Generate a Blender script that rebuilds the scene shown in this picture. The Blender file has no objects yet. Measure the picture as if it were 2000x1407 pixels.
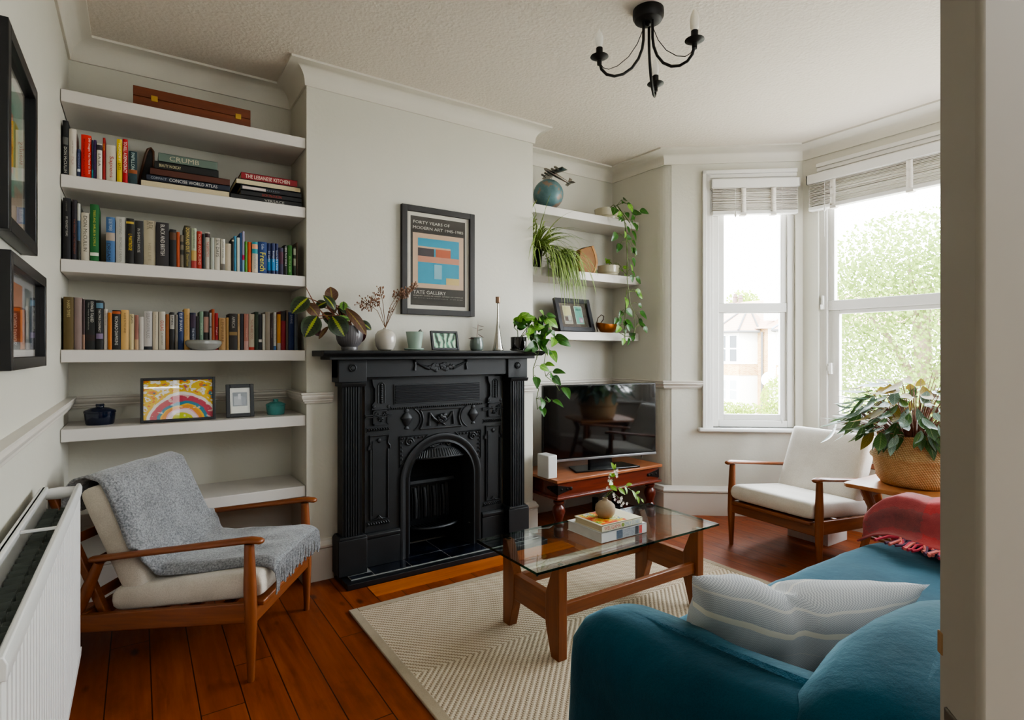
import bpy, bmesh, math, random
from mathutils import Vector, Matrix, noise
random.seed(7)
sc = bpy.context.scene
COL = sc.collection
PI = math.pi
R = math.radians
sin, cos = math.sin, math.cos

# ------------------------------------------------------------------ colour + materials
def lin(h):
    if isinstance(h, (tuple, list)):
        return (h[0], h[1], h[2], 1.0)
    h = h.lstrip('#')
    o = []
    for i in (0, 2, 4):
        c = int(h[i:i+2], 16) / 255
        o.append(c / 12.92 if c <= .04045 else ((c + .055) / 1.055) ** 2.4)
    return (*o, 1.0)

class NT:
    """small wrapper that adds nodes to one material"""
    def __init__(s, name):
        s.m = bpy.data.materials.new(name); s.m.use_nodes = True
        s.t = s.m.node_tree; s.t.nodes.clear()
        s.out = s.t.nodes.new('ShaderNodeOutputMaterial')
    def n(s, ty, **kw):
        nd = s.t.nodes.new(ty)
        for k, v in kw.items():
            if k[0] == '_':
                setattr(nd, k[1:], v)
            else:
                i = nd.inputs[int(k[1:])] if (k[0] == 'i' and k[1:].isdigit()) else nd.inputs[k.replace('__', ' ')]
                if isinstance(v, bpy.types.NodeSocket): s.t.links.new(v, i)
                else: i.default_value = v
        return nd
    def math(s, op, a, b=0.0, c=0.0):
        return s.n('ShaderNodeMath', _operation=op, i0=a, i1=b, i2=c).outputs[0]
    def mix(s, f, a, b, mode='MIX'):
        nd = s.n('ShaderNodeMix', _data_type='RGBA', _blend_type=mode)
        for i, v in ((0, f), (6, a), (7, b)):
            if isinstance(v, bpy.types.NodeSocket): s.t.links.new(v, nd.inputs[i])
            else: nd.inputs[i].default_value = v
        return nd.outputs[2]
    def ramp(s, f, stops, interp='LINEAR'):
        nd = s.n('ShaderNodeValToRGB', Fac=f); cr = nd.color_ramp; cr.interpolation = interp
        while len(cr.elements) < len(stops): cr.elements.new(1)
        for e, (p, c) in zip(cr.elements, stops): e.position = p; e.color = c
        return nd.outputs[0]
    def coord(s, which='Object', scale=(1, 1, 1), rot=(0, 0, 0)):
        tc = s.n('ShaderNodeTexCoord')
        mp = s.n('ShaderNodeMapping', Vector=tc.outputs[which], Scale=scale, Rotation=rot)
        return mp.outputs[0]
    def noise(s, v, scale, detail=3.0, rough=.5, out='Fac'):
        return s.n('ShaderNodeTexNoise', Vector=v, Scale=scale, Detail=detail, Roughness=rough).outputs[out]
    def bump(s, h, strength=.2, dist=.01):
        return s.n('ShaderNodeBump', Height=h, Strength=strength, Distance=dist).outputs[0]
    def bsdf(s, **kw):
        b = s.n('ShaderNodeBsdfPrincipled', **kw)
        s.t.links.new(b.outputs[0], s.out.inputs[0]); return b

MATS = {}
def flat(col, rough=.5, metal=0.0, var=.06, spec=.5, bumps=0.0, sheen=0.0, key=None, coat=0.0, scale=18.0):
    """principled colour with a faint noise variation"""
    k = key or f'{col}_{rough}_{metal}_{var}_{spec}_{bumps}_{sheen}_{coat}'
    if k in MATS: return MATS[k]
    a = NT('m_' + str(k)[:40]); c = lin(col)
    v = a.coord()
    base = c
    if var:
        f = a.noise(v, scale, 2)
        base = a.mix(f, tuple(x * (1 - var * 1.6) for x in c[:3]) + (1,), tuple(min(1, x * (1 + var * 1.6)) for x in c[:3]) + (1,))
    kw = dict(Base__Color=base, Roughness=rough, Metallic=metal)
    kw['Specular IOR Level'] = spec
    if sheen: kw['Sheen Weight'] = sheen
    if coat: kw['Coat Weight'] = coat
    if bumps: kw['Normal'] = a.bump(a.noise(v, 160, 3), bumps, .004)
    a.bsdf(**kw); MATS[k] = a.m
    return a.m

def wood(name, c1, c2, axis='x', rough=.38, scale=1.0, coat=.15):
    a = NT(name)
    s = {'x': (2, 28, 28), 'y': (28, 2, 28), 'z': (28, 28, 2)}[axis]
    v = a.coord(scale=tuple(x * scale for x in s))
    n1 = a.noise(v, 1.4, 6, .6); n2 = a.noise(v, 6, 3, .6)
    f = a.math('ADD', a.math('MULTIPLY', n1, .75), a.math('MULTIPLY', n2, .25))
    col = a.ramp(f, [(.32, lin(c1)), (.68, lin(c2))])
    a.bsdf(Base__Color=col, Roughness=rough, Normal=a.bump(f, .08, .002), **{'Coat Weight': coat, 'Coat Roughness': .25})
    return a.m

def fabric(name, c1, c2, weave=900.0, rough=.95, sheen=.25, strength=.35, speck=0.0):
    a = NT(name); v = a.coord()
    n1 = a.noise(v, weave * .35, 2, .7)
    n2 = a.noise(v, 7, 3)
    f = a.math('ADD', a.math('MULTIPLY', n1, .8 if speck else .5), a.math('MULTIPLY', n2, .2 if speck else .5))
    col = a.ramp(f, [(.36, lin(c1)), (.64, lin(c2))])
    a.bsdf(Base__Color=col, Roughness=rough, Normal=a.bump(n1, strength, .003), **{'Sheen Weight': sheen, 'Specular IOR Level': .2})
    return a.m

# ------------------------------------------------------------------ mesh building
class MB:
    def __init__(s):
        s.bm = bmesh.new(); s.uv = s.bm.loops.layers.uv.new('UVMap')
    def face(s, vs, mi=0, uvs=None):
        try: f = s.bm.faces.new(vs)
        except ValueError: return None
        f.material_index = mi
        if uvs:
            for l, u in zip(f.loops, uvs): l[s.uv].uv = u
        return f
    def V(s, p): return s.bm.verts.new(p)
    def box(s, x0, x1, y0, y1, z0, z1, mi=0, M=None):
        P = [(x, y, z) for x in (x0, x1) for y in (y0, y1) for z in (z0, z1)]
        if M: P = [M @ Vector(p) for p in P]
        v = [s.V(p) for p in P]
        for q in ((0, 1, 3, 2), (4, 6, 7, 5), (0, 4, 5, 1), (2, 3, 7, 6), (0, 2, 6, 4), (1, 5, 7, 3)):
            s.face([v[i] for i in q], mi)
        return s
    def prism(s, pts, axis, a0, a1, mi=0, M=None):
        """2-D polygon pts extruded along axis; pts are (u,v): x->(y,z), y->(x,z), z->(x,y)"""
        def mk(u, v, w):
            p = {'x': (w, u, v), 'y': (u, w, v), 'z': (u, v, w)}[axis]
            return M @ Vector(p) if M else p
        A = [s.V(mk(u, v, a0)) for u, v in pts]; B = [s.V(mk(u, v, a1)) for u, v in pts]
        n = len(pts)
        s.face(A[::-1], mi); s.face(B, mi)
        for i in range(n): s.face([A[i], A[(i+1) % n], B[(i+1) % n], B[i]], mi)
        return s
    def tube(s, pts, r, n=8, mi=0, cap=True):
        pts = [Vector(p) for p in pts]; m = len(pts)
        rs = r if isinstance(r, (list, tuple)) else [r] * m
        t0 = (pts[1] - pts[0]).normalized()
        up = Vector((0, 0, 1)) if abs(t0.z) < .9 else Vector((1, 0, 0))
        nx = t0.cross(up).normalized(); rings = []
        for i in range(m):
            t = (pts[min(i+1, m-1)] - pts[max(i-1, 0)]).normalized()
            nx = (nx - t * nx.dot(t))
            nx = nx.normalized() if nx.length > 1e-6 else t.orthogonal().normalized()
            ny = t.cross(nx)
            rings.append([s.V(pts[i] + nx * (rs[i] * cos(2*PI*k/n)) + ny * (rs[i] * sin(2*PI*k/n))) for k in range(n)])
        for i in range(m - 1):
            for k in range(n):
                s.face([rings[i][k], rings[i][(k+1) % n], rings[i+1][(k+1) % n], rings[i+1][k]], mi)
        if cap: s.face(rings[0][::-1], mi); s.face(rings[-1], mi)
        return s
    def lathe(s, prof, c=(0, 0, 0), n=24, mi=0, M=None, flutes=0, amp=0.0, sy=1.0):
        rings = []
        for r, z in prof:
            ring = []
            for k in range(n):
                a = 2*PI*k/n
                rr = r * (1 + (amp * (cos(a*flutes)) if flutes else 0))
                p = Vector((c[0] + rr*cos(a), c[1] + rr*sin(a)*sy, c[2] + z))
                ring.append(s.V(M @ p if M else p))
            rings.append(ring)
        for i in range(len(rings)-1):
            for k in range(n):
                s.face([rings[i][k], rings[i][(k+1) % n], rings[i+1][(k+1) % n], rings[i+1][k]], mi)
        if prof[0][0] > 1e-6: s.face(rings[0][::-1], mi)
        if prof[-1][0] > 1e-6: s.face(rings[-1], mi)
        return s
    def ball(s, c, r, n=10, mi=0, sc=(1, 1, 1)):
        m = max(4, n // 2)
        prof = [(sin(PI*i/m), -cos(PI*i/m)) for i in range(m+1)]
        M = Matrix.Translation(Vector(c)) @ Matrix.Diagonal((r*sc[0], r*sc[1], r*sc[2], 1))
        prof[0] = (1e-4, -1); prof[-1] = (1e-4, 1)
        return s.lathe(prof, (0, 0, 0), n, mi, M)
    def grid(s, fn, nu, nv, mi=0, wrap=False):
        vs = [[s.V(fn(i/nu, j/nv)) for j in range(nv+1)] for i in range(nu+1)]
        for i in range(nu):
            for j in range(nv):
                s.face([vs[i][j], vs[i+1][j], vs[i+1][j+1], vs[i][j+1]], mi,
                       [(i/nu, j/nv), ((i+1)/nu, j/nv), ((i+1)/nu, (j+1)/nv), (i/nu, (j+1)/nv)])
        return s
    def cushion(s, c, ax, ay, az, n=8.0, p=.4, nu=20, nv=20, mi=0, fn=None):
        """soft slab: half-axis vectors ax, ay and half-thickness vector az"""
        c = Vector(c); ax = Vector(ax); ay = Vector(ay); az = Vector(az)
        def th(u, v): return max(0, (1-abs(u)**n) * (1-abs(v)**n)) ** p
        def sp(i, k):
            t = 2*i/k - 1
            return math.copysign(1 - (1-abs(t)) ** 1.7, t)
        top, bot = {}, {}
        for i in range(nu+1):
            for j in range(nv+1):
                u, v = sp(i, nu), sp(j, nv); h = th(u, v)
                q = c + ax*u + ay*v; d = az*h
                a, b = q + d, q - d
                if fn: a, b = fn(a, u, v, 1), fn(b, u, v, -1)
                edge = i in (0, nu) or j in (0, nv)
                top[i, j] = s.V(a); bot[i, j] = top[i, j] if edge else s.V(b)
        for i in range(nu):
            for j in range(nv):
                uv = [((i)/nu, j/nv), ((i+1)/nu, j/nv), ((i+1)/nu, (j+1)/nv), (i/nu, (j+1)/nv)]
                s.face([top[i, j], top[i+1, j], top[i+1, j+1], top[i, j+1]], mi, uv)
                s.face([bot[i, j], bot[i, j+1], bot[i+1, j+1], bot[i+1, j]], mi, [uv[0], uv[3], uv[2], uv[1]])
        return s
    def leaf(s, base, tip, normal, width, shape='oval', bend=.15, fold=.12, mi=0, nu=8, nv=4):
        b = Vector(base); d = Vector(tip) - b; L = d.length; d.normalize()
        nrm = Vector(normal); nrm = (nrm - d*nrm.dot(d))
        nrm = nrm.normalized() if nrm.length > 1e-5 else d.orthogonal().normalized()
        sd = d.cross(nrm)
        def w(t):
            if shape == 'heart': return (sin(PI * min(1, t**.55)) ** .8) * (1.0 if t > .02 else .5)
            if shape == 'lance': return sin(PI * t**.85) ** .9
            if shape == 'blade': return min(1, t*8) * (1-t) ** .6
            return sin(PI * t) ** .62
        vs = []
        for i in range(nu+1):
            t = i/nu; row = []
            for j in range(nv+1):
                q = 2*j/nv - 1
                p = b + d*(L*t) + sd*(q*width*.5*max(w(t), .03)) + nrm*(bend*L*sin(PI*t) + fold*abs(q)*width*w(t))
                row.append(s.V(p))
            vs.append(row)
        for i in range(nu):
            for j in range(nv):
                s.face([vs[i][j], vs[i+1][j], vs[i+1][j+1], vs[i][j+1]], mi,
                       [(i/nu, j/nv), ((i+1)/nu, j/nv), ((i+1)/nu, (j+1)/nv), (i/nu, (j+1)/nv)])
        return s
    def mesh(s, name, off=None, smooth=True, angle=35, recalc=True):
        if off is not None:
            o = Vector(off)
            for v in s.bm.verts: v.co -= o
        if recalc: bmesh.ops.recalc_face_normals(s.bm, faces=s.bm.faces)
        me = bpy.data.meshes.new(name); s.bm.to_mesh(me); s.bm.free()
        if smooth:
            me.polygons.foreach_set('use_smooth', [True]*len(me.polygons))
            me.set_sharp_from_angle(angle=R(angle))
        return me

def tag(o, label=None, cat=None, group=None, kind=None):
    if label: o['label'] = label
    if cat: o['category'] = cat
    if group: o['group'] = group
    if kind: o['kind'] = kind
    return o
def thing(name, label, cat, loc=(0, 0, 0), rz=0.0, group=None):
    o = bpy.data.objects.new(name, None); COL.objects.link(o)
    o.empty_display_size = .05
    o.location = loc; o.rotation_euler = (0, 0, rz)
    return tag(o, label, cat, group)
def root_loc(p):
    v = Vector((0, 0, 0))
    while p is not None: v += p.location; p = p.parent
    return v
def part(name, mb, mats, parent=None, label=None, bevel=0.0, seg=2, smooth=True, angle=35, local=False, recalc=True, solid=0.0):
    """links mb as ONE mesh object. Geometry is in room coordinates unless local=True (rotated things)"""
    if not isinstance(mats, (list, tuple)): mats = [mats]
    off = None
    if parent is None:
        lo = [min(v.co[i] for v in mb.bm.verts) for i in range(3)]; hi = [max(v.co[i] for v in mb.bm.verts) for i in range(3)]
        off = ((lo[0]+hi[0])/2, (lo[1]+hi[1])/2, lo[2])
    elif not local: off = root_loc(parent)
    me = mb.mesh(name, off, smooth, angle, recalc)
    for m in mats: me.materials.append(m)
    o = bpy.data.objects.new(name, me); COL.objects.link(o)
    if parent is None: o.location = off
    else: o.parent = parent
    if bevel:
        b = o.modifiers.new('Bevel', 'BEVEL'); b.width = bevel; b.segments = seg; b.limit_method = 'ANGLE'; b.angle_limit = R(40); b.harden_normals = False
    if solid:
        b = o.modifiers.new('Solid', 'SOLIDIFY'); b.thickness = solid; b.offset = 0
    if label: o['label'] = label
    return o
def struct(name, mb, mats, parent=None, **k):
    # structure keeps its mesh in room coordinates so materials line up
    if not isinstance(mats, (list, tuple)): mats = [mats]
    loc = k.pop('local', False); bevel = k.pop('bevel', 0)
    me = mb.mesh(name, None if (parent is None or loc) else root_loc(parent), k.get('smooth', True), k.get('angle', 35))
    for m in mats: me.materials.append(m)
    o = bpy.data.objects.new(name, me); COL.objects.link(o)
    if parent is not None: o.parent = parent
    else: o['kind'] = 'structure'
    if bevel:
        b = o.modifiers.new('Bevel', 'BEVEL'); b.width = bevel; b.segments = 2; b.limit_method = 'ANGLE'; b.angle_limit = R(40)
    return o
def copy_tree(o, parent=None):
    c = o.copy(); COL.objects.link(c)
    if parent is not None: c.parent = parent
    for ch in list(o.children): copy_tree(ch, c)
    return c

TEXTS = []
def text(s, parent, centre, xd, yd, length, height, col, name='lettering', off=None):
    """lettering as a thin mesh: xd reading direction, yd up direction of the letters"""
    cu = bpy.data.curves.new(name, 'FONT'); cu.body = s; cu.align_x = 'CENTER'; cu.align_y = 'CENTER'; cu.size = 1
    cu.resolution_u = 2
    t = bpy.data.objects.new('tmp', cu); COL.objects.link(t)
    TEXTS.append((t, name, parent, Vector(centre), Vector(xd).normalized(), Vector(yd).normalized(), length, height, col))
def flush_texts():
    bpy.context.view_layer.update()
    dg = bpy.context.evaluated_depsgraph_get()
    for t, name, parent, c, xd, yd, L, H, col in TEXTS:
        me = bpy.data.meshes.new_from_object(t.evaluated_get(dg))
        xs = [v.co.x for v in me.vertices]; ys = [v.co.y for v in me.vertices]
        if xs:
            cx, cy = (min(xs)+max(xs))/2, (min(ys)+max(ys))/2
            sx = L/max(1e-6, max(xs)-min(xs)); sy = H/max(1e-6, max(ys)-min(ys))
            base = c - (root_loc(parent) if parent else Vector((0, 0, 0)))
            for v in me.vertices:
                v.co = base + xd*((v.co.x-cx)*sx) + yd*((v.co.y-cy)*sy)
        me.name = name; me.materials.clear(); me.materials.append(flat(col, .6, var=0, key='ink'+col))
        o = bpy.data.objects.new(name, me); COL.objects.link(o)
        if parent: o.parent = parent
    for t in TEXTS: bpy.data.objects.remove(t[0], do_unlink=True)

# ------------------------------------------------------------------ shared materials
def m_wall():
    a = NT('painted_plaster'); v = a.coord()
    n = a.noise(v, 2.2, 4); f = a.noise(v, 60, 3)
    col = a.mix(n, lin('#c7c4b8'), lin('#cfccc1'))
    a.bsdf(Base__Color=col, Roughness=.55, Normal=a.bump(a.math('ADD', f, a.math('MULTIPLY', n, 2.0)), .12, .006)); return a.m
def m_ceiling():
    a = NT('textured_ceiling'); v = a.coord()
    n = a.noise(v, 70, 4, .65); vo = a.n('ShaderNodeTexVoronoi', Vector=v, Scale=55.0).outputs[0]
    h = a.math('ADD', n, a.math('MULTIPLY', vo, .5))
    a.bsdf(Base__Color=lin('#d9d0c4'), Roughness=.8, Normal=a.bump(h, .5, .007)); return a.m
def m_trim(name, c, rough=.4):
    a = NT(name); v = a.coord()
    n = a.noise(v, 9, 4)
    a.bsdf(Base__Color=a.mix(n, lin(c), tuple(x*1.06 for x in lin(c)[:3]) + (1,)), Roughness=rough, Normal=a.bump(n, .06, .004)); return a.m
WALL = m_wall(); CEIL = m_ceiling()
TRIM = m_trim('trim_paint', '#cdc7be'); SHELF = m_trim('shelf_paint', '#d0cbc6', .45); UPVC = m_trim('window_white', '#dcdad6', .35)
CORN = m_trim('cornice_paint', '#d0cbc0', .6); DOORP = m_trim('door_paint', '#8e877f', .5)
def m_floor():
    a = NT('pine_boards'); tc = a.n('ShaderNodeTexCoord').outputs['Object']
    xyz = a.n('ShaderNodeSeparateXYZ', Vector=tc)
    X, Y = xyz.outputs[0], xyz.outputs[1]
    W = .133
    q = a.math('DIVIDE', a.math('ADD', X, 3.02), W); idx = a.math('FLOOR', q); fr = a.math('FRACT', q)
    rnd = a.n('ShaderNodeTexWhiteNoise', _noise_dimensions='1D', W=idx).outputs['Value']
    # boards butt-jointed at a different place on each row
    yo = a.math('ADD', a.math('DIVIDE', Y, 2.3), a.math('MULTIPLY', rnd, 5.0)); yi = a.math('FLOOR', yo); yf = a.math('FRACT', yo)
    rnd2 = a.n('ShaderNodeTexWhiteNoise', _noise_dimensions='2D', Vector=a.n('ShaderNodeCombineXYZ', X=idx, Y=yi).outputs[0]).outputs['Value']
    gv = a.n('ShaderNodeCombineXYZ', X=a.math('ADD', a.math('MULTIPLY', X, 24.0), a.math('MULTIPLY', rnd2, 40.0)), Y=a.math('MULTIPLY', Y, 1.5), Z=rnd2).outputs[0]
    g = a.noise(gv, 1.3, 7, .62)
    big = a.noise(tc, 3.0, 3)
    col = a.ramp(g, [(.25, lin('#4c1c08')), (.5, lin('#7e360e')), (.75, lin('#a0521a'))])
    col = a.mix(a.math('MULTIPLY', rnd2, .55), col, lin('#6e2c0e'))
    col = a.mix(a.math('MULTIPLY', big, .35), col, lin('#a4581c'))
    kv = a.n('ShaderNodeCombineXYZ', X=a.math('MULTIPLY', X, 7.0), Y=a.math('MULTIPLY', Y, 3.2), Z=rnd2).outputs[0]
    vo = a.n('ShaderNodeTexVoronoi', Vector=kv, Scale=1.0).outputs[0]
    knot = a.ramp(vo, [(.05, (1, 1, 1, 1)), (.13, (0, 0, 0, 1))])
    col = a.mix(a.math('MULTIPLY', knot, .85), col, lin('#2c0f06'))
    gap = a.math('LESS_THAN', a.math('ABSOLUTE', a.math('SUBTRACT', fr, .5)), .486)
    gap2 = a.math('GREATER_THAN', yf, .0016)
    ok = a.math('MULTIPLY', gap, gap2)
    col = a.mix(ok, lin('#2a1208'), col)
    wr_ = a.ramp(a.noise(a.n('ShaderNodeCombineXYZ', X=a.math('MULTIPLY', X, 3.0), Y=a.math('MULTIPLY', Y, 1.2), Z=0.0).outputs[0], 2.4, 6, .7), [(.52, (0, 0, 0, 1)), (.7, (1, 1, 1, 1))])
    col = a.mix(a.math('MULTIPLY', wr_, .4), col, lin('#3a1508'))
    sc_ = a.noise(a.n('ShaderNodeCombineXYZ', X=a.math('MULTIPLY', X, 5.0), Y=Y, Z=X).outputs[0], 9, 5, .7)
    rough = a.math('ADD', .27, a.math('MULTIPLY', sc_, .34))
    h = a.math('ADD', a.math('MULTIPLY', ok, 1.0), a.math('MULTIPLY', g, .12))
    a.bsdf(Base__Color=col, Roughness=rough, Normal=a.bump(h, .35, .004)); return a.m
FLOOR = m_floor()
TEAK_X = wood('teak_x', '#6a3515', '#8d4f24', 'x'); TEAK_Y = wood('teak_y', '#6a3515', '#8d4f24', 'y'); TEAK_Z = wood('teak_z', '#6a3515', '#8d4f24', 'z')
IRON = None
def m_iron():
    a = NT('black_cast_iron'); v = a.coord(); n = a.noise(v, 14, 4); f = a.noise(v, 260, 2)
    a.bsdf(Base__Color=a.mix(n, lin('#101214'), lin('#1b1d21')), Roughness=a.math('ADD', .38, a.math('MULTIPLY', n, .25)), Normal=a.bump(f, .12, .002)); return a.m
IRON = m_iron()
SOOT = flat('#0c0c0d', .85, var=.2)
def m_glass(name, tint, refl=1.0):
    a = NT(name)
    bf = a.n('ShaderNodeNewGeometry').outputs['Backfacing']
    fr = a.n('ShaderNodeFresnel', IOR=a.math('SUBTRACT', 1.45, a.math('MULTIPLY', bf, .7603))).outputs[0]
    t = a.n('ShaderNodeBsdfTransparent', Color=tint).outputs[0]; g = a.n('ShaderNodeBsdfGlossy', Roughness=.01).outputs[0]
    mx = a.n('ShaderNodeMixShader', Fac=a.math('MULTIPLY', fr, refl)); a.t.links.new(t, mx.inputs[1]); a.t.links.new(g, mx.inputs[2])
    a.t.links.new(mx.outputs[0], a.out.inputs[0]); return a.m
GLASS = m_glass('window_glass', (1, 1, 1, 1), .7); PICGLASS = m_glass('picture_glass', (1, 1, 1, 1), 1.0); TABGLASS = m_glass('table_glass', (.93, .975, .95, 1), 1.5)
GLASSEDGE = flat('#0f5a4c', .1, key='glassedge', var=0)
BLACKF = flat('#17171a', .35, key='black_frame', var=.1)
PAPER = flat('#d8d3c6', .8, key='paper', var=.03); PAGES = flat('#cdbf9f', .9, key='pages', var=.1, scale=300)
BRASS = flat('#c9a656', .35, .9, key='brass'); STEEL = flat('#b9b4ac', .25, 1.0, key='steel')
SOIL = flat('#241a12', .95, key='soil', var=.4, scale=90)
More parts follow.
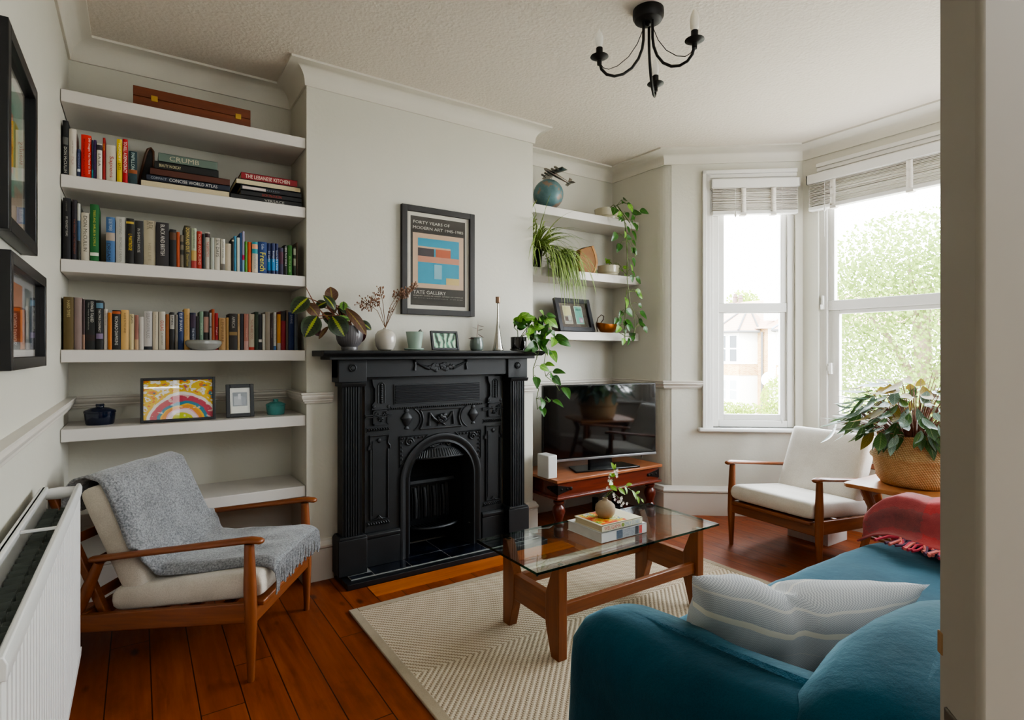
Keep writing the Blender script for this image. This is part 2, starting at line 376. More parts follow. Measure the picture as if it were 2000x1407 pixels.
BOOKS = [
 (1.957,'second',3.062,[
  (-0.2698, -0.2499, 0.236, '#141414', 'tall black book with grey title block, against the left wall, second shelf', [('DON McCULLIN', '#bdb9ae', 0.05, 0.52, 0.5)], [(0.56, 0.7, '#5b5a57')]),
  (-0.2482, -0.2229, 0.206, '#c9c2b6', 'tall off-white book with small title, right of black book, second shelf', [('ITALIA', '#b08a84', 0.25, 0.42, 0.35), ('JAMIE TREACHER', '#6a655f', 0.48, 0.75, 0.2)], []),
  (-0.2207, -0.2089, 0.124, '#232c52', 'small dark navy paperback, right of white book, second shelf', [('DICTIONARY', '#7f88a8', 0.3, 0.85, 0.4)], [(0.2, 0.3, '#b9bcc4')]),
  (-0.2071, -0.1715, 0.192, '#d7260c', 'wide orange-red book with white title, right of navy book, second shelf', [('200 Images You Need to See', '#f0e2d6', 0.12, 0.94, 0.26, 0.3), ('Photography Explained', '#7c1405', 0.08, 0.9, 0.2, -0.22)], []),
  (-0.1701, -0.1636, 0.174, '#1d2b45', 'very thin dark blue book, right of orange-red book, second shelf', [], [(0.0, 0.25, '#1f7f86')]),
  (-0.1629, -0.1531, 0.176, '#45265c', 'thin purple book, right of dark blue book, second shelf', [('modern essays', '#8b6aa8', 0.25, 0.85, 0.35)], []),
  (-0.1517, -0.1324, 0.161, '#cfcabc', 'white paperback with black handwritten title, right of purple book, second shelf', [('LA LA', '#2a2623', 0.38, 0.72, 0.42)], [(0.82, 0.97, '#3b3038')]),
  (-0.1306, -0.1207, 0.192, '#9c1410', 'thin tall dark red book, right of white book, second shelf', [('COOK', '#e0a020', 0.7, 0.86, 0.6)], []),
  (-0.1185, -0.0827, 0.163, '#c4bdad', 'wide cream paperback with red title, right of dark red book, second shelf', [('Sapiens', '#a8322c', 0.12, 0.7, 0.52)], []),
  (-0.0799, -0.06, 0.196, '#d9bd0c', 'yellow paperback with dark lettering, right of cream book, second shelf', [('EATS', '#3a3410', 0.3, 0.45, 0.5), ('HUNGRY', '#f3e9b0', 0.5, 0.9, 0.4)], []),
  (-0.0585, -0.0392, 0.201, '#b3121d', 'red book with white capital title, right of yellow book, second shelf', [('TO KILL A DEMOCRACY', '#efe6dc', 0.24, 0.94, 0.6)], []),
  (-0.0365, -0.0039, 0.152, '#16343a', 'dark teal paperback with pale title, right of red book, second shelf', [('PAPILLON', '#bccfc9', 0.45, 0.95, 0.4)], [(0.33, 0.45, '#8a4a20')]),
 ]),
 (1.597,'third',3.062,[
  (-0.2693, -0.2421, 0.266, '#100f12', 'tall black book with white title, against the left wall, third shelf', [('MY KENNEDY YEARS', '#b8b4ad', 0.38, 0.7, 0.28), ('a memoir', '#6b665f', 0.78, 0.94, 0.25)], []),
  (-0.2378, -0.2212, 0.262, '#201a24', 'tall dark plum book with rusty title, right of black book, third shelf', [('THE MAKING OF THE PRESIDENT', '#8a4a32', 0.1, 0.68, 0.38)], []),
  (-0.2198, -0.2089, 0.248, '#b5b6ae', 'thin pale book with blue photo spine, right of dark plum book, third shelf', [], [(0.0, 0.35, '#2c2a26'), (0.35, 0.7, '#3c5878')]),
  (-0.2068, -0.1776, 0.212, '#bcb5a4', 'cream book with grey serif title, right of pale thin book, third shelf', [('DON McCULLIN', '#4a463f', 0.2, 0.93, 0.45)], []),
  (-0.1758, -0.1444, 0.252, '#14602c', 'tall green book with yellow title, right of cream book, third shelf', [('TREES AND SHRUBS IN CYPRUS', '#b9b44a', 0.27, 0.9, 0.26)], [(0.1, 0.16, '#cfd0c2')]),
  (-0.1188, -0.0863, 0.203, '#3e6592', 'blue book with photo on its spine, right of green book, third shelf', [('DREAM', '#16243c', 0.05, 0.42, 0.4, -0.2), ('SECRET POWER', '#aebdc9', 0.7, 0.96, 0.4)], [(0.48, 0.66, '#a5978a')]),
  (-0.084, -0.0479, 0.21, '#b2b1a9', 'white hardback with faint grey title, right of blue book, third shelf', [('BECOMING · MICHELLE OBAMA', '#85847e', 0.04, 0.95, 0.28)], []),
  (-0.0456, -0.0158, 0.207, '#16130e', 'black paperback with yellow title, right of white book, third shelf', [('I, PARTRIDGE', '#d9b624', 0.3, 0.66, 0.5)], [(0.88, 0.93, '#b79a3c')]),
  (-0.0147, 0.0191, 0.202, '#211f1f', 'charcoal book with white title, right of black book, third shelf', [("IN ISHMAEL'S HOUSE", '#b6b2aa', 0.28, 0.82, 0.32)], []),
  (0.021, 0.0668, 0.207, '#a89e87', 'wide beige hardback with initials, right of charcoal book, third shelf', [('RFK', '#6f6857', 0.8, 0.97, 0.5), ('HIS LIFE', '#8b8470', 0.1, 0.5, 0.25)], []),
  (0.0688, 0.1192, 0.204, '#2b2627', 'wide dark brown book with white title, right of beige book, third shelf', [('BLACK AND BRITISH', '#cfcac2', 0.25, 0.95, 0.33)], []),
  (0.1213, 0.1492, 0.178, '#151416', 'short black book with orange specks, right of dark brown book, third shelf', [], [(0.72, 0.92, '#5a3a22')]),
  (0.15, 0.1637, 0.169, '#b04a1a', 'thin rusty orange book, right of black book, third shelf', [], []),
  (0.1653, 0.1795, 0.156, '#7c7260', 'thin grey-beige book, right of orange book, third shelf', [], [(0.4, 0.55, '#3b3831'), (0.7, 0.8, '#3b3831')]),
  (0.1808, 0.2085, 0.202, '#4a4430', 'olive book with yellow title, right of grey-beige book, third shelf', [('DOWN AND OUT', '#d8bf6a', 0.38, 0.95, 0.55), ('Daniel Farson', '#bba75c', 0.05, 0.33, 0.35)], []),
  (0.2098, 0.2319, 0.194, '#a8b094', 'pale green paperback with picture foot, right of olive book, third shelf', [('HEREFORDSHIRE', '#4d5a48', 0.5, 0.95, 0.4)], [(0.0, 0.2, '#a33a34'), (0.2, 0.45, '#b89a58')]),
  (0.2336, 0.2551, 0.182, '#a8281c', 'brick-red paperback with pale title, right of pale green book, third shelf', [('ROME AND RUINS', '#d9a58e', 0.12, 0.92, 0.5)], []),
  (0.2564, 0.2672, 0.171, '#1c2a2a', 'thin dark green book, right of red book, third shelf', [], []),
  (0.2685, 0.2895, 0.182, '#bfb5a8', 'white paperback with red title, right of dark green book, third shelf', [('THE DETECTIVE', '#a83a34', 0.35, 0.75, 0.45)], [(0.86, 0.97, '#3c2222')]),
  (0.2908, 0.307, 0.157, '#a3a79c', 'pale grey thin paperback, right of white book, third shelf', [], []),
  (0.3084, 0.3336, 0.158, '#c2bcae', 'white paperback with black title, right of pale grey book, third shelf', [('SIX DAYS', '#23211f', 0.42, 0.95, 0.55)], []),
  (0.3345, 0.3542, 0.156, '#c6c2b6', 'white paperback with thin black title, right of white book, third shelf', [('UNDER THE WIRE', '#4a4844', 0.4, 0.93, 0.35)], [(0.02, 0.22, '#6d675e')]),
  (0.3556, 0.3818, 0.136, '#b9ad98', 'plain cream paperback, right of white book, third shelf', [], []),
  (0.3832, 0.3932, 0.165, '#1a1714', 'thin black book with pale stripe, right of cream book, third shelf', [], [(0.9, 0.95, '#b0a890')]),
  (0.3945, 0.4051, 0.178, '#4f94b8', 'thin sky blue booklet, right of black book, third shelf', [], []),
  (0.4062, 0.4193, 0.171, '#b9bfb4', 'thin white booklet, right of sky blue book, third shelf', [], []),
  (0.4203, 0.4297, 0.196, '#234a78', 'thin blue booklet, right of white book, third shelf', [], []),
  (0.4307, 0.4411, 0.205, '#9a95b0', 'thin lilac and blue booklet, right of blue book, third shelf', [], [(0.0, 0.3, '#7fa8c4'), (0.3, 0.42, '#c0185a')]),
  (0.442, 0.4532, 0.155, '#4e8a2a', 'thin bright green book, right of lilac book, third shelf', [], []),
  (0.4556, 0.472, 0.155, '#c8501e', 'orange paperback, right of green book, third shelf', [], []),
  (0.4748, 0.5019, 0.157, '#c9b9a4', 'cream and teal phrasebook, right of orange book, third shelf', [('CONVERSATION', '#5e7f88', 0.15, 0.62, 0.45)], [(0.62, 0.78, '#2c8a98'), (0.78, 0.92, '#d79a78'), (0.92, 1, '#2c8a98')]),
  (0.5033, 0.5451, 0.161, '#1a3a72', 'wide navy dictionary with yellow title, right of cream book, third shelf', [('French', '#e8d838', 0.08, 0.66, 0.62), ('Collins', '#c8d0dc', 0.76, 0.93, 0.3)], []),
  (0.5471, 0.5651, 0.159, '#1d2c5e', 'first navy travel guide with blue foot, right of navy book, third shelf', [('Sri Lanka', '#d6dbe4', 0.4, 0.75, 0.5)], [(0.12, 0.5, '#1878b0')]),
  (0.5661, 0.5827, 0.16, '#1b2858', 'second navy travel guide with blue foot, right of navy book, third shelf', [('Budapest', '#d6dbe4', 0.4, 0.75, 0.5)], [(0.12, 0.5, '#1878b0')]),
  (0.5837, 0.5995, 0.16, '#1b2654', 'third navy travel guide with blue foot, right of navy book, third shelf', [('South India & Kerala', '#d6dbe4', 0.15, 0.78, 0.42)], [(0.12, 0.5, '#1878b0')]),
  (0.6015, 0.6239, 0.141, '#2a2342', 'dark indigo paperback, right of navy book, third shelf', [], [(0.4, 0.85, '#4a1c34')]),
  (0.6274, 0.6435, 0.157, '#121212', 'thin black book with white capitals, right of indigo book, third shelf', [('KERB PAW SMALL', '#d4d2cc', 0.3, 0.95, 0.5)], []),
  (0.645, 0.6683, 0.158, '#2a6a1a', 'bright green paperback, right of black book, third shelf', [('do the walk', '#9cc07a', 0.1, 0.65, 0.35)], []),
  (0.6728, 0.6856, 0.151, '#24301c', 'thin dark green book with pale label, right of green book, third shelf', [], [(0.72, 0.95, '#9aa08a'), (0.35, 0.6, '#8c927c')]),
  (0.6876, 0.6938, 0.176, '#4a3420', 'very thin brown booklet, right of dark green book, third shelf', [], []),
 ]),
 (1.21,'fourth',3.07,[
  (-0.2681, -0.2323, 0.228, '#5c4c26', 'wide bronze hardback with worn title, against the left wall, fourth shelf', [('HARD TIMES', '#b8a878', 0.62, 0.93, 0.3)], []),
  (-0.2309, -0.2041, 0.227, '#83706a', 'taupe clothbound book, right of bronze book, fourth shelf', [], []),
  (-0.2032, -0.1934, 0.221, '#3c2626', 'thin maroon book with picture foot, right of taupe book, fourth shelf', [], [(0.0, 0.3, '#8a6a58')]),
  (-0.192, -0.1564, 0.22, '#141716', 'black book with bold white title, right of maroon book, fourth shelf', [('OSWALD TALKED', '#d2cfc7', 0.55, 0.97, 0.3, 0.15), ('The New Evidence', '#9c9a94', 0.4, 0.95, 0.13, -0.2)], [(0.18, 0.3, '#2c1a18')]),
  (-0.155, -0.1291, 0.218, '#151516', 'black book with white title and round photo, right of black book, fourth shelf', [('THE CYPRUS CONSPIRACY', '#cfccc4', 0.35, 0.82, 0.3)], [(0.84, 0.95, '#56788c'), (0.22, 0.33, '#7a6a86')]),
  (-0.128, -0.1133, 0.181, '#b4aca4', 'slim white paperback with small seal, right of black book, fourth shelf', [('notes from the air', '#6a645e', 0.6, 0.95, 0.3)], []),
  (-0.1125, -0.0977, 0.166, '#b8690f', 'amber orange paperback, right of white book, fourth shelf', [], []),
  (-0.0969, -0.0655, 0.178, '#1a1818', 'black book with flame on the spine, right of amber book, fourth shelf', [('RICHARD DAWKINS', '#cfccc4', 0.12, 0.84, 0.38)], [(0.9, 0.97, '#a8501e')]),
  (-0.0647, -0.0351, 0.18, '#c59f62', 'tan paperback with fine black title, right of black book, fourth shelf', [('A LINE IN THE SAND', '#5a4628', 0.42, 0.92, 0.28)], []),
  (-0.0339, -0.0151, 0.162, '#bfae84', 'cream paperback with heavy black title, right of tan book, fourth shelf', [('JAWS', '#221e18', 0.74, 0.97, 0.55)], []),
  (-0.0139, 0.0016, 0.158, '#8c5a4c', 'dusty pink paperback, right of cream book, fourth shelf', [], [(0.0, 0.3, '#b09070')]),
  (0.0031, 0.0211, 0.151, '#b8b2aa', 'plain white paperback, right of dusty pink book, fourth shelf', [], []),
  (0.0219, 0.0538, 0.178, '#b3aeab', 'pale grey book with dark foot, right of white book, fourth shelf', [('SEBASTIAN FAULKS', '#807c7a', 0.3, 0.95, 0.42)], [(0.0, 0.09, '#22262c')]),
  (0.0554, 0.0782, 0.177, '#bbb09c', 'cream paperback with thin title, right of pale grey book, fourth shelf', [('the collected poems', '#7c7462', 0.3, 0.92, 0.25)], []),
  (0.0794, 0.1053, 0.178, '#b9b3a6', 'white book with red capital title, right of cream book, fourth shelf', [('GULAG', '#b8342a', 0.5, 0.77, 0.52), ('A HISTORY', '#6f695f', 0.12, 0.45, 0.25)], []),
  (0.1065, 0.1212, 0.167, '#8e5420', 'thin brown paperback, right of white book, fourth shelf', [], []),
  (0.1232, 0.1421, 0.177, '#23201e', 'black book with white photo panel, right of brown book, fourth shelf', [('SPIES', '#1a1a1a', 0.66, 0.9, 0.4)], [(0.55, 0.93, '#a39e96')]),
  (0.1438, 0.1554, 0.166, '#6e675d', 'thin grey paperback, right of black book, fourth shelf', [], []),
  (0.157, 0.1791, 0.18, '#1c305e', 'royal blue paperback with white title, right of grey book, fourth shelf', [('ELIF SHAFAK', '#c8ccd4', 0.48, 0.96, 0.5)], []),
  (0.1812, 0.2048, 0.196, '#b8935a', 'tall tan paperback, right of blue book, fourth shelf', [('THE FORTY DAYS', '#8a6a42', 0.35, 0.85, 0.3)], []),
  (0.2061, 0.23, 0.178, '#152038', 'navy paperback with white lettering, right of tan book, fourth shelf', [('THE WHITE', '#c4c8d0', 0.25, 0.58, 0.35)], [(0.6, 0.95, '#3c2c40')]),
  (0.2308, 0.2437, 0.162, '#241c18', 'thin dark brown book, right of navy book, fourth shelf', [], []),
  (0.245, 0.261, 0.185, '#6c8470', 'sage green paperback, right of dark brown book, fourth shelf', [('on the island', '#b0bca8', 0.4, 0.7, 0.35)], []),
  (0.2623, 0.2854, 0.187, '#2c2826', 'charcoal book with pink label, right of sage book, fourth shelf', [], [(0.45, 0.86, '#a07c70')]),
  (0.2867, 0.2959, 0.181, '#8c8c88', 'thin mid-grey book, right of charcoal book, fourth shelf', [], [(0.6, 0.63, '#2a2a2a')]),
  (0.2968, 0.31, 0.199, '#a0481c', 'tall rust orange book, right of grey book, fourth shelf', [], []),
  (0.3118, 0.3256, 0.18, '#a81c24', 'crimson paperback, right of rust book, fourth shelf', [('Flight', '#dcc8c0', 0.4, 0.62, 0.45)], []),
  (0.3274, 0.3579, 0.157, '#ad8858', 'short tan book with brown title, right of red book, fourth shelf', [('LEMPRIERE', '#7a5630', 0.25, 0.95, 0.4)], []),
  (0.3597, 0.3719, 0.16, '#a8844e', 'thin short tan book, right of tan book, fourth shelf', [], []),
  (0.3732, 0.4103, 0.18, '#28221e', 'wide black book with small map, right of tan book, fourth shelf', [('AFRICA', '#b8b2a8', 0.6, 0.92, 0.38)], [(0.4, 0.5, '#8a7044')]),
  (0.4112, 0.4218, 0.18, '#b2946a', 'thin tan book with black flecks, right of black book, fourth shelf', [('HISTORY', '#4a3a24', 0.65, 0.95, 0.4)], []),
  (0.4227, 0.4381, 0.181, '#22222e', 'thin ink blue book, right of tan book, fourth shelf', [], []),
  (0.439, 0.4605, 0.181, '#a06a5c', 'rose pink paperback, right of ink blue book, fourth shelf', [('orange prize', '#d4b4a8', 0.35, 0.6, 0.25)], [(0.0, 0.25, '#b08880')]),
  (0.4619, 0.4884, 0.182, '#b2a894', 'cream paperback with red foot, right of rose book, fourth shelf', [('THE PRAIRIE DOG', '#8a4a40', 0.3, 0.85, 0.4)], [(0.0, 0.08, '#b03c2c')]),
  (0.4898, 0.5061, 0.193, '#22341e', 'dark green hardback, right of cream book, fourth shelf', [], []),
  (0.507, 0.5233, 0.181, '#1c1c22', 'thin black book with white tab, right of dark green book, fourth shelf', [], [(0.22, 0.3, '#c8c4bc')]),
  (0.5243, 0.5369, 0.183, '#b4b0a6', 'thin white paperback, right of black book, fourth shelf', [], []),
  (0.5383, 0.5612, 0.195, '#8e8272', 'tall beige paperback, right of white book, fourth shelf', [], []),
  (0.5627, 0.5764, 0.183, '#33201e', 'thin dark maroon book, right of beige book, fourth shelf', [('Ireland', '#8a7a72', 0.35, 0.6, 0.4)], []),
  (0.5779, 0.5917, 0.195, '#b8b6ac', 'thin white book with blue foot, right of maroon book, fourth shelf', [('travels with a donkey', '#5c5c58', 0.2, 0.9, 0.4)], [(0.0, 0.11, '#2c5a8a')]),
  (0.5956, 0.613, 0.185, '#c08010', 'mustard yellow paperback, right of white book, fourth shelf', [], [(0.0, 0.2, '#a89c90')]),
  (0.6145, 0.6381, 0.202, '#8a1424', 'crimson hardback with black top, right of yellow book, fourth shelf', [], [(0.75, 1, '#241c20')]),
  (0.6401, 0.6497, 0.208, '#6c5c50', 'thin grey-brown book, right of crimson book, fourth shelf', [], []),
  (0.6517, 0.6787, 0.198, '#152a5a', 'navy hardback with pale title, right of brown book, fourth shelf', [('SWANS', '#b4bccc', 0.7, 0.93, 0.4)], []),
  (0.6807, 0.6977, 0.194, '#4e565e', 'slate grey hardback, right of navy book, fourth shelf', [], []),
 ]),
]
# ================================================================== ROOM SHELL
H = 2.69
PL = [(-.276, -.5), (-.276, 3.38), (.73, 3.38), (.73, 3.025), (2.185, 3.025), (2.185, 3.38), (3.25, 3.38), (3.25, 2.83), (4.02, 2.215), (4.02, .71), (3.25, .095), (3.25, -.5)]
def sweep(mb, path, prof, closed=False, mi=0):
    """sweeps profile (distance into room, z) along a wall line; the room lies to the right of the line"""
    P = [Vector(p) for p in path]; n = len(P); rings = []
    for i in range(n):
        def nr(a, b): d = (b-a).normalized(); return Vector((d.y, -d.x))
        n1 = nr(P[i-1], P[i]) if (i > 0 or closed) else None
        n2 = nr(P[i], P[(i+1) % n]) if (i < n-1 or closed) else None
        if n1 is None: m = n2
        elif n2 is None: m = n1
        else: m = (n1+n2) / (1 + n1.dot(n2))
        rings.append([mb.V((P[i].x + m.x*d, P[i].y + m.y*d, z)) for d, z in prof])
    k = len(prof)
    for i in range(n if closed else n-1):
        A, B = rings[i], rings[(i+1) % n]
        for j in range(k-1): mb.face([A[j], B[j], B[j+1], A[j+1]], mi)
    if not closed:
        mb.face(rings[0][::-1], mi); mb.face(rings[-1], mi)
    return mb
def wall_seg(mb, a, b, z0=0, z1=H, t=.1):
    a, b = Vector(a), Vector(b); d = (b-a).normalized(); o = Vector((-d.y, d.x))*t
    mb.prism([(a.x, a.y), (b.x, b.y), (b.x+o.x, b.y+o.y), (a.x+o.x, a.y+o.y)], 'z', z0, z1)
    return mb
struct('floor', MB().prism([(-.5, -2.2), (-.5, 3.7), (3.35, 3.7), (3.35, 2.9), (4.1, 2.3), (4.1, .6), (3.35, 0), (3.35, -2.2)], 'z', -.06, 0), FLOOR)
struct('ceiling', MB().prism([(-.5, -2.2), (-.5, 3.7), (3.4, 3.7), (3.4, 2.95), (4.2, 2.3), (4.2, .6), (3.4, 0), (3.4, -2.2)], 'z', H, H+.08), CEIL)
struct('wall_left', wall_seg(MB(), (-.276, -.5), (-.276, 3.48)), WALL)
struct('wall_back_left', wall_seg(MB(), (-.276, 3.38), (.73, 3.38)), WALL)
struct('wall_back_right', wall_seg(MB(), (2.185, 3.38), (3.35, 3.38)), WALL)
cb = MB().box(1.19, 1.77, 3.24, 3.48, 0, .8).box(.73, 1.19, 3.025, 3.48, 0, H).box(1.77, 2.185, 3.025, 3.48, 0, H).box(1.19, 1.77, 3.025, 3.48, .8, H)
struct('wall_chimney_breast', cb, WALL)
# right return wall with a plaster-rounded outer corner running into the bay
def arc_corner(a, c, b, r=.09, n=8):
    a, c, b = Vector(a), Vector(c), Vector(b); p = c + (a-c).normalized()*r; q = c + (b-c).normalized()*r
    return [tuple((1-t)**2*p + 2*t*(1-t)*c + t*t*q) for t in [i/n for i in range(n+1)]]
arc = arc_corner((3.25, 3.38), (3.25, 2.83), (4.02, 2.215))
mb = MB(); wall_seg(mb, (3.25, 3.38), arc[0])
for i in range(len(arc)-1): wall_seg(mb, arc[i], arc[i+1], t=.06)
struct('wall_right', mb, WALL)
struct('wall_front_right', wall_seg(MB(), (3.25, .095), (3.25, -.6)), WALL)
nw = MB().box(-.276, .05, -.6, -.5, 0, H).box(.83, 3.35, -.6, -.5, 0, H).box(.05, .83, -.6, -.5, 2.03, H)
struct('wall_near', nw, WALL)
hw = MB().box(-.6, 1.6, -2.2, -2.1, 0, H).box(-.7, -.6, -2.2, -.5, 0, H).box(1.6, 1.7, -2.2, -.6, 0, H)
struct('wall_hallway', hw, WALL)

# cornice all round, dado rail and baseboard where the photo shows them
cove = [(0, 2.588), (.010, 2.588), (.012, 2.600)] + [(.086 - .074*cos(t*PI/16), 2.604 + .074*sin(t*PI/16)) for t in range(0, 9)] + [(.094, 2.679), (.094, H), (0, H)]
struct('trim_1', sweep(MB(), PL, cove, closed=True), CORN)
dado = [(0, .932), (.012, .932), (.014, .940), (.021, .944), (.021, .952), (.027, .957), (.030, .968), (.027, .976), (.033, .981), (.033, .988), (0, .988)]
def along(i, s):   # a point s metres along wall line i
    a, b = Vector(PL[i]), Vector(PL[i+1]); return tuple(a + (b-a).normalized()*s)
struct('trim_2', sweep(MB(), [PL[0], PL[1], PL[2], PL[3], (.862, 3.025)], dado), TRIM)
struct('trim_3', sweep(MB(), [(2.052, 3.025), PL[4], PL[5], PL[6], PL[7], along(7, .272)], dado), TRIM)
base = [(0, 0), (.024, 0), (.024, .158), (.018, .163), (.030, .172), (.030, .182), (.022, .190), (.016, .204), (0, .212)]
struct('baseboard_left', sweep(MB(), [PL[0], PL[1], PL[2], PL[3], (.866, 3.025)], base), TRIM)
struct('baseboard_right', sweep(MB(), [(2.064, 3.025), PL[4], PL[5], PL[6], PL[7], PL[8], PL[9], PL[10], PL[11]], base), TRIM)

# ------------------------------------------------------------------ bay walls, windows and blinds
def frame_at(a, b):
    a, b = Vector(a), Vector(b); d = b-a; return Vector((a.x, a.y, 0)), math.atan2(d.y, d.x), d.length
ZS, ZT = .645, 2.455
def bay_wall(name, a, b, s0, s1, pad0=0.0):
    o, rz, L = frame_at(a, b)
    M = Matrix.Translation(o) @ Matrix.Rotation(rz, 4, 'Z'); mb = MB()
    for x0, x1, z0, z1 in ((pad0, s0, 0, H), (s1, L+.06, 0, H), (s0, s1, 0, ZS), (s0, s1, ZT, H)):
        mb.box(x0, x1, 0, .13, z0, z1, 0, M)
    struct(name, mb, WALL); return o, rz, L
def window(name, o, rz, s0, s1, arch_l, arch_r, casement):
    w = thing(name, None, None, o, rz); w['kind'] = 'structure'
    P = lambda n, mb, m, **k: part(n, mb, m, w, local=True, **k)
    P('sill', MB().box(s0-.11 if arch_l else s0-.05, s1+(.11 if arch_r else .05), -.055, .06, ZS-.028, ZS), UPVC, bevel=.01, seg=3)
    ar = MB()
    for on, x, sg in ((arch_l, s0, -1), (arch_r, s1, 1)):
        if on:
            for k, (w0, w1, d) in enumerate(((0, .022, .012), (.022, .05, .02), (.05, .078, .03))):
                ar.box(min(x+sg*w0, x+sg*w1), max(x+sg*w0, x+sg*w1), -d, 0, ZS, ZT+.078)
    for k, (w0, w1, d) in enumerate(((0, .022, .012), (.022, .05, .02), (.05, .078, .03))):
        ar.box(s0-(.078 if arch_l else 0), s1+(.078 if arch_r else 0), -d, .0, ZT+w0, ZT+w1)
    P('architrave', ar, UPVC, bevel=.003)
    f0, f1 = .025, .085
    e = .05
    fr = MB().box(s0, s0+e, f0, f1, ZS, ZT).box(s1-e, s1, f0, f1, ZS, ZT).box(s0+e, s1-e, f0, f1, ZS, ZS+e).box(s0+e, s1-e, f0, f1, ZT-e, ZT)
    P('frame', fr, UPVC, bevel=.004)
    a, b = s0+e, s1-e; g = .043
    zr0, zr1 = 1.494, 1.562
    sash = MB()
    sash.box(a, a+g, f0+.014, f1, zr1, ZT-e).box(b-g, b, f0+.014, f1, zr1, ZT-e).box(a+g, b-g, f0+.014, f1, ZT-e-g, ZT-e).box(a, b, f0+.008, f1, zr0, zr1)
    P('upper_sash', sash, UPVC, bevel=.004)
    ls = MB(); k = g + (.03 if casement else 0)
    ls.box(a, a+k, f0+.02, f1, ZS+e, zr0).box(b-k, b, f0+.02, f1, ZS+e, zr0).box(a+k, b-k, f0+.02, f1, ZS+e, ZS+e+k).box(a+k, b-k, f0+.02, f1, zr0-(.028 if casement else .006), zr0)
    P('lower_sash', ls, UPVC, bevel=.005)
    P('pane', MB().box(a+g-.006, b-g+.006, .058, .062, zr1-.004, ZT-e-g+.004), GLASS, smooth=False)
    P('pane', MB().box(a+k-.006, b-k+.006, .058, .062, ZS+e+k-.004, zr0-.004), GLASS, smooth=False)
    return w
def blind(o, rz, s0, s1, tapes, cords, label):
    w = thing('venetian_blind', label, 'window blind', o, rz)
    P = lambda n, mb, m, **k: part(n, mb, m, w, local=True, **k)
    m2 = m_blind
    P('valance', MB().box(s0, s1, -.062, -.046, 2.392, 2.456).box(s0, s0+.012, -.062, .0, 2.392, 2.456).box(s1-.012, s1, -.062, .0, 2.392, 2.456).box(s0+.012, s1-.012, -.046, 0, 2.444, 2.456), UPVC, bevel=.003)
    sl = MB(); n = 17
    for i in range(n):
        z = 2.238 + i*.0094; jit = random.uniform(-.0015, .0015)
        M = Matrix.Translation((0, -.024+jit, z)) @ Matrix.Rotation(R(random.uniform(-5, 5)), 4, 'X')
        sl.box(s0+.014, s1-.012, -.024, .024, -.0016, .0016, 0, M)
    P('slat_stack', sl, m2, smooth=False)
    P('bottom_rail', MB().box(s0+.012, s1-.010, -.05, .004, 2.202, 2.230), UPVC, bevel=.005)
    for x in tapes:
        tp = MB()
        pts = []
        for i in range(23):
            z = 2.392 - i*.0082; pts.append((-.052 - .008*abs(sin(i*1.35)) - .002*sin(i*.4), z))
        tp.grid(lambda u, v: (x-.018+.036*u, pts[int(round(v*22))][0], pts[int(round(v*22))][1]), 1, 22)
        tp.box(x-.02, x+.02, -.058, -.02, 2.19, 2.203)
        P('ladder_tape', tp, m_tape, solid=.0015, angle=80)
    for x, zb in cords:
        c = MB().tube([(x, -.066, 2.39), (x, -.067, 2.0), (x+.001, -.067, zb+.03)], .0012, 5)
        c.lathe([(.002, .03), (.006, .02), (.008, .0), (.005, -.012), (.001, -.014)], (x+.001, -.067, zb), 10)
        P('pull_cord', c, UPVC)
    return w
m_blind = flat('#d5cfc8', .5, key='blind_slat', var=.04); m_tape = flat('#dcd6cd', .9, key='blind_tape', var=.05)
A_, B_, C_, D_ = PL[7], PL[8], PL[9], PL[10]
oA, rA, LA = bay_wall('wall_bay_left', A_, B_, .348, .938, .05)
oB, rB, LB = bay_wall('wall_bay_front', B_, C_, .11, 1.395)
oC, rC, LC = bay_wall('wall_bay_right', C_, D_, .048, .638)
window('window_1', oA, rA, .348, .938, True, False, False)
w2 = window('window_2', oB, rB, .11, 1.395, False, False, True)
window('window_3', oC, rC, .048, .638, False, True, False)
lk = part('sash_lock', MB().box(.172, .192, .018, .046, 1.045, 1.125).box(.15, .172, .025, .046, 1.065, 1.105), UPVC, w2, local=True, bevel=.003)
part('sash_handle', MB().box(.128, .142, .008, .026, 1.50, 1.60).box(.13, .14, -.012, .01, 1.50, 1.535), UPVC, w2, local=True, bevel=.004)
blind(oA, rA, .322, .945, (.55, .76), ((.49, 2.19), (.815, .70)), 'white slatted blind pulled up over the narrow window nearest the television')
blind(oB, rB, .055, 1.45, (.24, .70, 1.2), ((.19, 2.19),), 'white slatted blind pulled up over the wide middle bay window')

# ------------------------------------------------------------------ hearth-side board in the floor
m_board = wood('pine_board_light', '#a04c12', '#c46f22', 'x', .3, .8, .3)
struct('trim_4', MB().box(.97, 2.24, 2.655, 2.785, -.01, .0025), m_board)

# ------------------------------------------------------------------ the open door whose edge stands close to the camera
A = Vector((.356, .123)); w = Vector((.66, -.751)).normalized(); n_ = Vector((-w.y, w.x))  # n_ points back into the room
ang = math.atan2(w.y, w.x)
dr = thing('door_1', None, None, (A.x, A.y, 0), ang); dr['kind'] = 'structure'
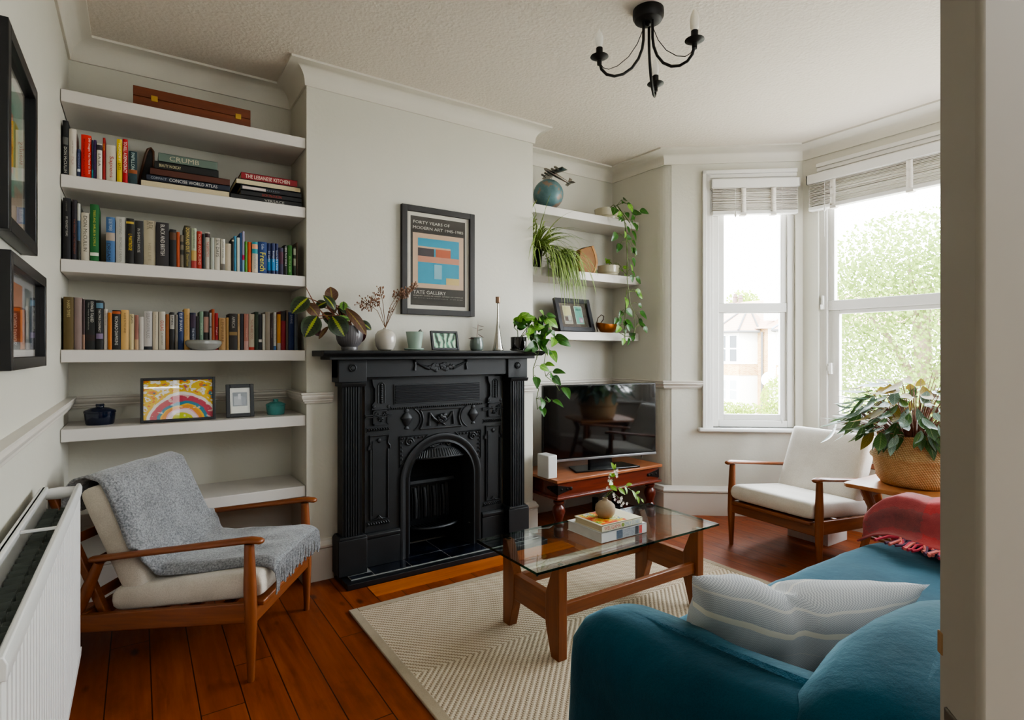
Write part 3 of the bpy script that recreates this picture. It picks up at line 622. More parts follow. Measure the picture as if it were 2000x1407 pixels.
# local x runs from free edge to hinge, local -y is the near face
part('leaf', MB().box(0, .74, -.04, 0, .012, 1.99), DOORP, dr, local=True, bevel=.003)
part('latch_plate', MB().box(-.0012, .002, -.031, -.009, .93, 1.016), flat('#6d675e', .4, .9, key='latch', var=.2), dr, local=True, bevel=.001)
hd = MB().tube([(.07, .0, .955), (.07, .05, .955)], .009, 10).tube([(.07, .05, .955), (.055, .052, .957), (.042, .052, .963), (.030, .050, .974)], [.009, .009, .007, .004], 10).lathe([(.026, 0), (.026, .006), (.02, .009), (.0005, .009)], (0, 0, 0), 16, 0, Matrix.Translation((.07, 0, .955)) @ Matrix.Rotation(R(-90), 4, 'X'))
part('handle', hd, STEEL, dr, local=True)
part('paint_chip', MB().box(-.0006, .001, -.006, -.0005, 1.04, 1.052), flat('#8a6a48', .8, key='chip'), dr, local=True, bevel=.001)

# ------------------------------------------------------------------ alcove shelves
def shelf(x0, x1, y0, y1, ztop, t, label, group):
    return tag(part('floating_shelf', MB().box(x0, x1, y0, y1, ztop-t, ztop), SHELF, None, bevel=.003), label, 'shelf', group)
gl = 'shelves in the left alcove'; gr = 'shelves in the right alcove'
for z, lb in ((2.32, 'topmost white shelf in the left alcove, carrying the flat brown wooden case'),
              (1.957, 'white shelf carrying the red cookery book and lying book stacks'),
              (1.597, 'white shelf in the left alcove carrying only upright books, navy dictionary among them'),
              (1.21, 'white shelf level with the mantelpiece, carrying books and a low grey bowl'),
              (.87, 'white shelf carrying the colourful framed painting and two small casseroles'),
              (.50, 'empty lowest white shelf behind the grey draped armchair')):
    shelf(-.274, .728, 3.036, 3.378, z, .055, lb, gl)
for z, lb in ((2.212, 'upper white shelf in the right alcove, carrying the globe'),
              (1.782, 'middle white shelf in the right alcove, carrying the spider plant'),
              (1.346, 'lower white shelf in the right alcove, carrying the framed pair of cards')):
    shelf(2.187, 3.248, 3.085, 3.378, z, .06, lb, gr)
# ================================================================== FIREPLACE
fp = thing('fireplace', 'black cast iron fireplace with arched opening and mantel shelf', 'fireplace', (1.455, 2.95, 0))
FY, IY = 2.90, 2.965          # faces of the surround and of the iron insert
ms = MB().prism([(3.024, 1.178), (2.83, 1.178), (2.812, 1.186), (2.80, 1.19), (2.795, 1.2), (2.80, 1.208), (3.024, 1.208)], 'x', .757, 2.118)
ms.box(.80, 2.075, 2.85, 3.024, 1.160, 1.179)
part('mantel_shelf', ms, IRON, fp, bevel=.003)
fr = MB().box(.859, 2.053, FY+.012, 3.024, 1.062, 1.161).box(.859, 1.01, FY, 3.024, 1.04, 1.161).box(1.905, 2.053, FY, 3.024, 1.04, 1.161)
fz = part('frieze', fr, IRON, fp, bevel=.004)
gm = MB(); rr = random.Random(3)
for i in range(60):
    t = rr.uniform(-1, 1); gm.ball((1.452 + t*.085, FY+.010, 1.118 + rr.uniform(-1, 1)*.024*(1-abs(t)**2) - .004), rr.uniform(.006, .012), 8, sc=(1, .7, 1))
for sx in (-1, 1):
    pts = [(1.452 + sx*(.075 + .085*t), FY+.010, 1.108 + .034*t**1.2) for t in [i/8 for i in range(9)]]
    gm.tube(pts, [.011, .011, .010, .009, .008, .007, .006, .006, .005], 7)
    for i in range(14): gm.ball((1.452+sx*(.08+.07*i/14), FY+.006, 1.108+.03*(i/14)), .006, 6)
    gm.tube([(1.452+sx*.165, FY+.010, 1.148), (1.452+sx*.162, FY+.008, 1.125), (1.452+sx*.166, FY+.010, 1.098)], [.008, .005, .010], 7)
    gm.ball((1.452+sx*.165, FY+.008, 1.15), .009, 8)
part('garland', gm, IRON, fz)
for xc in (.932, 1.978):
    M = Matrix.Translation((xc, FY, 1.117)) @ Matrix.Rotation(R(90), 4, 'X')
    part('rosette', MB().lathe([(.021, -.001), (.021, .006), (.017, .008), (.013, .005), (.010, .008), (.0005, .009)], (0, 0, 0), 20, 0, M), IRON, fz)
for xc in (.936, 1.985):
    cap = MB().prism([(3.0, 1.018), (FY-.004, 1.018), (FY-.012, 1.028), (FY-.016, 1.040), (3.0, 1.040)], 'x', xc-.066, xc+.066)
    pl = MB(); w0 = .052
    prof = [(xc-w0, 3.0), (xc-w0, FY+.012)]
    nfl = 6; fw = 2*(w0-.012)/nfl
    prof.append((xc-w0+.012, FY+.012))
    for k in range(nfl):
        x0 = xc-w0+.012 + k*fw
        prof += [(x0+.001, FY+.004), (x0+fw*.62, FY+.004), (x0+fw*.70, FY+.016), (x0+fw*.98, FY+.016)]
    prof += [(xc+w0, FY+.012), (xc+w0, 3.0)]
    pl.prism(prof, 'z', .235, 1.019)
    pb = part('pilaster', pl, IRON, fp, smooth=False)
    part('capital', cap, IRON, pb, bevel=.002)
    ph = MB().box(xc-.080, xc+.072, FY-.012, 3.0, .036, .222).prism([(xc-.080, .222), (xc+.072, .222), (xc+.064, .236), (xc-.070, .236)], 'y', FY-.008, 3.0)
    part('plinth', ph, IRON, pb, bevel=.003)

# the arched iron insert: face plate with a hole, moulded arch ring, reveal
XC, RO, RI, ZSP = 1.482, .262, .207, .462
XL, XR, ZTOP = 1.02, 1.90, 1.062
ins = MB(); N = 28
arch = [(XC-RO, .036)] + [(XC + RO*cos(PI - PI*i/N), ZSP + RO*sin(PI*i/N)) for i in range(N+1)] + [(XC+RO, .036)]
def to_rect(p):
    x, z = p
    if z <= ZSP + 1e-6: return (XL if x < XC else XR, z)
    a = math.atan2(z-ZSP, x-XC); dx, dz = cos(a), sin(a)
    t = min(abs(((XR if dx > 0 else XL)-XC)/dx) if abs(dx) > 1e-6 else 9, (ZTOP-ZSP)/max(dz, 1e-6)); return (XC+dx*t, ZSP+dz*t)
A1 = [ins.V((x, IY, z)) for x, z in arch]; A2 = [ins.V((*to_rect(p)[:1], IY, to_rect(p)[1])) for p in arch]
for i in range(len(arch)-1): ins.face([A1[i], A1[i+1], A2[i+1], A2[i]])
ca = math.atan2(ZTOP-ZSP, XR-XC); cb_ = math.atan2(ZTOP-ZSP, XL-XC)
for cx in (XL, XR):   # top corners missed by the fan
    best = sorted(range(len(arch)), key=lambda i: (Vector(to_rect(arch[i])) - Vector((cx, ZTOP))).length)[:2]
    i, j = sorted(best); ins.face([A2[i], A2[j], ins.V((cx, IY, ZTOP))])
part('insert_plate', ins, IRON, fp, smooth=False)
ring = MB(); prof = []
def arcpt(r, i): 
    if i == 0: return (XC-r, .036)
    if i == N+2: return (XC+r, .036)
    t = PI - PI*(i-1)/N; return (XC + r*cos(t), ZSP + r*sin(t))
steps = [(RO+.004, IY+.002), (RO, IY-.012), (RO-.012, IY-.016), (RO-.022, IY-.010), (RI+.018, IY-.002), (RI+.006, IY-.010), (RI, IY-.004), (RI-.004, IY+.02), (RI-.03, IY+.05), (RI-.035, IY+.13)]
rows = [[ring.V((arcpt(r, i)[0], y, arcpt(r, i)[1])) for i in range(N+3)] for r, y in steps]
for a, b in zip(rows, rows[1:]):
    for i in range(N+2): ring.face([a[i], a[i+1], b[i+1], b[i]])
part('arch_ring', ring, IRON, fp, angle=50)
# firebox behind: back and cheeks, with a cast fireback of upright ribs, hood and grate
fbx = MB()
fl = [(XC-.185, IY+.05), (XC-.13, 3.20), (XC+.13, 3.20), (XC+.185, IY+.05)]
for (x0, y0), (x1, y1) in zip(fl, fl[1:]):
    fbx.face([fbx.V((x0, y0, .036)), fbx.V((x1, y1, .036)), fbx.V((x1, y1, .74)), fbx.V((x0, y0, .74))])
fbx.face([fbx.V((*p, .74)) for p in fl])
part('firebox', fbx, SOOT, fp, smooth=False)
fb = MB().prism([(3.17, .12), (3.13, .20), (3.15, .40), (3.19, .43), (3.19, .12)], 'x', XC-.135, XC+.135)
fb.prism([(3.10, .40), (3.09, .415), (3.10, .43), (3.17, .44), (3.17, .40)], 'x', XC-.15, XC+.15)
for k in range(4):
    x = XC - .093 + k*.062
    fb.tube([(x, 3.128, .20), (x, 3.127, .30), (x, 3.145, .375)], [.013, .013, .012], 10)
    for dx in (-.02, .02): fb.tube([(x+dx, 3.13, .19), (x+dx, 3.128, .30), (x+dx, 3.146, .385)], .004, 6)
part('fireback', fb, IRON, fp)
hd = MB()
def hoodpt(u, v):
    a = PI*(u); r = .175*(1-.25*v)
    return (XC + r*cos(a)*1.0, IY + .06 - .085*sin(a)*(1-.55*v), .575 + .075*v**.8*sin(a)**.6 + .012*sin(a))
hd.grid(hoodpt, 36, 6)
for i in range(1, 30):
    u = i/30; p, q = hoodpt(u, .05), hoodpt(u, .6)
    hd.tube([(p[0], p[1]-.002, p[2]), (q[0], q[1]-.002, q[2])], .0035, 5)
hd.tube([(lambda p: (p[0], p[1]-.002, p[2]))(hoodpt(i/30, 0)) for i in range(31)], .005, 6)
for i in range(34):
    t = rr.uniform(-1, 1); hd.ball((XC+t*.07, IY+.012, .648 + rr.uniform(0, 1)*.04*(1-abs(t))), rr.uniform(.005, .009), 6)
part('hood', hd, IRON, fp)
gr_ = MB(); n = 15
gr_.tube([(XC + .165*cos(PI*i/16), 3.10 - .105*sin(PI*i/16), .165) for i in range(17)], .009, 8)
for k in range(1, n):
    x = XC - .165 + .33*k/n; dy = .105*math.sqrt(max(0, 1-((x-XC)/.165)**2))
    gr_.tube([(x, 3.12, .158), (x, 3.10-dy, .165)], .0065, 6)
gr_.box(XC-.14, XC+.14, 3.06, 3.16, .15, .158)
part('grate', gr_, IRON, fp)
# relief work on the plate
def relief(name, mb, **k): return part(name, mb, IRON, fp, **k)
y0 = IY-.001
st = MB().box(1.185, 1.742, y0-.004, IY, .905, 1.02)
for k in range(7): st.prism([(y0-.004, .912+k*.0148), (y0-.011, .916+k*.0148), (y0-.011, .920+k*.0148), (y0-.004, .9245+k*.0148)], 'x', 1.192, 1.735)
relief('reeded_panel', st, bevel=.001)
bd = MB().box(1.165, 1.76, y0-.010, IY, .890, .897)
for i in range(46): bd.ball((1.172 + .58*i/45, y0-.006, .885), .006, 6)
relief('beaded_band', bd)
cp = MB()
def frame_rect(mb, x0, x1, z0, z1, w, d):
    for a, b, c, e in ((x0, x1, z0, z0+w), (x0, x1, z1-w, z1), (x0, x0+w, z0, z1), (x1-w, x1, z0, z1)): mb.box(a, b, y0-d, IY, c, e)
zt, zb = .868, .758
for w_, d_ in ((.0, .007),):
    left = [(1.348 + .018*sin(PI*i/10), zb + (zt-zb)*i/10) for i in range(11)]
    cp.tube([(x-.004, y0-.003, z) for x, z in left], .0055, 6); cp.tube([(2*1.478-x+.004, y0-.003, z) for x, z in left], .0055, 6)
    cp.tube([(1.346, y0-.003, zt), (1.61, y0-.003, zt)], .0055, 6); cp.tube([(1.346, y0-.003, zb), (1.61, y0-.003, zb)], .0055, 6)
for i in range(22):
    a = rr.uniform(0, 2*PI); r = rr.uniform(0, 1)
    cp.ball((1.478 + .034*r*cos(a), y0-.008-.008*(1-r), .818 + .022*r*sin(a)), rr.uniform(.009, .013), 8)
for sx in (-1, 1):
    cp.tube([(1.478+sx*.072, y0-.004, .845), (1.478+sx*.05, y0-.006, .815), (1.478+sx*.02, y0-.008, .795), (1.478, y0-.008, .79)], [.006, .008, .009, .009], 6)
    cp.tube([(1.478+sx*.072, y0-.004, .85), (1.478+sx*.078, y0-.004, .81), (1.478+sx*.08, y0-.004, .775)], [.007, .005, .008], 6)
    cp.tube([(1.478, y0-.004, .79), (1.478+sx*.025, y0-.004, .772)], [.006, .004], 6)
relief('fruit_panel', cp)
for sx, xu in ((-1, 1.262), (1, 1.694)):
    u = MB().lathe([(.004, -.062), (.016, -.058), (.008, -.045), (.016, -.036), (.024, -.02), (.036, .0), (.034, .006), (.022, .026), (.012, .034), (.016, .042), (.008, .054), (.003, .066)], (xu, y0, .825), 18, sy=.5)
    relief('urn', u)
    c = MB().tube([(xu - sx*.0 + .085*cos(t)*(-sx), y0-.001, .815 + .072*sin(t)) for t in [-1.0 + 2.0*i/14 for i in range(15)]], .0045, 6)
    relief('curved_moulding', c)
for sx, x0 in ((-1, 1.066), (1, 1.80)):
    br = MB().prism([(x0-.01, 1.05), (x0-.005, 1.02), (x0+.006, 1.0), (x0+.006, .93), (x0-.008, .915), (x0-.012, .885), (x0+.094, .885), (x0+.090, .915), (x0+.076, .93), (x0+.076, 1.0), (x0+.087, 1.02), (x0+.092, 1.05)], 'y', y0-.016, IY)
    for i in range(9): br.ball((x0+.041, y0-.016, .925+i*.012), .0085, 8)
    for dx in (.022, .060): br.tube([(x0+dx, y0-.016, .92), (x0+dx, y0-.017, 1.02)], .0035, 6)
    br.tube([(x0+.022+.038*i/6, y0-.016, 1.02+.014*sin(PI*i/6)) for i in range(7)], .0035, 6)
    for dx in (0, .082): br.ball((x0+dx, y0-.016, .90), .010, 8, sc=(1, .5, 1))
    relief('bracket', br, bevel=.001)
    sq = MB().box(x0-.004, x0+.084, y0-.006, IY, .80, .882)
    frame_rect(sq, x0-.004, x0+.084, .80, .882, .007, .012)
    for i in range(26):
        t = rr.uniform(0, 1); a = x0+.04 + rr.choice((-1, 1))*.03*t; sq.tube([(a, y0-.006, .815+.05*t), (a+rr.uniform(-.012, .012), y0-.011, .82+.05*t), (a+rr.uniform(-.015, .015), y0-.007, .832+.045*t)], [.003, .004, .002], 5)
    relief('leaf_tile', sq)
    for z, h in ((.762, .022), (.248, .022)):
        g = MB().box(1.028 if sx < 0 else 1.762, 1.158 if sx < 0 else 1.895, y0-.005, IY, z, z+.003).box(1.028 if sx < 0 else 1.762, 1.158 if sx < 0 else 1.895, y0-.005, IY, z+h, z+h+.003)
        xs0 = 1.028 if sx < 0 else 1.762
        for i in range(9): g.tube([(xs0+.006+i*.0143, y0-.002, z+.007), (xs0+.014+i*.0143, y0-.005, z+.013), (xs0+.010+i*.0143, y0-.002, z+.019)], .0035, 5)
        relief('guilloche_band', g)
    pn = MB(); xa, xb = (1.050, 1.150) if sx < 0 else (1.785, 1.885); za, zb2 = .285, .742
    ln = [(xa, zb2-.075), (xa-.012, zb2-.075), (xa-.012, zb2-.06), (xa, zb2-.045), (xa-.004, zb2), (xb+.004, zb2), (xb, zb2-.045), (xb+.012, zb2-.06), (xb+.012, zb2-.075), (xb, zb2-.075), (xb, za), ((xa+xb)/2+.014, za), ((xa+xb)/2, za+.016), ((xa+xb)/2-.014, za), (xa, za), (xa, zb2-.075)]
    pn.tube([(x, y0-.004, z) for x, z in ln], .0052, 6)
    pn.box(xa+.012, xb-.012, y0-.003, IY, za+.02, zb2-.03); pn.ball(((xa+xb)/2, y0-.004, zb2-.028), .012, 8, sc=(1, .5, 1.2)); pn.ball(((xa+xb)/2+.0, y0-.004, za+.004), .011, 8, sc=(1, .5, .8))
    relief('long_panel', pn)
    b2 = MB().box(1.02 if sx < 0 else XC+RO+.004, XC-RO-.004 if sx < 0 else 1.905, y0-.018, IY, .036, .185).prism([(y0-.018, .185), (y0-.024, .195), (y0-.024, .208), (y0-.012, .218), (IY, .218), (IY, .185)], 'x', 1.02 if sx < 0 else XC+RO+.004, XC-RO-.004 if sx < 0 else 1.905)
    relief('insert_plinth', b2, bevel=.002)
    sp = MB()
    c = (XC + sx*.205, ZSP + .228)
    tri = [(XC+sx*.262, ZSP+.262), (XC+sx*.262, ZSP+.09), (XC+sx*.09, ZSP+.262)]
    sp.tube([(x, y0-.002, z) for x, z in tri + tri[:1]], .004, 6)
    sp.tube([(c[0]+.026*(1-i/22)*cos(i*.55), y0-.004, c[1]+.026*(1-i/22)*sin(i*.55)) for i in range(20)], .005, 6)
    for i in range(12):
        t = i/11; sp.ball((XC+sx*(.25-.13*t*(i % 2)), y0-.003, ZSP+.25-.13*t*((i+1) % 2)), .007, 6, sc=(1, .6, 1))
    relief('spandrel', sp)
bk = MB().box(1.02, 1.175, y0-.012, IY, .853, .858).box(1.02, 1.175, y0-.012, IY, .842, .847).box(1.757, 1.905, y0-.012, IY, .853, .858).box(1.757, 1.905, y0-.012, IY, .842, .847)
relief('ledge', bk)

# tiled hearth
a = NT('hearth_tiles'); tc = a.coord()
n = a.noise(tc, 16, 5, .6)
a.bsdf(Base__Color=a.ramp(n, [(.45, lin('#0a0d15')), (.72, lin('#1a2030')), (.8, lin('#39404e'))]), Roughness=.16); TILE = a.m
GROUT = flat('#8b8b88', .8, key='grout')
he = thing('hearth', 'low hearth of dark blue-black marble tiles in front of the fireplace', 'hearth', (1.5, 2.87, 0))
part('slab', MB().box(.87, 2.13, 2.79, 2.97, 0, .030).box(1.245, 1.72, 2.97, 3.19, 0, .030), flat('#101216', .4, key='slab', var=.3), he, bevel=.003)
part('grout_bed', MB().box(.905, 2.095, 2.835, 2.969, .03, .0335).box(1.25, 1.715, 2.968, 3.18, .03, .0335), GROUT, he, smooth=False)
def tile(x0, x1, y0, y1): part('hearth_tile', MB().box(x0+.003, x1-.003, y0+.003, y1-.003, .033, .036), TILE, he, bevel=.001)
xs = [.905, 1.03, 1.24, 1.48, 1.72, 1.95, 2.095]
for a0, a1 in zip(xs, xs[1:]): tile(a0, a1, 2.838, 2.885 if (a1 <= 1.031 or a0 >= 1.949) else 2.966)
tile(1.25, 1.48, 2.966, 3.176); tile(1.48, 1.715, 2.966, 3.176)

# ================================================================== ARMCHAIRS
LINEN = fabric('cream_linen', '#b6ada0', '#cfc7bb', 700); LINEN2 = fabric('cream_linen_bright', '#c9c2b8', '#ddd7ce', 700)
def armchair(label, loc, rz, fab, group=None):
    """local axes: x across the front, y towards the back, z up"""
    c = thing('armchair', label, 'armchair', loc, rz, group)
    P = lambda n, mb, m, **k: part(n, mb, m, c, local=True, **k)
    W = .282
    for sx in (-1, 1):
        P('leg', MB().tube([(sx*W, 0, 0), (sx*W, .0, .22), (sx*W*.995, .004, .34), (sx*W*.99, .008, .50)], [.012, .0215, .0225, .017], 14), TEAK_Z, angle=60)
        P('leg', MB().tube([(sx*W*.97, .70, 0), (sx*W*.97, .655, .2), (sx*W*.98, .60, .33), (sx*W*1.0, .55, .435)], [.012, .019, .021, .016], 14), TEAK_Z, angle=60)
        ar = MB(); prof = []
        ys = [-.045, -.035, 0, .08, .25, .43, .54, .575, .587]; wd = [.012, .021, .027, .027, .022, .020, .024, .020, .008]
        dz = lambda y: .515 - .075*max(0, y)/.62 - (.004 if y < 0 else 0)
        for j in range(len(ys)):
            y, h, z = ys[j], wd[j], dz(ys[j])
            prof.append([ar.V((sx*W + h*cos(t), y, z + .0115*(1 if j not in (0, 8) else .6)*sin(t)*1.0)) for t in [2*PI*k/12 for k in range(12)]])
        for p, q in zip(prof, prof[1:]):
            for k in range(12): ar.face([p[k], p[(k+1) % 12], q[(k+1) % 12], q[k]])
        ar.face(prof[0][::-1]); ar.face(prof[-1])
        P('armrest', ar, TEAK_Y, angle=70)
        P('side_rail', MB().prism([(-.005, .215), (-.005, .29), (.62, .245), (.64, .18)], 'x', sx*W-.011, sx*W+.011), TEAK_Y, bevel=.004)
    P('front_rail', MB().box(-W, W, -.012, .012, .205, .275), TEAK_X, bevel=.004)
    P('seat_lip', MB().box(-W+.028, W-.028, -.035, .03, .262, .282), TEAK_X, bevel=.005)
    P('back_rail', MB().box(-W, W, .60, .622, .19, .25), TEAK_X, bevel=.004)
    for k in range(4): P('seat_slat', MB().box(-W, W, .10+k*.13, .14+k*.13, .246-.012*k, .256-.012*k), TEAK_X)
    bf = MB()
    M = Matrix.Translation((0, .535, .25)) @ Matrix.Rotation(R(-24), 4, 'X')
    for x in (-.245, .245): bf.box(x-.014, x+.014, .012, .04, -.03, .475, 0, M)
    for z in (.05, .16, .27, .38): bf.box(-.245, .245, .018, .032, z, z+.035, 0, M)
    bf.box(-.25, .25, .012, .038, .44, .48, 0, M)
    P('back_frame', bf, TEAK_X, bevel=.004)
    tilt = R(-5)
    seat = MB().cushion((0, .245, .312), (.262, 0, 0), (0, .275, -.028), (0, .004, .050), 16, .25, 28, 28)
    P('seat_cushion', seat, fab, angle=70)
    ay = Vector((0, .090, .196)); az = Vector((0, -.050, .023))
    P('back_cushion', MB().cushion((0, .525, .500), (.252, 0, 0), ay, az, 14, .28, 28, 28), fab, angle=70)
    return c
grey_chair = armchair('teak armchair by the radiator, beige cushions half hidden under a grey throw', (.497, 2.462, 0), math.atan2(.835, .55), LINEN, 'teak armchairs with loose cushions')
white_chair = armchair('teak armchair with bare cream cushions in front of the bay window', (3.06, 1.868, 0), R(-90-4), LINEN2, 'teak armchairs with loose cushions')

# grey wool throw over the left chair (same local axes as the chair)
WOOL = fabric('grey_wool', '#5d5e61', '#97989a', 420, sheen=.4, strength=.5, speck=1)
th = thing('throw_blanket', 'plain grey wool throw draped over the left armchair', 'blanket', grey_chair.location, grey_chair.rotation_euler.z)
path = [(.672, .60), (.678, .66), (.672, .705), (.645, .735), (.600, .748), (.545, .730), (.508, .66), (.443, .51), (.395, .415), (.375, .390), (.31, .386), (.2, .392), (.08, .402), (-.005, .407), (-.040, .402), (-.056, .388)]
plen = [0]
for a, b in zip(path, path[1:]): plen.append(plen[-1] + math.dist(a, b))
def path_at(v):
    s = v*plen[-1]
    for i in range(len(path)-1):
        if s <= plen[i+1] + 1e-9:
            t = (s-plen[i])/max(1e-9, plen[i+1]-plen[i]); return path[i][0]+(path[i+1][0]-path[i][0])*t, path[i][1]+(path[i+1][1]-path[i][1])*t
    return path[-1]
def throw_pt(u, v):
    y, z = path_at(v); x0 = -.262 + .008*sin(v*7); x1 = .266
    if v > .55: x1 = .272 + .02*(v-.55); x0 = -.215 + .02*sin(v*9)
    x = x0 + (x1-x0)*u
    wv = noise.noise(Vector((x*6, v*7, 2.2)))*.012 + noise.noise(Vector((x*16, v*16, 5)))*.004
    e = abs(2*u-1); drop = .03*max(0, e-.86)/.14
    if v < .5: y += wv*.6 + drop*.9; z += wv*.3 - drop*.3
    else: z += wv*.7 + .004 - (drop*.8 if v > .55 else 0)
    return (x, y, z)
part('cloth', MB().grid(throw_pt, 40, 70), WOOL, th, local=True, solid=.007, angle=80)
fg = MB()
for i in range(74):
    u = (i+.5)/74; p = Vector(throw_pt(u, 1.0)); L = random.uniform(.075, .10); s = random.uniform(-.012, .012)
    fg.tube([p+Vector((0, 0, .004)), p+Vector((s*.3, -.006, -L*.4)), p+Vector((s, -.004, -L*.8)), p+Vector((s*1.2, -.002, -L))], [.0034, .003, .003, .0036], 5)
part('fringe', fg, WOOL, th, local=True)

# ================================================================== COFFEE TABLE
ct = thing('coffee_table', 'low wooden coffee table with a clear glass top on the rug', 'coffee table', (1.757, 1.885, 0))
part('glass_top', MB().box(1.222, 2.292, 1.665, 2.105, .376, .386), [TABGLASS], ct, smooth=False)
me = MB()
for x0, x1, y0_, y1_ in ((1.2215, 1.2225, 1.665, 2.105), (2.2915, 2.2925, 1.665, 2.105), (1.2215, 2.2925, 1.6645, 1.6655), (1.2215, 2.2925, 2.1045, 2.1055)): me.box(x0, x1, y0_, y1_, .3765, .3855)
part('glass_edge', me, m_glass('edge_glass', (.10, .40, .34, 1), 1.6), ct, smooth=False, label='green polished edge of the glass')
for X in (1.362, 2.185):
    ex = thing('end_frame', None, None); ex.parent = ct
    ex.location = (X-1.757, 0, 0)
    for sy in (-1, 1):
        q = [(sy*a, z) for a, z in ((.198, 0), (.150, 0), (.112, .125), (.112, .245), (.165, .372), (.198, .372), (.198, .0))][:-1]
        part('leg', MB().prism([(1.885+a, z+.003) for a, z in q], 'x', X-.021, X+.021), TEAK_Z, ex, bevel=.003)
    part('cross_rail', MB().box(X-.017, X+.017, 1.885-.12, 1.885+.12, .135, .245), TEAK_Y, ex, bevel=.003)
for sy in (-1, 1):
    y = 1.885 + sy*.170
    part('stretcher', MB().box(1.383, 2.164, y-.012, y+.012, .165, .215), TEAK_X, ct, bevel=.003)
for X in (1.362, 2.185):
    for sy in (-1, 1): part('glass_pad', MB().lathe([(.011, 0), (.011, .0012)], (X, 1.885+sy*.182, .3748), 14), STEEL, ct)
for X in (1.5, 1.75, 2.0): part('screw_cap', MB().lathe([(.006, 0), (.005, .003), (.0005, .003)], (0, 0, 0), 10, 0, Matrix.Translation((X, 2.055-.012, .19)) @ Matrix.Rotation(R(90), 4, 'X')), BLACKF, ct)

# ================================================================== TV BENCH + TELEVISION
MANG_X = wood('mango_x', '#4e1a0c', '#742d16', 'x', .3, 1, .3); MANG_Z = wood('mango_z', '#4a170b', '#6d2813', 'z', .28, 1, .3); MANG_T = wood('mango_top', '#7a4024', '#aa6a42', 'x', .35, .8, .25)
tb = thing('television_bench', 'low reddish wooden bench with turned legs and iron straps under the television', 'bench', (2.695, 3.03, 0))
tx0, tx1, ty0, ty1 = 2.215, 3.175, 2.80, 3.26
part('top', MB().box(tx0-.008, tx1+.008, ty0-.008, ty1, .362, .382), MANG_T, tb, bevel=.004)
part('apron', MB().box(tx0+.012, tx1-.012, ty0+.012, ty1-.01, .268, .363), MANG_X, tb, bevel=.003)
mo = MB()
for a0, a1, b0, b1 in ((tx0-.006, tx1+.006, ty0-.006, ty0+.02), (tx0-.006, tx1+.006, ty1-.02, ty1), (tx0-.006, tx0+.02, ty0, ty1), (tx1-.02, tx1+.006, ty0, ty1)): mo.box(a0, a1, b0, b1, .252, .27)
part('base_moulding', mo, MANG_X, tb, bevel=.006, seg=3)
lp = [(.024, 0), (.032, .005), (.034, .05), (.026, .065), (.034, .075), (.036, .09), (.024, .105), (.030, .125), (.043, .165), (.038, .195), (.024, .212), (.036, .222), (.036, .234), (.028, .24), (.034, .253)]
for x in (tx0+.055, tx1-.055):
    for y in (ty0+.055, ty1-.055):
        part('leg', MB().lathe(lp, (x, y, 0), 20), MANG_Z, tb, angle=30)
STRAP = flat('#2a2624', .45, .8, key='strap', var=.2)
for x, s in ((tx0+.012, 1), (tx1-.012, -1)):
    m_ = MB().prism([(x, .285), (x, .347), (x+s*.10, .325), (x+s*.115, .316), (x+s*.10, .307)], 'y', ty0+.008, ty0+.013)
    for k in (.03, .075, .108): m_.ball((x+s*k, ty0+.008, .316), .009 if k < .1 else .012, 10, sc=(1, .6, 1))
    part('iron_strap', m_, STRAP, tb)
    xx = x - s*.004
    m_ = MB().prism([(ty0+.014, .285), (ty0+.014, .347), (ty0+.11, .325), (ty0+.125, .316), (ty0+.11, .307)], 'x', min(xx, x), max(xx, x))
    for k in (.04, .085): m_.ball((xx, ty0+k, .316), .009, 10, sc=(.6, 1, 1))
    part('iron_strap', m_, STRAP, tb)

TVB = flat('#0a0a0c', .25, key='tv_black', var=0)
a = NT('tv_screen'); a.bsdf(Base__Color=lin('#060709'), Roughness=.06, **{'Specular IOR Level': .55, 'Coat Weight': .6, 'Coat Roughness': .04}); SCREEN = a.m
ang = math.atan2(2.84-3.02, 3.17-2.27)
tv = thing('television', 'black flat screen television on the reddish bench', 'television', (2.72, 2.93, .382), ang)
P = lambda n, mb, m, **k: part(n, mb, m, tv, local=True, **k)
wv_, z0v, z1v = .459, .078, .592
P('housing', MB().box(-wv_, wv_, .004, .035, z0v, z1v).box(-.3, .3, .03, .07, .12, .42), TVB, bevel=.004)
P('screen', MB().box(-wv_+.008, wv_-.008, .0015, .005, z0v+.016, z1v-.008), SCREEN, smooth=False)
P('silver_trim', MB().box(-wv_, wv_, -.002, .02, z0v-.010, z0v+.006), flat('#a9abb0', .3, .9, key='tvtrim'), bevel=.002)
P('stand_base', MB().prism([(-.26, -.085), (.26, -.085), (.22, .09), (-.22, .09)], 'z', .0, .014), flat('#08080a', .12, key='tvbase', var=0), bevel=.004)
P('stand_neck', MB().box(-.09, .09, .015, .05, .013, .09), TVB, bevel=.004)
for x in (-.43, .34): P('bracket_foot', MB().lathe([(.006, 0), (.005, .022)], (x, .01, z0v-.03), 8), STEEL)

# ================================================================== RUG
a = NT('sisal_herringbone'); tc = a.n('ShaderNodeTexCoord').outputs['Object']; xyz = a.n('ShaderNodeSeparateXYZ', Vector=tc); X, Y = xyz.outputs[0], xyz.outputs[1]
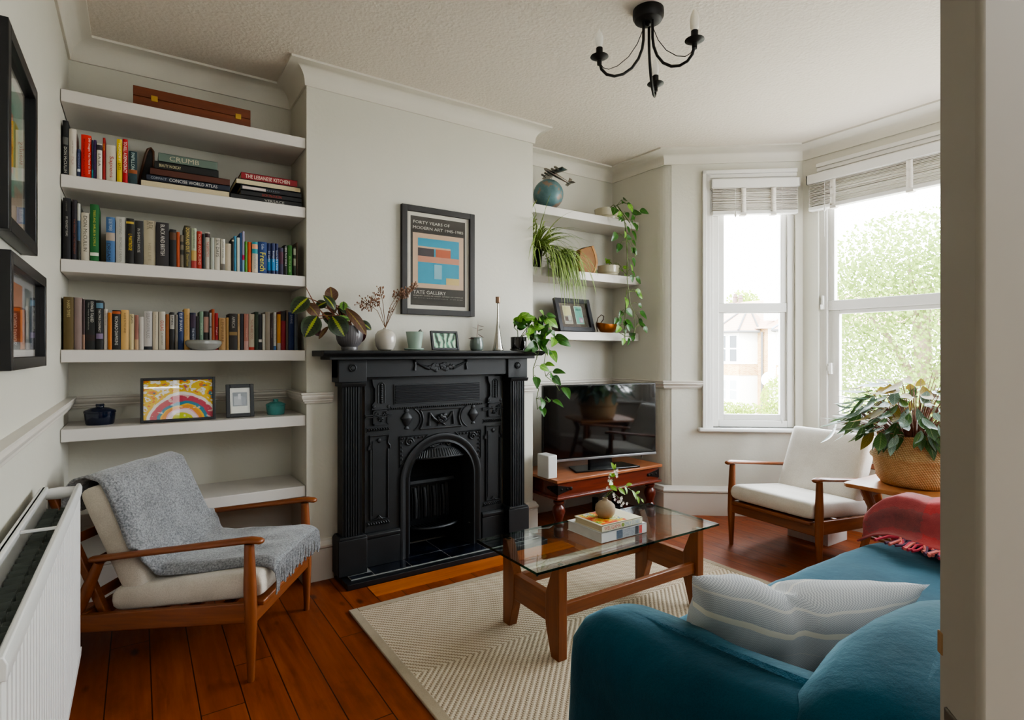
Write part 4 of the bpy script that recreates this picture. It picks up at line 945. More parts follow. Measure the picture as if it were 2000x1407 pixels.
# rug origin is its centre; pattern bands run along x
BW = .66
yb = a.math('DIVIDE', a.math('ADD', Y, 3.96), BW)
tri_ = a.math('PINGPONG', a.math('MULTIPLY', yb, BW), BW)
s_ = a.math('DIVIDE', a.math('ADD', X, tri_), .0275)
st_ = a.math('ABSOLUTE', a.math('SUBTRACT', a.math('FRACT', s_), .5))      # 0 at rib centre
al = a.math('DIVIDE', a.math('SUBTRACT', X, tri_), .0165)
kn = a.math('ABSOLUTE', a.math('SUBTRACT', a.math('FRACT', a.math('ADD', al, a.math('MULTIPLY', a.math('FLOOR', s_), .5))), .5))
h_ = a.math('SUBTRACT', 1.0, a.math('MULTIPLY', a.math('MULTIPLY', st_, 2.0), a.math('ADD', .30, a.math('MULTIPLY', kn, 1.3))))
nz = a.noise(tc, 260, 3, .7); ng = a.noise(tc, 4, 3)
f_ = a.math('ADD', h_, a.math('MULTIPLY', a.math('SUBTRACT', nz, .5), .5))
col = a.ramp(f_, [(.05, lin('#45352a')), (.32, lin('#8f7a64')), (.62, lin('#c4b29a')), (.95, lin('#d8cab4'))])
col = a.mix(a.math('MULTIPLY', ng, .25), col, lin('#b39f84'))
a.bsdf(Base__Color=col, Roughness=.92, Normal=a.bump(f_, .9, .006), **{'Specular IOR Level': .15}); SISAL = a.m
BIND = fabric('rug_binding', '#8f7f68', '#a8977e', 900)
rx0, rx1, ry0, ry1 = .805, 2.72, .55, 2.565
# origin chosen so a herringbone apex falls on y = 1.92 in the room
rug = thing('rug', 'beige herringbone sisal rug with a plain woven border', 'rug', (1.76, 1.92, 0))
part('pile', MB().box(rx0+.035, rx1-.035, ry0+.035, ry1-.035, .0005, .009), SISAL, rug, bevel=.002)
bo = MB()
for a0, a1, b0, b1 in ((rx0, rx0+.04, ry0, ry1), (rx1-.04, rx1, ry0, ry1), (rx0+.04, rx1-.04, ry0, ry0+.04), (rx0+.04, rx1-.04, ry1-.04, ry1)): bo.box(a0, a1, b0, b1, .0005, .0105)
part('border', bo, BIND, rug, bevel=.003)
# ================================================================== SOFA
a = NT('teal_linen'); v = a.coord()
n1 = a.noise(v, 520, 2, .7); n2 = a.noise(v, 5, 4); n3 = a.noise(v, 26, 4, .6)
col = a.ramp(a.math('ADD', a.math('MULTIPLY', n1, .4), a.math('MULTIPLY', n2, .6)), [(.35, lin('#06303e')), (.65, lin('#0c4759'))])
hh = a.math('ADD', a.math('MULTIPLY', n1, .12), n3)
a.bsdf(Base__Color=col, Roughness=.85, Normal=a.bump(hh, .2, .012), **{'Sheen Weight': .55, 'Sheen Roughness': .4, 'Sheen Tint': lin('#9fd0e4'), 'Specular IOR Level': .2}); TEAL = a.m
so = thing('sofa', 'sofa under a loose teal linen cover in the near foreground', 'sofa', (1.7, .6, 0))
def wr(p, amp=.012, f=5.0):
    q = Vector(p)*f
    d = Vector((noise.noise(q), noise.noise(q+Vector((9, 3, 1))), noise.noise(q+Vector((2, 7, 5)))))
    q2 = q*2.7
    return Vector(p) + d*amp + Vector((noise.noise(q2), noise.noise(q2+Vector((4, 4, 4))), noise.noise(q2+Vector((8, 1, 3)))))*amp*.35
def softbox(x0, x1, y0, y1, z0, z1, r, amp=.010, f=4.5, fn=None, ns=26):
    """box with generously rounded top edges, draped to z0"""
    mb = MB(); cx, cy = (x0+x1)/2, (y0+y1)/2; hx, hy = (x1-x0)/2, (y1-y0)/2
    def prof(t):   # t 0..1 from rim bottom over the shoulder to the middle: returns inset, z
        Ls = z1-z0-r; La = r*PI/2; tot = Ls + La + .16
        s = t*tot
        if s < Ls: return 0.0, z0+s
        if s < Ls+La: q = (s-Ls)/r; return r*(1-cos(q)), z1-r+r*sin(q)
        return r + (s-Ls-La), z1
    nt = 22; per = []
    n = ns*4
    def outline(k, ins):
        hx2, hy2 = hx-ins, hy-ins; rc = max(.01, min(.06 - ins*.3, hx2, hy2))
        side, t = divmod(k, ns); t = t/ns*2-1
        hx2 = max(hx2, .003); hy2 = max(hy2, .003)
        x, y = ((t*hx2, -hy2), (hx2, t*hy2), (-t*hx2, hy2), (-hx2, -t*hy2))[side]
        dx, dy = abs(x)-(hx2-rc), abs(y)-(hy2-rc)
        if dx > 0 and dy > 0:
            L = math.hypot(dx, dy); mx = rc/max(L, 1e-6)*max(dx, dy)/max(dx, dy)
            x = math.copysign(hx2-rc+dx*min(1, rc/L), x); y = math.copysign(hy2-rc+dy*min(1, rc/L), y)
        return x, y
    insmax = min(hx, hy)-.004
    rows = []
    for i in range(nt+1):
        ins, z = prof(i/nt); ins = min(ins, insmax)
        row = []
        for k in range(n):
            x, y = outline(k, ins)
            p = Vector((cx+x, cy+y, z))
            if fn: p = fn(p)
            row.append(mb.V(wr(p, amp, f) if z > z0+.001 else p))
        rows.append(row)
    for A_, B_ in zip(rows, rows[1:]):
        for k in range(n): mb.face([A_[k], A_[(k+1) % n], B_[(k+1) % n], B_[k]])
    mb.face(rows[-1])
    return mb
def nearfn(p):
    p = p.copy()
    if p.z > .3: p.z += .075*((.95-p.y)/.75)**2*min(1, (p.z-.3)/.3)      # arm climbs towards the back
    if p.z < .5: p.x -= .015*(.5-p.z)*(1+sin(p.y*19))                       # loose skirt
    return p
part('arm', softbox(.745, .965, .17, .935, .012, .655, .08, fn=nearfn), TEAL, so, angle=180)
def farfn(p):
    p = p.copy()
    if p.z > .3: p.z += .05*((.98-p.y)/.75)**2
    return p
part('arm', softbox(2.44, 2.66, .17, .97, .012, .57, .09, fn=farfn), TEAL, so, angle=180)
def backfn(p):
    p = p.copy()
    if p.z > .35:
        k = min(1, (p.z-.35)/.3); p.z += .028*k*sin((p.x-.75)*5.2) ; p.y += .02*k*sin(p.x*7)
    if p.z < .5 and p.x < .8: p.x -= .012*(.5-p.z)*(1+sin(p.y*23))
    return p
part('backrest', softbox(.752, 2.66, .165, .485, .012, .722, .095, fn=backfn, ns=34), TEAL, so, angle=180)
st_ = MB().cushion((1.70, .76, .385), (.80, 0, 0), (0, .315, 0), (0, 0, .075), 14, .4, 50, 30, fn=lambda p, u, v, s: wr(p, .008, 5))
part('seat_cushion', st_, TEAL, so, angle=180)
part('seat_base', MB().box(.93, 2.46, .46, 1.055, .03, .35), TEAL, so, bevel=.03, seg=3)

# cushion propped in the corner of the sofa
a = NT('grey_woven_cushion'); tc = a.n('ShaderNodeTexCoord').outputs['UV']; xyz = a.n('ShaderNodeSeparateXYZ', Vector=tc); U, Vv = xyz.outputs[0], xyz.outputs[1]
d1 = a.n('ShaderNodeTexChecker', Vector=tc, Scale=160.0, Color1=(1, 1, 1, 1), Color2=(0, 0, 0, 1)).outputs[1]
band = a.ramp(Vv, [(0, (0, 0, 0, 1)), (.06, (.5, .5, .5, 1)), (.075, (0, 0, 0, 1)), (.20, (0, 0, 0, 1)), (.201, (1, 1, 1, 1)), (.245, (1, 1, 1, 1)), (.246, (0, 0, 0, 1)), (.38, (.55, .55, .55, 1)), (.386, (0, 0, 0, 1)), (.58, (0, 0, 0, 1)), (.581, (1, 1, 1, 1)), (.645, (1, 1, 1, 1)), (.646, (0, 0, 0, 1)), (.9, (0, 0, 0, 1)), (.901, (.6, .6, .6, 1)), (.925, (.6, .6, .6, 1)), (.926, (0, 0, 0, 1))], 'CONSTANT')
light = a.ramp(Vv, [(0, (.2, .2, .2, 1)), (.24, (.75, .75, .75, 1)), (.58, (.35, .35, .35, 1)), (.74, (.8, .8, .8, 1)), (.9, (.45, .45, .45, 1))], 'CONSTANT')
g1 = a.mix(light, lin('#999ba0'), lin('#bcbfc2'))
g2 = a.mix(a.math('MULTIPLY', d1, .55), g1, lin('#dcdedf'))
col = a.mix(band, g2, lin('#e2ddd0'))
a.bsdf(Base__Color=col, Roughness=.95, Normal=a.bump(d1, .25, .002), **{'Sheen Weight': .2, 'Specular IOR Level': .15}); CUSH = a.m
TL, TR, BR, BL = Vector((.870, .69, .778)), Vector((1.45, .515, .688)), Vector((1.335, .66, .435)), Vector((.925, .81, .49))
def cpt(u, v): return TL*(1-u)*(1-v) + TR*u*(1-v) + BR*u*v + BL*(1-u)*v
nrm = ((TR-TL).cross(BL-TL)).normalized()
cm = MB(); n = 30; top, bot = {}, {}
for i in range(n+1):
    for j in range(n+1):
        u, v = i/n, j/n; a_, b_ = 2*u-1, 2*v-1
        # corners stay pointed while the sides draw in
        uu = u + (.5-u)*.10*(1-b_*b_)**1.5*abs(a_) ; vv = v + (.5-v)*.14*(1-a_*a_)**1.5*abs(b_)
        p = cpt(uu, vv)
        h = .092*((1-a_**2)*(1-b_**2))**.52
        dent = -.016*math.exp(-(((u-.40)/.12)**2 + (v/.3)**2))
        p = p + Vector((0, 0, dent*1.0)); h -= .030*math.exp(-((u-.40-.1*v)/.05)**2)*max(0, 1-v*1.6)*(1 if 0 < j < n and 0 < i < n else 0)
        wob = noise.noise(p*8)*.010 + noise.noise(p*19)*.005
        e = i in (0, n) or j in (0, n)
        top[i, j] = cm.V(p + nrm*(h+wob*(0 if e else 1))); bot[i, j] = top[i, j] if e else cm.V(p - nrm*(h*.9-wob))
for i in range(n):
    for j in range(n):
        uv = [(i/n, j/n), ((i+1)/n, j/n), ((i+1)/n, (j+1)/n), (i/n, (j+1)/n)]
        cm.face([top[i, j], top[i+1, j], top[i+1, j+1], top[i, j+1]], 0, uv)
        cm.face([bot[i, j], bot[i, j+1], bot[i+1, j+1], bot[i+1, j]], 0, [uv[0], uv[3], uv[2], uv[1]])
cu = part('cushion', cm, CUSH, None, angle=180)
tag(cu, 'plump grey woven cushion with cream stripes in the near corner of the teal sofa', 'cushion')

# plaid throw over the far arm
a = NT('red_plaid_wool'); tc = a.n('ShaderNodeTexCoord').outputs['UV']; xyz = a.n('ShaderNodeSeparateXYZ', Vector=tc); U, Vv = xyz.outputs[0], xyz.outputs[1]
nzd = a.noise(a.coord(), 18, 4, .7)
def sq(s, k, ph): return a.math('GREATER_THAN', a.math('FRACT', a.math('ADD', a.math('MULTIPLY', s, k), ph)), .55)
ck = a.math('ADD', sq(a.math('ADD', U, a.math('MULTIPLY', nzd, .12)), 2.7, .15), sq(a.math('ADD', Vv, a.math('MULTIPLY', nzd, .12)), 3.0, .3))
nz = a.noise(a.coord(), 260, 3, .8); nb = a.noise(a.coord(), 26, 4, .7)
c1 = a.ramp(a.math('MULTIPLY', ck, .5), [(0, lin('#c02a3c')), (.4, lin('#94424c')), (.9, lin('#5c4a50'))], 'CONSTANT')
col = a.mix(a.math('MULTIPLY', nb, .75), c1, lin('#cf6a60')); col = a.mix(a.math('MULTIPLY', nz, .25), col, lin('#4a2a32'))
a.bsdf(Base__Color=col, Roughness=.98, Normal=a.bump(nz, .5, .004), **{'Sheen Weight': .3, 'Specular IOR Level': .1}); PLAID = a.m
pb = thing('plaid_blanket', 'red and charcoal plaid wool blanket with twisted fringe over the far sofa arm', 'blanket', (2.5, .85, .5))
bpath = [(2.735, .36), (2.715, .47), (2.69, .55), (2.64, .60), (2.56, .618), (2.47, .61), (2.405, .57), (2.375, .525), (2.352, .50), (2.31, .488), (2.24, .482)]
bl_ = [0]
for p, q in zip(bpath, bpath[1:]): bl_.append(bl_[-1]+math.dist(p, q))
def bp(u, v):
    s = v*bl_[-1]; i = max(k for k in range(len(bpath)-1) if bl_[k] <= s+1e-9); t = (s-bl_[i])/(bl_[i+1]-bl_[i])
    x = bpath[i][0]+(bpath[i+1][0]-bpath[i][0])*t; z = bpath[i][1]+(bpath[i+1][1]-bpath[i][1])*t
    y = .36 + (1.0-.36)*u
    if v > .6: x += .20*(u)*((v-.6)/.4)*.8 - .0        # lower edge lies askew
    z += .05*max(0, (.98-y)/.75)**2*(1 if v < .7 else .3)
    fold = .016*sin(u*13+v*3)*(1 if v < .75 else .5) + .01*noise.noise(Vector((u*8, v*8, 3)))
    z += abs(fold)*.7 + .012; x -= fold*.4
    if u > .93:   # falls over the front of the arm
        k = (u-.93)/.07; z -= .15*k**1.4*(1-.75*v); y = .98 + .10*k**.7; x -= .05*k
    return Vector((x, y, z))
part('cloth', MB().grid(bp, 44, 40), PLAID, pb, solid=.006, angle=80)
fgm = [flat(c, .95, key='fr'+c) for c in ('#b83a4c', '#5a3c52', '#d4746a')]
fr_ = MB()
for i in range(64):
    p = bp((i+.4)/64*.93, 1.0); q = bp((i+.4)/64*.93, .985); d = (p-q); d.z = 0; d.normalize(); L = random.uniform(.075, .115); j = random.uniform(-.022, .022)
    fr_.tube([p+Vector((0, 0, .0)), p+d*L*.4+Vector((j*.2, j, .007)), p+d*L*.8+Vector((0, j*1.6+random.uniform(-.01, .01), .003)), p+d*L+Vector((0, j*2, .002))], [.0055, .005, .0045, .006], 5, i % 3)
part('fringe', fr_, fgm, pb)

# ================================================================== SIDE TABLE + BASKET PLANT
stb = thing('side_table', 'wooden side table with slatted shelf between the sofa and the bay', 'side table', (3.33, 1.2, 0))
tpm = MB()
pts = []
for sx, sy in ((1, 1), (-1, 1), (-1, -1), (1, -1)):
    for k in range(4):
        pts.append((sx, sy, k))
x0, x1, y0_, y1_ = 3.03, 3.64, .94, 1.465
tpm.prism([(x0+.02, y0_), (x1-.02, y0_), (x1, y0_+.02), (x1, y1_-.02), (x1-.02, y1_), (x0+.02, y1_), (x0, y1_-.02), (x0, y0_+.02)], 'z', .505, .525)
OAK = wood('oak_top', '#9a5f34', '#b87a48', 'x', .35, .9, .2)
part('top', tpm, OAK, stb, bevel=.004)
for sx in (-1, 1):
    for sy in (-1, 1):
        bx, by = 3.335+sx*.20, 1.20+sy*.18
        part('leg', MB().tube([(bx+sx*.075, by+sy*.05, 0), (bx+sx*.03, by+sy*.02, .16), (bx-sx*.0, by, .30), (bx-sx*.02, by-sy*.005, .40), (bx+sx*.015, by+sy*.02, .505)], [.013, .018, .02, .022, .026], 10), TEAK_Z, stb)
for sy in (-1, 1): part('rail', MB().box(3.13, 3.54, 1.20+sy*.175-.008, 1.20+sy*.175+.008, .46, .505), TEAK_X, stb, bevel=.002)
for k in range(9): part('shelf_slat', MB().tube([(3.15+k*.046, 1.0, .24), (3.15+k*.046, 1.40, .24)], .008, 8), TEAK_Y, stb)
for y in (1.0, 1.4): part('shelf_rail', MB().box(3.12, 3.55, y-.009, y+.009, .225, .255), TEAK_X, stb, bevel=.002)

a = NT('seagrass'); tc = a.n('ShaderNodeTexCoord').outputs['Object']; xyz = a.n('ShaderNodeSeparateXYZ', Vector=tc)
an = a.math('ARCTAN2', xyz.outputs[1], xyz.outputs[0]); Z = xyz.outputs[2]
row = a.math('DIVIDE', Z, .0085); rf = a.math('FRACT', row); ri = a.math('FLOOR', row)
cf = a.math('FRACT', a.math('ADD', a.math('MULTIPLY', an, 16.0), a.math('ADD', a.math('MULTIPLY', ri, .5), a.math('MULTIPLY', rf, .5))))
h_ = a.math('MULTIPLY', a.math('SINE', a.math('MULTIPLY', rf, PI)), a.math('SINE', a.math('MULTIPLY', cf, PI)))
nz = a.noise(tc, 60, 4, .7)
col = a.ramp(a.math('ADD', a.math('MULTIPLY', h_, .6), a.math('MULTIPLY', nz, .4)), [(.08, lin('#a87840')), (.36, lin('#dcb078')), (.8, lin('#f2d6a8'))])
a.bsdf(Base__Color=col, Roughness=.75, Normal=a.bump(h_, .9, .006)); SEAG = a.m
def m_leaf(name, c1, c2, mid, midw=.06, rough=.42, veins=22.0, edge=None, vein_c=None):
    """leaf colours laid out along the blade: uv.x along the length, uv.y across"""
    a = NT(name); tc = a.n('ShaderNodeTexCoord').outputs['UV']; xyz = a.n('ShaderNodeSeparateXYZ', Vector=tc)
    al, ac = xyz.outputs[0], a.math('ABSOLUTE', a.math('SUBTRACT', xyz.outputs[1], .5))
    ve = a.math('SINE', a.math('MULTIPLY', a.math('SUBTRACT', al, a.math('MULTIPLY', ac, .5)), veins*2))
    n = a.noise(a.coord(), 30, 2)
    col = a.mix(n, lin(c1), lin(c2))
    col = a.mix(a.math('MULTIPLY', a.math('GREATER_THAN', ve, .55), .45), col, lin(vein_c or c1))
    jag = a.math('ADD', ac, a.math('MULTIPLY', a.math('SINE', a.math('MULTIPLY', al, 70.0)), midw*.35))
    col = a.mix(a.math('LESS_THAN', jag, midw), col, lin(mid))
    if edge: col = a.mix(a.math('GREATER_THAN', ac, .38), col, lin(edge))
    b = a.n('ShaderNodeBsdfPrincipled', Base__Color=col, Roughness=rough)
    tr = a.n('ShaderNodeBsdfTranslucent', Color=col); mx = a.n('ShaderNodeMixShader', Fac=.18)
    a.t.links.new(b.outputs[0], mx.inputs[1]); a.t.links.new(tr.outputs[0], mx.inputs[2]); a.t.links.new(mx.outputs[0], a.out.inputs[0]); return a.m
L_CAL = m_leaf('calathea_leaf', '#46683a', '#5f824a', '#94a46a', .03, .3, 26, None, '#22401f'); L_CAL2 = m_leaf('calathea_young', '#8a8236', '#b08c3e', '#a88a50', .03, .45, 26, None, '#5c6426')
L_SIL = m_leaf('calathea_silver', '#748c7c', '#9cb0a2', '#b4c2b4', .03, .28, 26, None, '#3d5844')
STEM = flat('#55662c', .6, key='stem'); STEMR = flat('#7a4a34', .6, key='stem_red')
bpz = .525; bc = (3.30, 1.235)
pp = thing('potted_plant', 'large bushy prayer plant in a woven seagrass basket on the side table', 'plant', (bc[0], bc[1], bpz))
part('basket', MB().lathe([(.125, .001), (.15, .004), (.168, .03), (.18, .08), (.184, .118), (.186, .128), (.196, .136), (.200, .146), (.193, .156), (.183, .172), (.172, .205), (.164, .235), (.167, .255), (.158, .257), (.155, .235), (.14, .20)], (bc[0], bc[1], bpz), 48), SEAG, pp, angle=60)
hn = MB()
for s in (0.6, 3.9): hn.tube([(bc[0]+.163*cos(s+t*.18), bc[1]+.163*sin(s+t*.18), bpz+.235+.035*(1-t*t)) for t in [x/4 for x in range(-4, 5)]], .007, 8)
part('handle', hn, SEAG, pp)
part('soil', MB().lathe([(.0005, .215), (.15, .215)], (bc[0], bc[1], bpz), 24), SOIL, pp)
fo, stm = MB(), MB(); rr = random.Random(11)
for i in range(250):
    a_ = rr.uniform(0, 2*PI); ring = rr.random()**.65; el = R(82 - 74*ring + rr.uniform(-8, 8))
    Ls = rr.uniform(.12, .26) + .07*(1-ring); r0 = .09*ring
    b0 = Vector((bc[0]+r0*cos(a_), bc[1]+r0*sin(a_), bpz+.215))
    dirv = Vector((cos(a_)*cos(el), sin(a_)*cos(el), sin(el)))
    tip = b0 + Vector((0, 0, .05)) + dirv*Ls
    stm.tube([b0, b0 + dirv*Ls*.5 + Vector((0, 0, .045)), tip], .0016, 5)
    Lf = rr.uniform(.10, .17); dr_ = R(12 - 40*ring + rr.uniform(-24, 24) - 8)
    ld = Vector((cos(a_+rr.uniform(-.5, .5))*cos(dr_), sin(a_+rr.uniform(-.5, .5))*cos(dr_), sin(dr_)))
    if ld.x > .6 and tip.x > 3.55: continue
    nr_ = Vector((rr.uniform(-.3, .3), rr.uniform(-.3, .3), 1))
    k = 0 if rr.random() < .5 else (2 if (ring > .25 and rr.random() < .75) else 1)
    if tip.z > bpz+.5 and rr.random() < .55: k = 1
    fo.leaf(tip, tip+ld*Lf, nr_, Lf*rr.uniform(.27, .36), 'lance', -.10+rr.uniform(-.06, .06), .07, k)
for i in range(22):   # skirt of leaves hanging over the rim
    a_ = rr.uniform(2.4, 6.0); b0 = Vector((bc[0]+.15*cos(a_), bc[1]+.15*sin(a_), bpz+.26+rr.uniform(0, .06)))
    stm.tube([(bc[0]+.08*cos(a_), bc[1]+.08*sin(a_), bpz+.215), tuple(b0+Vector((-.03*cos(a_), -.03*sin(a_), .02))), tuple(b0)], .0022, 5)
    d = Vector((cos(a_)*.5, sin(a_)*.5, -.8)); fo.leaf(b0, b0+d.normalized()*rr.uniform(.09, .13), (cos(a_), sin(a_), .4), .045, 'lance', .06, .06, rr.choice((0, 0, 2)))
part('foliage', fo, [L_CAL, L_CAL2, L_SIL], pp, recalc=False, angle=80)
part('stem', stm, STEMR, pp)

# ribbed box on the floor behind the cream chair
rb = MB(); bx0, bx1, by0, by1, hb = 3.535, 3.77, 1.79, 2.05, .125
rb.box(bx0+.006, bx1-.006, by0+.006, by1-.006, .001, hb)
for k in range(34):
    x = bx0+.004+(bx1-bx0-.008)*k/33; rb.box(x-.0026, x+.0026, by0, by0+.008, .001, hb)
for k in range(40):
    y = by0+.004+(by1-by0-.008)*k/39; rb.box(bx0, bx0+.008, y-.0026, y+.0026, .001, hb)
tag(part('ribbed_box', rb, UPVC, smooth=False), 'low white ribbed box on the floor behind the cream armchair', 'box')

# ================================================================== RADIATOR
ra = thing('radiator', 'white double panel radiator without its top grille on the left wall', 'radiator', (-.2, 1.66, 0))
ry0_, ry1_, rz0, rz1 = 1.045, 2.285, .215, .775
RADP = m_trim('radiator_enamel', '#d6d5d3', .3)
pf = MB(); xf = -.155
pts = [(xf-.012, ry0_)]; n = 36; w_ = (ry1_-ry0_)/n
for k in range(n):
    y = ry0_ + k*w_; pts += [(xf-.004, y+.002), (xf, y+w_*.3), (xf, y+w_*.7), (xf-.004, y+w_-.002)]
pts += [(xf-.012, ry1_)]
pf.prism(pts, 'z', rz0+.025, rz1-.03)
fpn = part('front_panel', pf, RADP, ra, smooth=False)
lp_ = MB().prism([(xf-.014, rz1-.035), (xf+.003, rz1-.035), (xf+.004, rz1-.012), (xf-.001, rz1), (xf-.009, rz1), (xf-.014, rz1-.008)], 'y', ry0_-.004, ry1_+.004)
lp_.prism([(xf-.014, rz0), (xf+.001, rz0), (xf+.003, rz0+.03), (xf-.014, rz0+.03)], 'y', ry0_-.002, ry1_+.002)
part('rim', lp_, RADP, fpn, bevel=.002)
part('back_panel', MB().box(-.252, -.240, ry0_, ry1_, rz0, rz1).box(-.256, -.236, ry0_, ry1_, rz1-.02, rz1), RADP, ra, bevel=.004)
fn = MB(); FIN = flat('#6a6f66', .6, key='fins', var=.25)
z_ = []
for x0, x1 in ((-.172, -.202), (-.206, -.236)):
    q = []
    for k in range(46):
        y = ry0_+.05 + (ry1_-ry0_-.10)*k/45; q.append((x0 if k % 2 == 0 else x1, y)); q.append((x0 if k % 2 == 0 else x1, y+.016))
    vs = [(fn.V((x, y, rz0+.04)), fn.V((x, y, rz1-.06))) for x, y in q]
    for (a0, a1), (b0, b1) in zip(vs, vs[1:]): fn.face([a0, b0, b1, a1])
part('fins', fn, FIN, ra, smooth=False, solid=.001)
part('brace', MB().box(-.245, -.163, 1.77, 1.782, rz1-.012, rz1-.006).box(-.252, -.236, 1.768, 1.784, rz1-.014, rz1-.004), RADP, ra, bevel=.001)
en = MB().tube([(-.250, ry1_-.012, rz1-.022), (-.205, ry1_-.012, rz1-.022), (-.162, ry1_-.012, rz1-.022)], [.016, .019, .016], 14)
part('header_pipe', MB().tube([(-.250, ry1_-.012, rz0+.03), (-.162, ry1_-.012, rz0+.03)], .016, 14), RADP, ra)
part('header_pipe', en, RADP, ra)
ec = MB().box(-.243, -.17, ry0_-.012, ry0_+.03, .64, rz1-.012)
part('end_cap', ec, flat('#8d8561', .5, key='oldcap', var=.25), ra, bevel=.01, seg=3)
br_ = MB()
for y in (1.25, 2.05): br_.box(-.2755, -.252, y-.02, y+.02, .3, .7)
part('wall_bracket', br_, RADP, ra)
pp_ = MB().tube([(-.205, ry1_-.02, rz0+.02), (-.205, ry1_-.02, .10), (-.205, ry1_-.02, .001)], .008, 8); pp_.tube([(-.205, ry0_+.02, rz0+.02), (-.205, ry0_+.02, .001)], .008, 8)
part('pipe', pp_, RADP, ra)

# ================================================================== CHANDELIER
BLK = flat('#1d1a19', .45, .5, key='chandelier_black', var=.1)
CC = Vector((1.849, 1.701, 0))
ch = thing('chandelier', 'black three-arm ceiling light with candle bulbs', 'ceiling light', (CC.x, CC.y, H))
part('canopy', MB().lathe([(.066, H-.0005), (.067, H-.02), (.066, H-.032), (.058, H-.046), (.04, H-.052), (.02, H-.053), (.0005, H-.053)], (CC.x, CC.y, 0), 36).lathe([(.013, H-.052), (.014, H-.062), (.006, H-.068), (.0005, H-.07)], (CC.x, CC.y, 0), 14), BLK, ch)
BULB = NT('clear_bulb'); BULB.bsdf(Base__Color=(.95, .93, .88, 1), Roughness=.08, Alpha=.45); BULB = BULB.m
FROST = flat('#e6dfd2', .35, key='frosted_bulb', var=0)
for k, (ang, frosted) in enumerate(((R(156), 0), (R(278), 1), (R(34), 0))):
    d = Vector((cos(ang), sin(ang), 0)); RR = .222; zc = 2.463
    prof = [(.022, H-.05), (.022, 2.56), (.028, 2.52), (.045, 2.475), (.075, 2.432), (.115, 2.402), (.155, 2.390), (.19, 2.395), (.213, 2.415), (.222, 2.445)]
    arm = part('arm', MB().tube([CC + d*r + Vector((0, 0, z)) for r, z in prof], .0062, 10), BLK, ch)
    wire = [(.018, H-.05), (.026, 2.60), (.05, 2.54), (.09, 2.48), (.14, 2.436), (.18, 2.418), (.205, 2.422), (.216, 2.438)]
    part('thin_wire', MB().tube([CC + d*r + Vector((0, 0, z)) for r, z in wire], .0018, 6), BLK, arm)
    c = (CC.x+d.x*RR, CC.y+d.y*RR, 0)
    part('drip_pan', MB().lathe([(.010, zc-.030), (.011, zc-.012), (.008, zc-.010), (.022, zc-.006), (.039, zc+.004), (.0385, zc+.006), (.02, zc-.001), (.006, zc)], c, 28), BLK, arm)
    part('candle_tube', MB().lathe([(.0145, zc-.002), (.0145, zc+.042), (.012, zc+.044), (.001, zc+.044)], c, 18), BLK, arm)
    z0 = zc+.044
    if frosted:
        part('bulb', MB().lathe([(.012, z0), (.0175, z0+.012), (.0182, z0+.028)], c, 18).lathe([(.0182, z0+.028), (.0185, z0+.045), (.014, z0+.066), (.006, z0+.083), (.0005, z0+.087)], c, 18), FROST, arm)
    else:
        bb_ = part('bulb', MB().lathe([(.011, z0), (.0165, z0+.018), (.0175, z0+.036), (.014, z0+.056), (.006, z0+.074), (.0005, z0+.080)], c, 18), BULB, arm)
        part('filament', MB().tube([(c[0]-.003, c[1], z0), (c[0]-.004, c[1], z0+.02), (c[0]+.004, c[1], z0+.02), (c[0]+.003, c[1], z0)], .0009, 5), STEEL, arm)
# ================================================================== WALL PICTURES
def colour_plane(mb, M, x0, x1, z0, z1, mi, y=0.0):
    vs = [mb.V(M @ Vector((x, y, z))) for x, z in ((x0, z0), (x1, z0), (x1, z1), (x0, z1))]; mb.face(vs, mi)
def picture_frame(name, label, cat, M, w, h, bar, depth, mats_, group=None, glass=True, loc=None):
    """upright frame in local axes: x across, z up, front facing -y; M places it in the room"""
    o = thing(name, label, cat, loc or M.translation, 0, group)
    mb = MB()
    for a0, a1, c0, c1 in ((0, bar, 0, h), (w-bar, w, 0, h), (bar, w-bar, 0, bar), (bar, w-bar, h-bar, h)): mb.box(a0, a1, 0, depth, c0, c1, 0, M)
    part('frame', mb, mats_[0], o, bevel=.0015)
    part('backing', MB().box(bar, w-bar, depth-.006, depth-.001, bar, h-bar, 0, M), mats_[1], o, smooth=False)
    if glass: part('glass', MB().box(bar, w-bar, depth*.35, depth*.35+.001, bar, h-bar, 0, M), PICGLASS, o, smooth=False)
    return o
def art(o, M, rects, depth, name='print'):
    """flat colour areas of a print: (x0,x1,z0,z1,colour)"""
    mb = MB(); mats_ = []
    for i, (x0, x1, z0, z1, c) in enumerate(rects):
        m = flat(c, .7, key='print'+c, var=.05)
        if m not in mats_: mats_.append(m)
        colour_plane(mb, M, x0, x1, z0, z1, mats_.index(m), depth - i*.0002)
    return part(name, mb, mats_, o, smooth=False, recalc=False)

# gallery poster over the mantel
GREYB = flat('#2e2c2c', .55, key='poster_frame', var=.08)
M = Matrix.Translation((1.249, 2.998, 1.418))
W_, H_ = .477, .63
po = picture_frame('poster', 'framed dark gallery poster with blue picture on the chimney breast', 'poster', M, W_, H_, .033, .026, [GREYB, PAPER])
bk = '#3b3834'
x0, x1 = .059, W_-.059
art(po, M, [(x0-.012, x1+.012, .044, H_-.044, '#d6d0c4'), (x0, x1, .056, H_-.056, bk), (x0+.014, x1-.012, .158, .478, '#c9ad94'),
    (x0+.046, x1-.042, .185, .450, '#3f9cb8'), (x0+.046, x1-.042, .310, .345, '#c88f78'), (x0+.16, x1-.10, .345, .392, '#c0694c'), (x0+.046, x1-.21, .345, .392, '#4c454a'), (x0+.046, x1-.10, .392, .402, '#cfae92'),
    (x1-.13, x1-.042, .185, .225, '#cdb57c'), (x0+.15, x0+.20, .215, .300, '#8dbcc8')], .0185)
ty = 2.998+.0155
